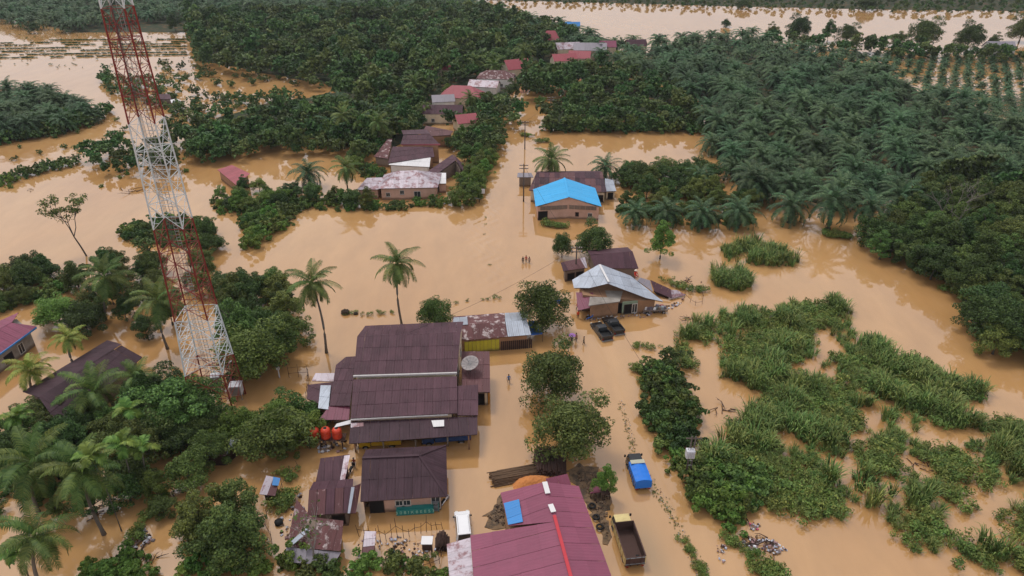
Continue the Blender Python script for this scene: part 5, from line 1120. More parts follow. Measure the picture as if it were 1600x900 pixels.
roof(b, [(566, 866, 1.5), (584, 864, 1.5), (588, 830, 2.0), (570, 830, 2.0)], R_zinc, (2.4, .9), mats=[R_zinc, R_rust2, R_zincold]); walls(b, [(561, 866, 1.4), (583, 864, 1.4), (587, 831, 1.9), (566, 831, 1.9)], W_dkwood, drop=.1)

# ------------------------------------------------------------------ far village: small but with walls, roofs, windows
def cottage(name, x, y, w, d, rz, ze, zr, kind, rm, wm, label):
    root = empty(name, P(x, y), 0, label, 'house'); w *= .82; d *= .85; R = Matrix.Rotation(math.radians(rz), 3, 'Z'); O = root.location
    q = lambda a, b_, z: O + R @ Vector((a * w / 2, b_ * d / 2, 0)) + Vector((0, 0, z))
    E = [q(-1, -1, ze), q(1, -1, ze), q(1, 1, ze), q(-1, 1, ze)]
    cell = (4.0, 5.0)
    if kind == 'gable':
        k0, k1 = q(-1, 0, zr), q(1, 0, zr); roof(root, [E[0], E[1], k1, k0], rm, cell); roof(root, [E[2], E[3], k0, k1], rm, cell); walls(root, [E[0], E[1], q(1, 0, zr), E[2], E[3], q(-1, 0, zr)], wm, drop=.2, wins=[(0, .25, 1.2, 1, 1, 'win'), (0, .7, 1.2, 1, 1, 'win')])
    else:
        k0, k1 = q(-.45, 0, zr), q(.45, 0, zr); roof(root, [E[0], E[1], k1, k0], rm, cell); roof(root, [E[2], E[3], k0, k1], rm, cell); roof(root, [E[1], E[2], k1], rm, cell); roof(root, [E[3], E[0], k0], rm, cell); walls(root, E, wm, drop=.15, wins=[(0, .25, 1.2, 1, 1, 'win'), (0, .7, 1.2, 1, 1, 'win')])
    return root
far = [('red_roof_house', 722, 164, 17, 11, -8, 3.4, 6.4, 'hip', R_pink, W_cream, 'house with wide red hipped roof behind a small coconut palm'),
       ('grey_gable_house', 693, 172, 9, 7, 10, 3.4, 5.0, 'gable', R_grey, W_white, 'house with white end wall and grey roof left of the red hipped roof'),
       ('maroon_long_house', 693, 190, 15, 7, 0, 3.2, 5.2, 'gable', R_maroon, W_cream, 'long maroon roofed house below the red hipped roof'),
       ('small_red_roof_house', 728, 204, 8, 8, 20, 3.2, 5.0, 'gable', R_pink, W_cream, 'small red roofed house half hidden by roadside trees'),
       ('striped_zinc_house', 757, 146, 13, 8, -12, 3.0, 4.6, 'gable', R_zincold, W_white, 'house with striped zinc roof right of the red hipped roof'),
       ('mottled_zinc_house', 775, 134, 16, 10, -6, 3.4, 5.6, 'hip', R_rust, W_white, 'house with mottled grey and rust roof in the far village'),
       ('red_gable_house', 806, 120, 12, 9, 25, 3.6, 6.6, 'gable', R_pink, W_cream, 'red roofed house beside the mottled roof'),
       ('lone_red_house', 690, 120, 9, 8, 0, 3.4, 5.4, 'hip', R_pink, W_cream, 'lone red roofed house deep among the trees'),
       ('red_pavilion', 860, 79, 10, 8, 0, 5.0, 8.5, 'hip', R_pink, W_cream, 'small bright red roof farthest up in the village'),
       ('grey_terrace_house', 886, 88, 13, 8, 12, 3.6, 5.8, 'gable', R_zincold, W_cream, 'grey ribbed roof below the bright red far roof'),
       ('large_grey_house', 921, 92, 17, 10, -4, 4.2, 6.6, 'gable', R_grey, W_cream, 'large grey roofed house in the far village'),
       ('red_wing_house', 880, 108, 12, 8, 14, 3.8, 6.0, 'gable', R_pink, W_cream, 'red roofed house in front of the grey ones, left wing'),
       ('red_hall_house', 905, 104, 11, 8, -10, 3.8, 6.2, 'gable', R_pink, W_cream, 'red roofed house in front of the grey ones, right wing'),
       ('mauve_house', 948, 86, 9, 7, 0, 3.8, 6.0, 'gable', R_red, W_cream, 'mauve roofed house right of the large grey roof'),
       ('brown_cottage', 992, 84, 11, 7, 8, 3.8, 6.0, 'gable', R_maroon, W_cream, 'brown roofed house among palms at the right end of the village'),
       ('teal_hut', 894, 54, 9, 6, 0, 4.0, 6.0, 'gable', R_bluepanel, W_white, 'tiny teal roofed hut near the river'),
       ('river_house', 1556, 88, 14, 8, -4, 3.6, 6.2, 'gable', R_grey, W_white, 'grey roofed house by the river at the upper right')]
for a in far: cottage(*a)

# ------------------------------------------------------------------ lattice mast
M_tred = paint('mast_red', srgb(128, 46, 40), .6, .2, 1.5, .08, dirt=srgb(110, 50, 40), dirt_amt=.5)
M_twhite = paint('mast_white', srgb(204, 210, 212), .55, .15, 1.5, .06)
mast = empty('lattice_mast', (-40.2, 76.6, 0), math.radians(4), 'tall red and white steel lattice mast rising out of the trees', 'mast')
hw = lambda z: float(np.interp(z, [0, 15, 28, 52, 62], [2.75, 2.0, 1.65, 1.12, .95]))
LEV = [0, 3.4, 7.1, 9.8, 12.5, 15.2, 18.3, 21.4, 24.5, 27.6, 30.7, 33.8, 36.9, 40.0, 42.9, 45.8, 48.7, 51.7, 54.5, 57.3, 60.0]
def tcol(z): return 0 if z < 7.05 or 15.1 < z < 27.5 or 39.9 < z < 51.6 else 1
CORN = [(-1, -1), (1, -1), (1, 1), (-1, 1)]
cp = lambda k, z: Vector((CORN[k][0] * hw(z), CORN[k][1] * hw(z), z))
for k in range(4):
    mb = MB()
    for i in range(len(LEV) - 1): mb.bar(cp(k, LEV[i] if i else -.6), cp(k, LEV[i + 1]), .14, mi=tcol((LEV[i] + LEV[i + 1]) / 2))
    mb.build('leg', [M_tred, M_twhite], mast)
for i in range(len(LEV) - 1):
    z0, z1 = LEV[i], LEV[i + 1]; m = [M_tred, M_twhite][tcol((z0 + z1) / 2)]; zm = (z0 + z1) / 2
    for k in range(4):
        j = (k + 1) % 4; mb = MB(); a, b, c, d = cp(k, z0), cp(j, z0), cp(j, z1), cp(k, z1); w = .052
        mb.bar(a, c, w); mb.bar(b, d, w); mb.bar(d, c, w)
        x = (a + b + c + d) / 4; mk, mj = cp(k, zm), cp(j, zm); mb.bar(mk, x, w * .8); mb.bar(mj, x, w * .8)
        q = (a + x) / 2; mb.bar(q, (a + mk) / 2 + (mk - a) * .0, w * .7); q2 = (b + x) / 2; mb.bar(q2, (b + mj) / 2, w * .7)
        mb.bar((d + x) / 2, (d + mk) / 2, w * .7); mb.bar((c + x) / 2, (c + mj) / 2, w * .7)
        mb.build('cross_bracing', m, mast)
    if i % 2 == 1:
        mb = MB(); mb.bar(cp(0, z1), cp(2, z1), .07); mb.bar(cp(1, z1), cp(3, z1), .07); mb.build('plan_bracing', m, mast)
mb = MB()
for s in (-.22, .22): mb.bar((s, .5, 0), (s * .9, .3, 60), .05)
for z in range(1, 150): mb.bar((-.22, .5 - z * .4 / 300, z * .4), (.22, .5 - z * .4 / 300, z * .4), .035)
mb.build('ladder', M_steel, mast)
mb = MB()
for s in range(3): mb.bar((-.6 + s * .2, -.35, 1.5), (-.5 + s * .08, -.25, 60), .035)
mb.build('cable_run', paint('cable_grey', srgb(90, 96, 98), .7, .2, 2, .1), mast)
def cabinet(x, y, w, d, h, m, label, zb=.9):
    r = empty('equipment_cabinet', P(x, y), math.radians(8), label, 'cabinet')
    mb = MB(); mb.box((0, 0, zb + h / 2), (w, d, h)); mb.build('housing', m, r, bevel=.03)
    mb = MB(); mb.box((0, -d / 2 - .02, zb + h / 2), (w * .86, .04, h * .86)); mb.build('door', M_steel, r)
    mb = MB(); mb.box((0, 0, zb + h + .05), (w + .14, d + .14, .08)); mb.build('lid', m, r)
    for sx in (-1, 1):
        for sy in (-1, 1): mb = MB(); mb.bar((sx * w * .4, sy * d * .4, -.5), (sx * w * .4, sy * d * .4, zb), .1); mb.build('leg', M_steel, r)
    return r
M_cab = paint('cabinet_white', srgb(206, 206, 212), .5, .12, 2, .05)
cabinet(373, 622, 1.5, 1.3, 1.5, M_cab, 'large white equipment cabinet at the foot of the mast')
cabinet(341, 607, 1.2, 1.0, 1.4, M_cab, 'smaller white equipment cabinet between the mast legs')
cabinet(363, 604, .9, .9, 1.2, M_blackm, 'dark equipment cabinet between the mast legs')
cabinet(327, 634, .9, .8, .8, paint('box_maroon', srgb(90, 36, 34), .6), 'small dark red box at the left mast leg', .3)
r = empty('lamp_post', P(366, 610), 0, 'thin lamp post with a white head beside the mast cabinets', 'lamp'); mb = MB(); mb.tube([(0, 0, -.5), (0, 0, 4.4), (.25, 0, 4.9)], [.06, .05, .04], 6); mb.build('pole', M_steel, r); mb = MB(); mb.box((.42, 0, 5.0), (.5, .22, .12), Matrix.Rotation(-.5, 3, 'Y')); mb.build('lamp_head', M_cab, r)
def fence(name, pts, h, n, label, m=W_dkwood, rails=2, w=.07, rnd=.3, lean=.12, cat='fence'):
    root = empty(name, P(*pts[0]), 0, label, cat); wp = [V(P(*p)) - root.location for p in pts]; rr = random.Random(len(label)); tot = sum((wp[i + 1] - wp[i]).length for i in range(len(wp) - 1)); top = []
    for k in range(n):
        s = tot * k / (n - 1); i = 0
        while i < len(wp) - 2 and s > (wp[i + 1] - wp[i]).length: s -= (wp[i + 1] - wp[i]).length; i += 1
        p = wp[i] + (wp[i + 1] - wp[i]).normalized() * s; hh = h * rr.uniform(1 - rnd, 1 + rnd); q = p + Vector((rr.gauss(0, lean), rr.gauss(0, lean), hh))
        mb = MB(); mb.tube([p - Vector((0, 0, .5)), q], [w / 2, w / 2.6], 5); mb.build('post', m, root); top.append((p, q))
    for k in range(n - 1):
        for j in range(rails):
            f = (j + .8) / (rails + .3); mb = MB(); mb.bar(top[k][0] + (top[k][1] - top[k][0]) * f, top[k + 1][0] + (top[k + 1][1] - top[k + 1][0]) * f, w * .5); mb.build('rail', m, root)
    return root
fence('wire_fence', [(452, 590), (484, 588), (480, 640)], 2.2, 9, 'post and wire fence right of the mast beside the maroon building', rnd=.05, lean=.02)
fence('wire_fence', [(385, 570), (452, 570)], 1.6, 7, 'faint wire fence in the water behind the big dark tree', rnd=.05, lean=.02)
r = empty('gate_post_lamp', P(437, 590), 0, 'white topped post standing in water left of the wire fence', 'post'); mb = MB(); mb.bar((0, 0, -.5), (0, 0, 1.5), .14); mb.build('post', M_cab, r); mb = MB(); mb.box((0, 0, 1.7), (.4, .3, .5)); mb.build('meter_box', M_cab, r)

# ------------------------------------------------------------------ vehicles
M_black = paint('car_black', (.012, .013, .015), .22, .1, 2, .05, .6); M_cream = paint('truck_cream', srgb(214, 196, 136), .5, .18, 1.5, .05, .4, dirt=srgb(150, 116, 76), dirt_amt=.7); M_white = paint('car_white', srgb(232, 232, 234), .3, .06, 2, .03, .5)
M_bed = paint('bed_rusty', srgb(84, 62, 56), .8, .35, 1.5, .1, dirt=srgb(52, 38, 34), dirt_amt=.7); M_tarpb = paint('tarp_bright_blue', srgb(36, 118, 214), .5, .12, 2, .03); M_yel = paint('truck_yellow', srgb(198, 164, 44), .5, .15, 2, .05); M_tblue = paint('truck_blue', srgb(48, 74, 120), .5, .15, 2, .05)
M_lampr = paint('tail_lamp', srgb(150, 24, 20), .3, .1, 2, .05); M_lampw = paint('head_lamp', srgb(220, 220, 210), .2, .1, 2, .05); M_strip = paint('tarp_pale', srgb(176, 178, 160), .6, .15, 2, .03); M_greyc = paint('grey_cover', srgb(132, 138, 142), .6, .15, 2, .03)
def head(f, r):
    a, b = V(P(*f)), V(P(*r)); d = a - b; return (a + b) / 2, math.atan2(d.y, d.x)
def wheel(root, x, y, R=.38, w=.24, z=.38):
    mb = MB(); mb.tube([(x, y - w / 2, z), (x, y + w / 2, z)], R, 18); t = mb.build('wheel', M_blackm, root); mb = MB(); s = 1 if y > 0 else -1; mb.tube([(x, y + s * w * .3, z), (x, y + s * (w / 2 + .015), z)], R * .58, 14); mb.build('rim', M_steel, t)
def loft(mb, z0, x0, x1, w0, z1, X0, X1, w1, mi=0):
    vs = [(x0, -w0 / 2, z0), (x1, -w0 / 2, z0), (x1, w0 / 2, z0), (x0, w0 / 2, z0), (X0, -w1 / 2, z1), (X1, -w1 / 2, z1), (X1, w1 / 2, z1), (X0, w1 / 2, z1)]
    mb.add(vs, [(3, 2, 1, 0), (4, 5, 6, 7), (0, 1, 5, 4), (1, 2, 6, 5), (2, 3, 7, 6), (3, 0, 4, 7)], mi); return vs
def glass_on(root, vs, f, name, ins=.1, out=.012):
    q = [Vector(vs[i]) for i in f]; c = sum(q, Vector()) / 4; n = (q[1] - q[0]).cross(q[3] - q[0]).normalized()
    mid = sum((Vector(v) for v in vs), Vector()) / 8
    if n.dot(c - mid) < 0: n = -n
    mb = MB(); mb.slab([p + (c - p) * ins * 1.6 + n * out for p in q], n, .02); return mb.build(name, M_glass, root)
def cabin(root, m, z0, x0, x1, w0, z1, X0, X1, w1, name='cab'):
    mb = MB(); vs = loft(mb, z0, x0, x1, w0, z1, X0, X1, w1); o = mb.build(name, m, root, bevel=.05)
    glass_on(root, vs, (1, 2, 6, 5), 'windscreen'); glass_on(root, vs, (3, 0, 4, 7), 'rear_window'); glass_on(root, vs, (0, 1, 5, 4), 'side_window'); glass_on(root, vs, (2, 3, 7, 6), 'side_window'); return o
def pickup(f, r, m, label, name='pickup_truck', sink=.42):
    c, a = head(f, r); root = empty(name, c - Vector((0, 0, sink)), a, label, 'pickup'); W = 1.86
    mb = MB(); mb.add([(x, s * W / 2, z) for s in (-1, 1) for x, z in ((-2.6, .45), (-2.6, 1.0), (-.75, 1.02), (1.15, 1.05), (2.35, .95), (2.6, .75), (2.6, .42))], [tuple(range(7)), tuple(range(13, 6, -1))] + [(i, (i + 1) % 7, 7 + (i + 1) % 7, 7 + i) for i in range(7)])
    mb.build('body', m, root, bevel=.06); cabin(root, m, 1.03, -.8, 1.25, W - .06, 1.78, -.6, .45, W - .42)
    mb = MB()
    for s in (-1, 1): mb.box((-1.72, s * (W / 2 - .06), 1.2), (1.74, .1, .38))
    mb.box((-2.55, 0, 1.2), (.1, W, .38)); mb.box((-.88, 0, 1.2), (.08, W, .38)); mb.build('bed_wall', m, root)
    mb = MB(); mb.box((-1.72, 0, 1.03), (1.6, W - .2, .03)); mb.build('bed_floor', M_blackm, root)
    mb = MB(); mb.tube([(-1.0, -.75, 1.3), (-1.05, -.7, 1.75), (-1.05, .7, 1.75), (-1.0, .75, 1.3)], .04, 6); mb.build('roll_bar', M_blackm, root)
    for x in (-1.6, 1.65):
        for s in (-1, 1): wheel(root, x, s * .85)
    for s in (-1, 1):
        mb = MB(); mb.box((-2.61, s * .82, .88), (.04, .14, .3)); mb.build('tail_light', M_lampr, root); mb = MB(); mb.box((2.5, s * .72, .82), (.14, .3, .14)); mb.build('headlight', M_lampw, root)
        mb = MB(); mb.box((.95, s * 1.02, 1.18), (.12, .2, .14)); mb.build('mirror', M_blackm, root)
    mb = MB(); mb.box((-2.66, 0, .55), (.12, W, .18)); mb.build('bumper', M_steel, root); return root
pickup((929, 506), (950, 534), M_black, 'black pickup truck nearer to the camera, left of the other one'); pickup((948, 498), (968, 524), M_black, 'black pickup truck behind and right of the other, by the zinc house')
def truck(f, r, m, label, kind, L=5.6, W=2.0, sink=.45, name='truck', bedm=None):
    c, a = head(f, r); root = empty(name, c - Vector((0, 0, sink)), a, label, 'truck'); xf = L / 2; cl = 1.5
    mb = MB()
    for s in (-.38, .38): mb.box((-.1, s, .68), (L - .5, .12, .2))
    for x in (-L / 2 + .4, -.4, 1.0): mb.box((x, 0, .68), (.12, .7, .14))
    mb.build('chassis', M_blackm, root)
    mb = MB(); loft(mb, .55, xf - cl, xf, W * .92, 1.3, xf - cl, xf, W * .92); mb.build('cab_base', m, root, bevel=.06); cabin(root, m, 1.301, xf - cl, xf - .01, W * .92, 2.15, xf - cl + .06, xf - .35, W * .82)
    mb = MB(); mb.box((xf + .03, 0, .62), (.1, W * .92, .24)); mb.build('bumper', M_blackm, root); mb = MB(); mb.box((xf + .015, 0, 1.0), (.04, W * .6, .22)); mb.build('grille', M_blackm, root)
    for s in (-1, 1): mb = MB(); mb.box((xf + .015, s * W * .36, .86), (.05, .24, .16)); mb.build('headlight', M_lampw, root); mb = MB(); mb.box((xf - .15, s * (W * .5 + .12), 1.65), (.1, .2, .34)); mb.build('mirror', M_blackm, root); mb.build
    bx0, bx1 = -L / 2, xf - cl - .12; bl = bx1 - bx0; bc = (bx0 + bx1) / 2; bm = bedm or M_bed; hb = 1.15 if kind == 'dump' else .5
    mb = MB(); mb.box((bc, 0, .92), (bl, W + .1, .1)); mb.build('bed_floor', bm, root)
    for s in (-1, 1):
        mb = MB(); mb.box((bc, s * (W / 2 + .02), .97 + hb / 2), (bl, .07, hb)); sd = mb.build('side_board', m if kind == 'dump' else bm, root)
        mb = MB(); mb.box((bc, s * (W / 2 - .035), .975 + hb / 2), (bl - .1, .035, hb - .02)); mb.build('liner', bm, sd)
        for k in range(6): mb = MB(); mb.box((bx0 + .1 + (bl - .2) * k / 5, s * (W / 2 + .085), .97 + hb / 2), (.08, .06, hb)); mb.build('stake', m if kind == 'dump' else bm, sd)
        mb = MB(); mb.box((bc, s * (W / 2 + .02), .97 + hb + .04), (bl, .12, .07)); mb.build('top_rail', bm, sd)
    mb = MB(); mb.box((bx0 + .03, 0, .97 + hb / 2), (.07, W, hb)); tg = mb.build('tailgate', bm, root)
    for y in (-W * .3, 0, W * .3): mb = MB(); mb.box((bx0 - .04, y, .97 + hb / 2), (.06, .08, hb)); mb.build('stake', bm, tg)
    for z in (.15, hb - .1): mb = MB(); mb.box((bx0 - .045, 0, .97 + z), (.05, W, .08)); mb.build('rail', M_greyc, tg)
    mb = MB(); mb.box((bx1 - .03, 0, .97 + (hb + .25) / 2), (.07, W, hb + .25)); mb.build('headboard', bm, root)
    for s in (-1, 1): mb = MB(); mb.box((bx0 - .03, s * W * .4, .75), (.05, .3, .12)); mb.build('tail_light', M_lampr, root)
    for x in (xf - .85, -L / 2 + 1.2):
        for s in (-1, 1): wheel(root, x, s * W * .44, .42, .26, .42)
    if kind == 'tarp':
        mb = MB(); hz = 1.25
        prof = [(-W / 2 - .06, .95), (-W / 2 - .06, .95 + hz * .85), (-W / 4, .95 + hz), (0, 1.0 + hz), (W / 4, .95 + hz), (W / 2 + .06, .95 + hz * .85), (W / 2 + .06, .95)]
        n = 9; xs = [bx0 - .08 + (bl + .1) * i / (n - 1) for i in range(n)]; vs = []
        for i, x in enumerate(xs):
            for y, z in prof: vs.append((x, y * (1 + random.uniform(-.012, .012)), z - (.03 if i % 2 and z > 1.5 else 0)))
        k = len(prof); fs = [(i * k + j, i * k + j + 1, (i + 1) * k + j + 1, (i + 1) * k + j) for i in range(n - 1) for j in range(k - 1)] + [tuple(range(k)), tuple((n - 1) * k + j for j in range(k - 1, -1, -1))]
        mb.add(vs, fs); mb.build('tarpaulin', M_tarpb, root, bevel=.03)
        mb = MB(); mb.box((bx1 - .3, 0, 1.0 + hz + .03), (.62, W * .92, .05)); mb.build('tarpaulin_flap', M_strip, root)
    if kind == 'dump':
        for k in range(5):
            mb = MB(); x, y = random.uniform(bx0 + .4, bx0 + 1.6), random.uniform(-.6, .6); mb.box((x, y, 1.03), (random.uniform(.2, .5), random.uniform(.15, .4), .12), Matrix.Rotation(random.uniform(0, 3), 3, 'Z'), top=.5); mb.build('sand_lump', M_blackm, root)
    return root
truck((966, 812), (993, 892), M_cream, 'cream dump truck with empty rusty bed driving up the flooded road', 'dump', 6.2, 2.1, name='dump_truck')
truck((988, 722), (1004, 766), M_black, 'small truck with bright blue tarpaulin over its bed', 'tarp', 4.9, 1.85, name='covered_truck', bedm=M_black)
truck((566, 693), (624, 690), M_yel, 'yellow truck parked under the front awning of the maroon building', 'dump', 5.4, 2.0, name='yellow_truck', bedm=M_yel)
truck((660, 688), (735, 683), M_tblue, 'dark blue flatbed truck parked under the front awning at the right', 'flat', 6.2, 2.0, name='flatbed_truck', bedm=M_tblue)
def van(f, r, label):
    c, a = head(f, r); root = empty('minivan', c - Vector((0, 0, .4)), a, label, 'van'); W = 1.75
    mb = MB(); mb.add([(x, s * W / 2, z) for s in (-1, 1) for x, z in ((-2.2, .4), (-2.25, 1.0), (1.3, 1.02), (2.05, .9), (2.2, .7), (2.2, .4))], [tuple(range(6)), tuple(range(11, 5, -1))] + [(i, (i + 1) % 6, 6 + (i + 1) % 6, 6 + i) for i in range(6)]); mb.build('body', M_white, root, bevel=.06)
    cabin(root, M_white, 1.01, -2.22, 1.45, W - .04, 1.8, -2.05, .75, W - .3, 'cabin')
    mb = MB()
    for s in (-1, 1): mb.bar((-1.8, s * .6, 1.86), (.5, s * .6, 1.86), .04)
    mb.build('roof_rack', M_steel, root)
    for x in (-1.4, 1.35):
        for s in (-1, 1): wheel(root, x, s * .8, .33, .2, .33)
    for s in (-1, 1):
        mb = MB(); mb.box((2.15, s * .62, .78), (.1, .3, .16)); mb.build('headlight', M_lampw, root); mb = MB(); mb.box((-2.27, s * .75, .95), (.04, .12, .4)); mb.build('tail_light', M_lampr, root); mb = MB(); mb.box((1.05, s * .97, 1.2), (.12, .2, .13)); mb.build('mirror', M_blackm, root)
    return root
van((722, 806), (726, 846), 'white minivan beside the zinc strip of the red workshop')
def motorbike(x, y, rz, m, label):
    root = empty('motorcycle', P(x, y) + np.array([0, 0, -.15]), math.radians(rz), label, 'motorcycle')
    for xx in (-.6, .6):
        mb = MB(); n = 16; mb.tube([(xx + .28 * math.cos(k * 2 * math.pi / n), 0, .3 + .28 * math.sin(k * 2 * math.pi / n)) for k in range(n + 1)], .05, 6); w = mb.build('wheel', M_blackm, root); mb = MB(); mb.tube([(xx, -.06, .3), (xx, .06, .3)], .1, 8); mb.build('hub', M_steel, w)
    mb = MB(); mb.tube([(-.6, 0, .32), (-.1, 0, .5), (.35, 0, .6), (.5, 0, .9)], [.06, .1, .09, .06], 8); mb.build('frame', m, root); mb = MB(); mb.box((-.3, 0, .78), (.75, .26, .12)); mb.build('seat', M_blackm, root, bevel=.03)
    mb = MB(); mb.tube([(.6, 0, .3), (.48, 0, .95)], .04, 6); mb.bar((.46, -.34, 1.0), (.46, .34, 1.0), .04); mb.build('handlebar', M_steel, root); mb = MB(); mb.box((.5, 0, .82), (.1, .34, .36), Matrix.Rotation(.3, 3, 'Y')); mb.build('leg_shield', m, root); mb = MB(); mb.box((.56, 0, .98), (.1, .16, .12)); mb.build('headlight', M_lampw, root); return root
motorbike(695, 786, 60, M_white, 'white motorcycle leaning at the right corner of the hip roofed house'); motorbike(585, 790, 10, M_lampr, 'dark red motorcycle at the left end of the cream wall'); motorbike(550, 735, 80, M_blackm, 'motorcycle beside the lean-to shed'); motorbike(921, 499, 20, M_tarpb, 'blue motorcycle cart before the concrete shop front')

# ------------------------------------------------------------------ people
def skin_body(V0, E0, rad, root=0):
    me = bpy.data.meshes.new('body'); me.from_pydata(V0, E0, []); o = bpy.data.objects.new('body', me); COL.objects.link(o)
    md = o.modifiers.new('skin', 'SKIN'); md.use_smooth_shade = True
    for i, r in enumerate(rad): me.skin_vertices[0].data[i].radius = (r, r * .85) if not isinstance(r, tuple) else r
    me.skin_vertices[0].data[root].use_root = True
    o.modifiers.new('sub', 'SUBSURF').levels = 1; o.modifiers['sub'].render_levels = 1
    bpy.context.view_layer.update(); out = bpy.data.meshes.new_from_object(o.evaluated_get(bpy.context.evaluated_depsgraph_get())); bpy.data.objects.remove(o); return out
def pose(arm=((.24, 0, 1.12), (.26, .05, .86)), arm2=None, step=.1, crouch=False):
    """joints of a standing, wading or crouching figure facing +Y, 1.65 m tall"""
    h = 0
    Vv = [(0, 0, .92), (0, 0, 1.12), (0, .01, 1.34), (0, 0, 1.45), (0, .02, 1.52), (0, .03, 1.64)]; E = [(0, 1), (1, 2), (2, 3), (3, 4), (4, 5)]; rd = [(.15, .11), (.135, .10), (.15, .10), .06, .09, .085]
    for s, st in ((-1, step), (1, -step)):
        b = len(Vv)
        if crouch: Vv += [(s * .1, .02, .88), (s * .16, .42, .92), (s * .14, .18, .5), (s * .14, .32, .46)]
        else: Vv += [(s * .09, 0, .86), (s * .10, st * .6, .48), (s * .10, st, .08), (s * .10, st + .16, .04)]
        E += [(0, b), (b, b + 1), (b + 1, b + 2), (b + 2, b + 3)]; rd += [.10, .065, .045, .04]
    for s, ar in ((-1, arm), (1, arm2 or arm)):
        b = len(Vv); el = (s * ar[0][0], ar[0][1], ar[0][2]); wr = (s * ar[1][0], ar[1][1], ar[1][2]); d = (Vector(wr) - Vector(el)).normalized()
        Vv += [(s * .19, 0, 1.38), el, wr]; E += [(2, b), (b, b + 1), (b + 1, b + 2)]; rd += [.065, .045, .032]
        sd = d.cross(Vector((0, 1, 0.01))).normalized(); w = Vector(wr)
        pb = len(Vv); Vv.append(tuple(w + d * .06)); E.append((b + 2, pb)); rd.append(.03)
        for k, (of, ln) in enumerate(((-.03, .07), (-.01, .085), (.012, .08), (.032, .065))): Vv.append(tuple(w + d * (.07 + ln) + sd * of)); E.append((pb, len(Vv) - 1)); rd.append(.01)
        Vv.append(tuple(w + d * .08 + sd * -.055)); E.append((b + 2, len(Vv) - 1)); rd.append(.011)
    return skin_body(Vv, E, rd)
POSES = {'stand': pose(), 'wade': pose(((.25, .1, 1.14), (.22, .28, 1.0)), ((.26, -.06, 1.13), (.3, .02, .88)), .2), 'hold': pose(((.25, .12, 1.15), (.18, .28, 1.3)), ((.24, 0, 1.12), (.25, .05, .86)), .12), 'crouch': pose(((.26, .25, 1.05), (.2, .5, .9)), None, 0, True)}
SKIN = paint('skin', srgb(150, 104, 78), .6, .08, 2, .05); HAIR = paint('hair', (.012, .01, .01), .6, .2, 4, .05)
CL = {}
def cloth(c):
    if c not in CL: CL[c] = paint('cloth_%d' % len(CL), srgb(*c), .85, .12, 4, .05)
    return CL[c]
def person(x, y, rz, ps, shirt, trousers, label, z=-.35, hat=None, veil=None, s=1.0, zpx=0.0):
    loc = P(x, y, zpx); root = empty('person', loc + np.array([0, 0, z]), math.radians(rz), label, 'person', 'people in the flood'); root.scale = (s, s, s)
    me = POSES[ps].copy(); me.materials.clear()
    for m in (SKIN, cloth(trousers), cloth(shirt), HAIR): me.materials.append(m)
    for p in me.polygons:
        c = p.center
        hand = abs(c.x) > .2 and ((c - Vector((0, 0, 1.3))).length > .42)
        p.material_index = 0 if c.z > 1.44 or c.z < .06 else (2 if c.z > .9 else 1)
        if c.z > .8 and hand: p.material_index = 0
        if c.z > 1.62 or (c.z > 1.5 and c.y < -.02): p.material_index = 3
        p.use_smooth = True
    link('body', me, None, root)
    mb = MB(); mb.tube([(0, -.01, 1.60), (0, -.015, 1.66), (0, -.01, 1.725), (0, 0, 1.745)], [.098, .105, .075, .02], 10); mb.build('hair', HAIR if not veil else cloth(veil), root, True)
    mb = MB(); mb.tube([(0, .115, 1.585), (0, .135, 1.555)], [.012, .02], 6)
    for sx in (-1, 1): mb.tube([(sx * .095, .02, 1.60), (sx * .105, .02, 1.55)], [.018, .012], 5)
    mb.build('face', SKIN, root, True)
    mb = MB()
    for sx in (-1, 1): mb.box((sx * .035, .112, 1.6), (.025, .012, .012))
    mb.box((0, .112, 1.525), (.05, .012, .01)); mb.build('eyes_and_mouth', HAIR, root)
    if hat: mb = MB(); mb.tube([(0, 0, 1.62), (0, 0, 1.64), (0, 0, 1.68), (0, 0, 1.78)], [.2, .2, .12, .08], 12); mb.build('hat', cloth(hat), root, True)
    return root
person(795, 598, 200, 'wade', (52, 104, 168), (40, 44, 60), 'man in a blue shirt wading past the maroon building', z=-.25)
person(817, 411, 20, 'stand', (36, 34, 40), (30, 30, 36), 'dark clothed person wading on the far road, leftmost of three'); person(822, 409, 10, 'wade', (176, 40, 40), (60, 40, 40), 'person in red wading on the far road, middle of three'); person(827, 411, -15, 'stand', (150, 128, 120), (70, 62, 60), 'pale clothed person wading on the far road, rightmost of three')
p1 = person(893, 537, 170, 'hold', (60, 40, 48), (40, 30, 36), 'person under a purple umbrella on the flooded road', z=-.2); person(900, 533, 150, 'stand', (168, 120, 108), (90, 70, 66), 'person in a faded pink top beside the umbrella', z=-.2); person(912, 538, 90, 'wade', (84, 74, 60), (44, 40, 40), 'person in dark clothes walking right of the umbrella', z=-.25)
person(903, 497, 30, 'stand', (206, 72, 38), (60, 44, 40), 'person in an orange shirt standing at the left corner of the shop front', z=-.2); person(902, 484, 60, 'wade', (168, 60, 44), (48, 40, 44), 'person in dull red beneath the plum awning, leftmost', z=-.2); person(911, 484, 200, 'hold', (214, 84, 60), (60, 50, 60), 'person in an orange top beneath the plum awning, rightmost', z=-.2); person(907, 486, 180, 'stand', (196, 196, 200), (60, 60, 72), 'person in white beneath the plum awning, in the middle', z=-.25)
person(992, 438, 200, 'crouch', (206, 62, 44), (120, 50, 44), 'person in red with a pale hat crouching on the zinc roof', z=-.12, hat=(220, 206, 192), s=1.25, zpx=3.75)
person(554, 730, 180, 'stand', (120, 40, 44), (40, 36, 40), 'person in dark red beside the lean-to shed', z=-.2); person(557, 700, 0, 'stand', (150, 130, 110), (60, 50, 46), 'person in beige under the left end of the awning', z=-.3)
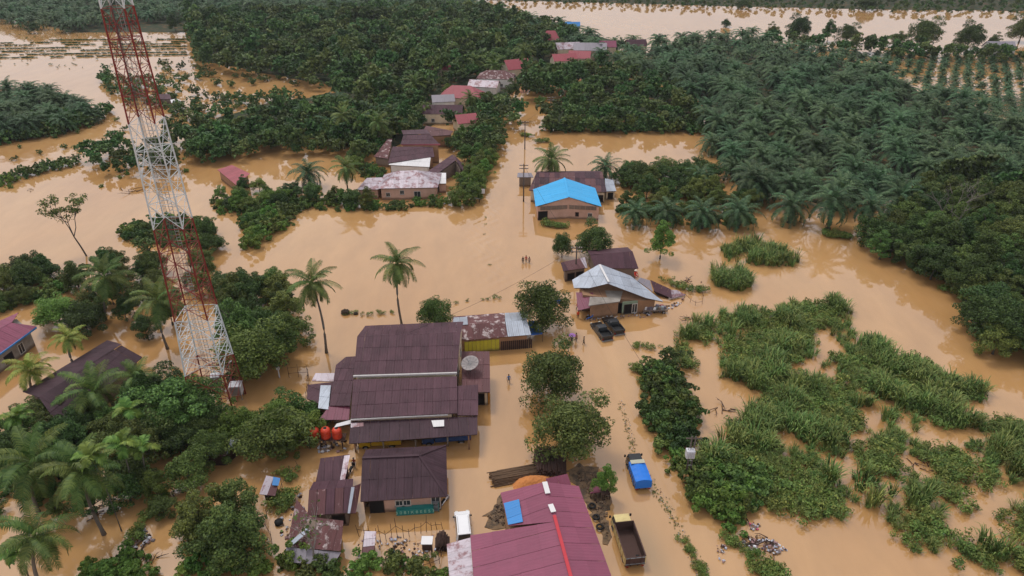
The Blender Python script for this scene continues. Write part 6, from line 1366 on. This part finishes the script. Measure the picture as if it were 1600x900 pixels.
u = empty('umbrella', V(P(893, 537)) + Vector((0, -.15, 1.05)), 0, 'open purple umbrella held up on the flooded road', 'umbrella')
M_umb = paint('umbrella_purple', srgb(160, 110, 176), .6, .1, 2, .02); mb = MB(); n = 8; vs = [(0, 0, .95)] + [(.25 * math.cos(k * 2 * math.pi / n), .25 * math.sin(k * 2 * math.pi / n), .88) for k in range(n)] + [(.58 * math.cos(k * 2 * math.pi / n), .58 * math.sin(k * 2 * math.pi / n), .64) for k in range(n)]
mb.add(vs, [(0, 1 + k, 1 + (k + 1) % n) for k in range(n)] + [(1 + k, 1 + n + k, 1 + n + (k + 1) % n, 1 + (k + 1) % n) for k in range(n)]); o = mb.build('canopy', M_umb, u); o.modifiers.new('t', 'SOLIDIFY').thickness = .01
mb = MB(); mb.bar((0, 0, 0), (0, 0, 1.0), .025); mb.build('shaft', M_steel, u); mb = MB(); mb.tube([(0, 0, 0), (0, 0, -.1), (.05, 0, -.13)], .02, 6); mb.build('handle', M_blackm, u)

# ------------------------------------------------------------------ poles, wires
M_pole = paint('pole_timber', srgb(96, 86, 80), .85, .25, 3, .1)
TOPS = {}
def utility_pole(x, y, ty, label, key):
    h = up_to(x, y, ty); root = empty('utility_pole', P(x, y), 0, label, 'utility pole', 'utility poles'); mb = MB(); mb.tube([(0, 0, -.6), (0, 0, h)], [.17, .11], 8); mb.build('pole', M_pole, root, True)
    for z in (h - .35, h - 1.1):
        mb = MB(); mb.box((0, 0, z), (2.0, .12, .14)); ca = mb.build('crossarm', M_pole, root)
        for xx in (-.9, -.45, .45, .9): mb = MB(); mb.tube([(xx, 0, z + .06), (xx, 0, z + .16), (xx, 0, z + .26)], [.05, .07, .04], 7); mb.build('insulator', M_cab, ca)
    TOPS[key] = root.location + Vector((0, 0, h - .15)); return root
utility_pole(860, 182, 151, 'utility pole at the far bend of the flooded road', 'a'); utility_pole(820, 233, 189, 'utility pole in water between road and pond', 'b'); utility_pole(818, 315, 256, 'tall utility pole left of the blue roofed house', 'c'); utility_pole(899, 432, 385, 'utility pole at the patched shed left of the zinc roof', 'd')
tp = empty('transformer_pole', P(1073, 752), 0, 'transformer pole with grey box among bushes right of the road', 'utility pole'); h = up_to(1073, 752, 682)
for s in (-.22, .22): mb = MB(); mb.tube([(s, 0, -.6), (s, 0, h)], [.13, .10], 8); mb.build('pole', M_pole, tp, True)
mb = MB(); mb.box((0, 0, h - .3), (1.8, .12, .14)); mb.build('crossarm', M_pole, tp); mb = MB(); mb.box((-.25, -.35, h * .68), (1.0, .7, 1.1)); bx = mb.build('transformer', M_cab, tp, bevel=.04)
for k in range(5): mb = MB(); mb.box((-.6 + k * .18, -.74, h * .68), (.05, .12, .9)); mb.build('cooling_fin', M_cab, bx)
for k in range(3): mb = MB(); mb.tube([(-.5 + k * .25, -.35, h * .68 + .55), (-.5 + k * .25, -.35, h * .68 + .85)], [.05, .03], 6); mb.build('bushing', M_steel, bx)
mb = MB(); mb.box((-.3, -.35, .9), (.6, .45, .9)); mb.build('switch_box', paint('box_tan', srgb(196, 150, 100), .7), tp)
for k in range(5): mb = MB(); mb.box((0, -.1, .6 + k * .7), (.5, .06, .06)); mb.build('step', M_steel, tp)
TOPS['t'] = tp.location + Vector((0, 0, h - .2))
def wire(a, b, sag, label):
    n = 14; pts = [a.lerp(b, i / n) - Vector((0, 0, sag * 4 * (i / n) * (1 - i / n))) for i in range(n + 1)]; mb = MB(); mb.tube([p - a for p in pts], .022, 4); o = mb.build('power_line', M_blackm); o.location = a; tag(o, label, 'power line', 'power lines')
wire(TOPS['a'], TOPS['b'], .8, 'power line between the far bend pole and the pond pole'); wire(TOPS['b'], TOPS['c'], .8, 'power line between the pond pole and the pole by the blue roof'); wire(TOPS['c'], TOPS['d'], 1.0, 'power line from the blue roof to the zinc house pole'); wire(TOPS['d'], TOPS['t'], 1.6, 'power line from the zinc house pole to the transformer pole'); wire(TOPS['d'], W3((640, 519, 7.0)), 1.0, 'power line from the zinc house pole to the maroon building')

# ------------------------------------------------------------------ tanks, timber, pens, yard things
M_tank = paint('tank_orange_red', srgb(204, 66, 40), .4, .1, 2, .05, .4)
st = empty('tank_stand', P(512, 696), 0, 'timber stand carrying the three orange red water tanks', 'stand')
for sx in (-2.1, -.7, .7, 2.1):
    for sy in (-.6, .6): mb = MB(); mb.bar((sx, sy, -.5), (sx, sy, 1.3), .12); mb.build('post', W_dkwood, st)
for k in range(9): mb = MB(); mb.box((-2.2 + k * .55, 0, 1.37), (.5, 1.5, .08)); mb.build('plank', W_dkwood, st)
for k, lab in ((-1.45, 'orange red water tank, leftmost of three on the stand'), (0, 'orange red water tank, middle of three on the stand'), (1.45, 'orange red water tank, rightmost of three on the stand')):
    r = empty('water_tank', st.location + Vector((k, 0, 1.42)), 0, lab, 'water tank', 'water tanks'); mb = MB(); rr_ = .62; prof = [(0, rr_ * .97), (.05, rr_), (.35, rr_), (.38, rr_ * .97), (.42, rr_), (.75, rr_), (.78, rr_ * .97), (.82, rr_), (1.15, rr_), (1.35, rr_ * .8), (1.45, rr_ * .4)]
    mb.tube([(0, 0, z) for z, _ in prof], [q for _, q in prof], 20); mb.build('barrel', M_tank, r, True); mb = MB(); mb.tube([(0, 0, 1.44), (0, 0, 1.52)], [.22, .2], 14); mb.build('lid', M_blackm, r)
def timber_pile(name, a, b, n, rows, L, label, m, r=.075, along=None, zjit=.03):
    A, B = V(P(*a)), V(P(*b)); d = (B - A); c = (A + B) / 2; ax = d.normalized(); side = Vector((-ax.y, ax.x, 0)); root = empty(name, c, 0, label, 'timber pile'); rr = random.Random(n); mb = MB()
    for k in range(rows):
        for i in range(n - k):
            o = side * ((i - (n - k) / 2) * r * 2.1 + rr.gauss(0, .02)) + Vector((0, 0, .08 + k * r * 1.85)); l = L * rr.uniform(.85, 1.05); sh = rr.gauss(0, .15); t = rr.gauss(0, .015)
            mb.tube([o + (ax + side * t) * (sh - l / 2), o + (ax - side * t) * sh + Vector((0, 0, rr.gauss(0, zjit))), o + (ax - side * t) * (sh + l / 2)], [r * rr.uniform(.8, 1.1), r, r * rr.uniform(.7, .95)], 6)
    o = mb.build('stacked_poles', m, root, True); o['kind'] = 'stuff'; return root
M_log = paint('log_bark', srgb(116, 92, 72), .9, .4, 3, .2)
timber_pile('pole_pile', (771, 750), (836, 738), 15, 6, 5.6, 'flat pile of long poles in front of the red workshop, left one', M_log); timber_pile('pole_pile', (858, 745), (858, 706), 26, 7, 4.4, 'stack of dark poles behind the red workshop roof, right one', W_dkwood, zjit=.08); timber_pile('pole_pile', (690, 862), (690, 838), 10, 7, 2.0, 'short stack of firewood poles beside the white kiosk', W_dkwood)
k = empty('kiosk', P(669, 866), 0, 'small white topped kiosk on legs inside the pen', 'kiosk'); mb = MB(); mb.box((0, 0, 1.6), (1.0, .9, 1.0)); mb.build('box', W_dkwood, k); mb = MB(); mb.box((0, 0, 2.14), (1.2, 1.1, .08)); mb.build('roof_board', R_white, k)
for sx in (-1, 1):
    for sy in (-1, 1): mb = MB(); mb.bar((sx * .42, sy * .38, -.5), (sx * .42, sy * .38, 1.1), .09); mb.build('leg', W_dkwood, k)
fence('stake_fence', [(562, 838), (600, 846), (640, 838), (676, 828), (692, 826)], 1.9, 16, 'crooked stake fence around the pen below the hip roofed house', rails=1, rnd=.5, lean=.15); fence('stake_fence', [(622, 898), (655, 890), (690, 880), (695, 840)], 1.5, 10, 'crooked stake fence at the right end of the pen', rnd=.4, lean=.15); fence('stake_fence', [(425, 850), (418, 810), (450, 760), (470, 735)], 1.7, 7, 'loose row of stakes in the water left of the sheds', rails=1, rnd=.4, lean=.2); fence('broken_fence', [(1070, 465), (1085, 478), (1098, 474), (1098, 460)], 1.0, 6, 'broken little fence in water right of the collapsed shed', rails=1)
def tyre(x, y, label, z=.1):
    mb = MB(); n = 18; mb.tube([(.34 * math.cos(k * 2 * math.pi / n), .34 * math.sin(k * 2 * math.pi / n), z) for k in range(n + 1)], .12, 8); o = mb.build('tyre', M_blackm, None, True); o.location = V(P(x, y)); tag(o, label, 'tyre', 'loose tyres')
tyre(925, 793, 'black tyre on the mud beside the red roof, uppermost', .3); tyre(931, 811, 'black tyre on the mud beside the red roof, middle', .3); tyre(937, 826, 'black tyre on the mud beside the red roof, lowest', .3)
mb = MB(); mb.tube([(0, 0, -.2), (0, 0, .35), (0, 0, .36), (0, 0, .1)], [.42, .48, .42, .38], 16); o = mb.build('round_basin', M_blackm, None, True); o.location = V(P(436, 818)); tag(o, 'round dark basin floating left of the rusty barn', 'basin')
def drum(x, y, m, label):
    r = empty('drum', P(x, y), 0, label, 'drum'); mb = MB(); mb.tube([(0, 0, -.1), (0, 0, .2), (0, 0, .22), (0, 0, .5), (0, 0, .52), (0, 0, .8)], [.3, .3, .315, .3, .315, .3], 14); mb.build('barrel', m, r, True); mb = MB(); mb.tube([(0, 0, .8), (0, 0, .84)], .27, 14); mb.build('lid', M_blackm, r)
drum(875, 474, M_tarpb, 'blue drum standing in water right of the tall tree'); drum(869, 473, M_tarpb, 'blue drum close behind the tree by the rusty store'); drum(613, 870, paint('drum_teal', srgb(40, 150, 120), .6), 'teal drum in the weeds of the pen')
def bench(x, y, label, m, w=1.2):
    r = empty('small_table', P(x, y), math.radians(10), label, 'table'); mb = MB(); mb.box((0, 0, .95), (w, .9, .07)); mb.build('top', m, r)
    for sx in (-1, 1):
        for sy in (-1, 1): mb = MB(); mb.bar((sx * w * .42, sy * .38, -.3), (sx * w * .42, sy * .38, .92), .08); mb.build('leg', W_dkwood, r)
bench(928, 775, 'small maroon table on the mud beside the slim tree, left of two', R_plum); bench(945, 778, 'small dark stand on the mud beside the slim tree, right of two', W_dkwood, 1.0); bench(742, 316, 'low white board stand at the bank corner by the road', R_white, 2.4)
s = empty('road_sign', P(752, 312), 0, 'white blank board on a post at the road corner by the pink house', 'sign'); mb = MB(); mb.bar((0, 0, -.5), (0, 0, 2.0), .09); mb.build('post', M_steel, s); mb = MB(); mb.box((.2, -.06, 2.1), (1.3, .05, 1.1)); mb.build('board', M_white, s)
# household things heaped beside the zinc house
r = empty('loaded_cart', P(1022, 487), math.radians(5), 'flat cart heaped with household things right of the green wall', 'cart'); mb = MB(); mb.box((0, 0, .6), (4.2, 1.6, .12)); mb.build('deck', W_wood, r)
for sx in (-1.4, 1.4):
    for sy in (-.8, .8): wheel(r, sx, sy, .3, .15, .25)
for i in range(16):
    mb = MB(); d_ = (random.uniform(.3, .8), random.uniform(.3, .7), random.uniform(.2, .5)); mb.box((random.uniform(-1.7, 1.7), random.uniform(-.5, .5), .66 + d_[2] / 2), d_, Matrix.Rotation(random.uniform(0, 3), 3, 'Z'), top=.85); mb.build('bundle', random.choice([M_greyc, M_white, cloth((150, 90, 90)), cloth((120, 110, 120)), W_wood]), r)

# ------------------------------------------------------------------ banks, rubbish, drift wood, rapids
land('ground', 'muddy bank strip beside the red workshop', [(886, 742), (905, 725), (932, 735), (950, 765), (953, 790), (948, 812), (955, 835), (950, 852), (925, 800), (905, 765)], .07, M_mud, 0, .28, .55)
land('ground', 'stony muddy yard left of the red workshop roof', [(760, 812), (775, 785), (785, 775), (800, 780), (800, 820), (760, 830)], .05, M_mud, 0, .28, .55)
mb = MB(); pts = [P(x, y) for x, y in ((806, 760), (822, 748), (850, 746), (853, 758), (830, 764))]
M_sand = paint('orange_sand', srgb(196, 128, 74), .95, .25, 1.5, 0)
c = sum(pts) / len(pts); bm = bmesh.new(); bmesh.ops.create_grid(bm, x_segments=24, y_segments=14, size=.5)
for v_ in bm.verts:
    rr_ = max(abs(v_.co.x), abs(v_.co.y)) * 2; v_.co = Vector((v_.co.x * 5.0, v_.co.y * 2.4, 1.0 * max(0, 1 - (v_.co.x * 2) ** 2) * max(0, 1 - (v_.co.y * 2) ** 2) + random.uniform(-.04, .04) - .05))
me = bpy.data.meshes.new('sand_heap'); bm.to_mesh(me); bm.free(); o = link('sand_heap', me, M_sand); o.location = V(c); o.rotation_euler = (0, 0, .12); tag(o, 'heap of orange sand behind the ridge of the red workshop', 'sand heap')
def litter(name, px, n, size, mats, label, seed, flat=.35):
    rr = random.Random(seed); poly = [P(x, y) for x, y in px]; xs = [p[0] for p in poly]; ys = [p[1] for p in poly]; mb = MB(); k = 0
    while k < n:
        x, y = rr.uniform(min(xs), max(xs)), rr.uniform(min(ys), max(ys))
        if not inside(poly, x, y): continue
        s = size * rr.uniform(.4, 1.3); R = Matrix.Rotation(rr.uniform(0, 6.3), 3, 'Z') @ Matrix.Rotation(rr.gauss(0, .4), 3, 'X'); mb.box((x, y, rr.uniform(0, .22)), (s, s * rr.uniform(.4, 1), s * flat), R, rr.randrange(len(mats)), top=.7); k += 1
    return tag(mb.build(name, mats), label, kind='stuff')
LM = [cloth((206, 206, 210)), cloth((176, 178, 190)), cloth((120, 110, 110)), W_wood, cloth((150, 120, 120)), W_dkwood]
litter('rubbish', [(1160, 845), (1200, 842), (1230, 858), (1215, 868), (1170, 862), (1150, 852)], 170, .34, LM, 'heap of pale rubbish and sticks in the water at the lower right', 1)
litter('rubbish', [(1108, 782), (1130, 780), (1135, 800), (1122, 806)], 110, .3, LM, 'pale rubbish heap at the end of the transformer bushes', 2)
litter('rubbish', [(1170, 818), (1190, 820), (1185, 830), (1172, 828)], 36, .26, LM + [cloth((200, 90, 120))], 'small scattering of rubbish with a pink scrap', 3)
litter('rubbish', [(205, 838), (225, 825), (240, 845), (215, 862), (198, 850)], 140, .3, LM, 'rubbish washed against the dark bank in the lower left', 4)
litter('rubbish', [(180, 885), (205, 872), (212, 890), (190, 905), (172, 900)], 90, .3, LM, 'rubbish at the bottom edge left of the big tree', 5)
litter('rubbish', [(1120, 852), (1135, 852), (1130, 880), (1122, 876)], 30, .25, LM, 'thin line of rubbish floating near the lower right heap', 6)
litter('rubbish', [(915, 492), (1010, 488), (1012, 496), (918, 502)], 90, .3, LM, 'litter along the foot of the zinc house front', 7)
litter('verge_stones', [(966, 625), (972, 625), (1003, 720), (1040, 775), (1068, 825), (1104, 905), (1090, 905), (1056, 828), (1025, 778), (990, 722)], 300, .12, [W_conc, W_dkwood, W_wood, cloth((180, 178, 176))], 'line of stones and debris along the drowned road verge', 8)
litter('gravel', [(762, 808), (788, 776), (800, 800), (790, 826)], 200, .2, [W_conc, W_wood, W_dkwood], 'stones on the muddy yard by the red workshop', 9)
litter('gravel', [(900, 740), (930, 742), (950, 770), (950, 845), (930, 800)], 260, .2, [W_conc, W_dkwood, W_wood], 'stones and scraps on the mud beside the red roof', 10)
litter('yard_clutter', [(560, 842), (690, 836), (692, 862), (600, 880), (560, 870)], 120, .28, LM, 'planks and junk lying in the pen below the hip roofed house', 11)
litter('yard_clutter', [(440, 795), (470, 770), (478, 800), (450, 850), (436, 850)], 40, .4, LM, 'loose boards in the water left of the sheds', 12)
litter('yard_clutter', [(500, 690), (540, 690), (540, 706), (498, 708)], 50, .4, LM, 'junk piled under the tank stand', 13)
litter('yard_clutter', [(1000, 484), (1045, 478), (1070, 466), (1060, 480), (1010, 494)], 90, .4, LM, 'broken household things strewn right of the zinc house', 14)
def branches(name, x, y, n, L, label, seed, m=W_dkwood):
    rr = random.Random(seed); mb = MB()
    for i in range(n):
        a = rr.uniform(0, 6.28); o = Vector((rr.gauss(0, L * .45), rr.gauss(0, L * .3), .05)); d = Vector((math.cos(a), math.sin(a), rr.uniform(-.02, .3))).normalized(); l = L * rr.uniform(.3, 1); mb.tube([o, o + d * l * .5 + Vector((rr.gauss(0, .1), rr.gauss(0, .1), .05)), o + d * l], [.06, .045, .02], 5)
        for k in range(2): q = o + d * l * rr.uniform(.3, .9); e = (d + Vector((rr.gauss(0, .6), rr.gauss(0, .6), rr.uniform(0, .4)))).normalized(); mb.tube([q, q + e * l * .4], [.03, .012], 4)
    o = mb.build(name, m, None); o.location = V(P(x, y)); return tag(o, label, kind='stuff')
branches('driftwood', 1085, 500, 12, 2.4, 'dead branches caught at the upper edge of the reed bed', 1); branches('driftwood', 1125, 640, 8, 2.0, 'dark sticks in the water inside the reed bed', 2); branches('driftwood', 1150, 805, 5, 2.6, 'floating beam and sticks at the lower right', 3); branches('driftwood', 1175, 850, 14, 2.2, 'sticks in the rubbish heap at the lower right', 4); branches('driftwood', 210, 298, 10, 3.4, 'long dark drift of branches in open water left of the mast', 5); branches('driftwood', 48, 298, 4, 1.6, 'small drift of branches at the left edge', 6); branches('driftwood', 1440, 730, 10, 1.8, 'sticks between the reed clumps at the right', 7); branches('driftwood', 1370, 780, 8, 1.5, 'sticks in bare water below the reed bed', 8); branches('driftwood', 1075, 440, 10, 1.8, 'twigs in the water right of the collapsed shed', 9); branches('driftwood', 260, 765, 12, 2.0, 'dark branches on the bank in the lower left', 10); branches('driftwood', 215, 870, 26, 1.8, 'dark brush bank running down the lower left', 11); branches('driftwood', 150, 800, 8, 1.8, 'fallen fronds in the water under the leaning palm', 12)
for i, (x, y, s_, lab) in enumerate(((540, 490, .75, 'round dark stump standing in the water between the coconut palms'), (556, 491, .4, 'low dark stump beside the round one'))):
    bm = bmesh.new(); bmesh.ops.create_icosphere(bm, subdivisions=3, radius=1)
    for v_ in bm.verts: v_.co = Vector((v_.co.x * .9, v_.co.y * .8, v_.co.z * .8 + .3)) * (1 + .12 * math.sin(v_.co.x * 9) * math.cos(v_.co.y * 8 + v_.co.z * 7))
    me = bpy.data.meshes.new('stump'); bm.to_mesh(me); bm.free(); o = link('tree_stump', me, M_oilbark); o.location = V(P(x, y)); o.scale = (s_ * 1.1, s_, s_); tag(o, lab, 'stump')
# standing waves where water crosses the road
a, c = P(752, 300), P(772, 470); nx, ny = 46, 150; vs = []; W = 7.0; n0 = np.random.default_rng(3)
for j in range(ny):
    t = j / (ny - 1); ctr = a + (c - a) * t
    for i in range(nx):
        u_ = i / (nx - 1) * 2 - 1; x = ctr[0] + u_ * W; y = ctr[1]; env = math.exp(-((u_ - .15 * math.sin(t * 9)) * 2.4) ** 2) * math.sin(math.pi * t) ** .4 * (0.35 + 0.65 * val_noise(x, y, 4, 9))
        vs.append((x, y, .006 + env * (.10 + .14 * math.sin(x * 3.1 + 1.5 * math.sin(y * .7)) * math.sin(y * 1.3 + x * .8) + .06 * math.sin(x * 7 + y * 4.1))))
me = mesh_np('rapids', np.array(vs), np.array([(j * nx + i, j * nx + i + 1, (j + 1) * nx + i + 1, (j + 1) * nx + i) for j in range(ny - 1) for i in range(nx - 1)])); me.polygons.foreach_set('use_smooth', [True] * len(me.polygons))
tag(link('rapids_water', me, M_water), 'rippling water pouring across the flooded road', kind='structure')
# haze
M, N, LL = new_mat('haze'); out = N.new('ShaderNodeOutputMaterial'); pv = N.new('ShaderNodeVolumePrincipled'); pv.inputs['Color'].default_value = (.86, .92, 1.0, 1); pv.inputs['Density'].default_value = HAZE_D; pv.inputs['Anisotropy'].default_value = 0.2; LL.new(pv.outputs[0], out.inputs['Volume'])
mb = MB(); mb.box((0, 600, 33), (7400, 7400, 68)); o = mb.build('haze', M); tag(o, 'thin pale haze hanging over the whole valley', kind='stuff')
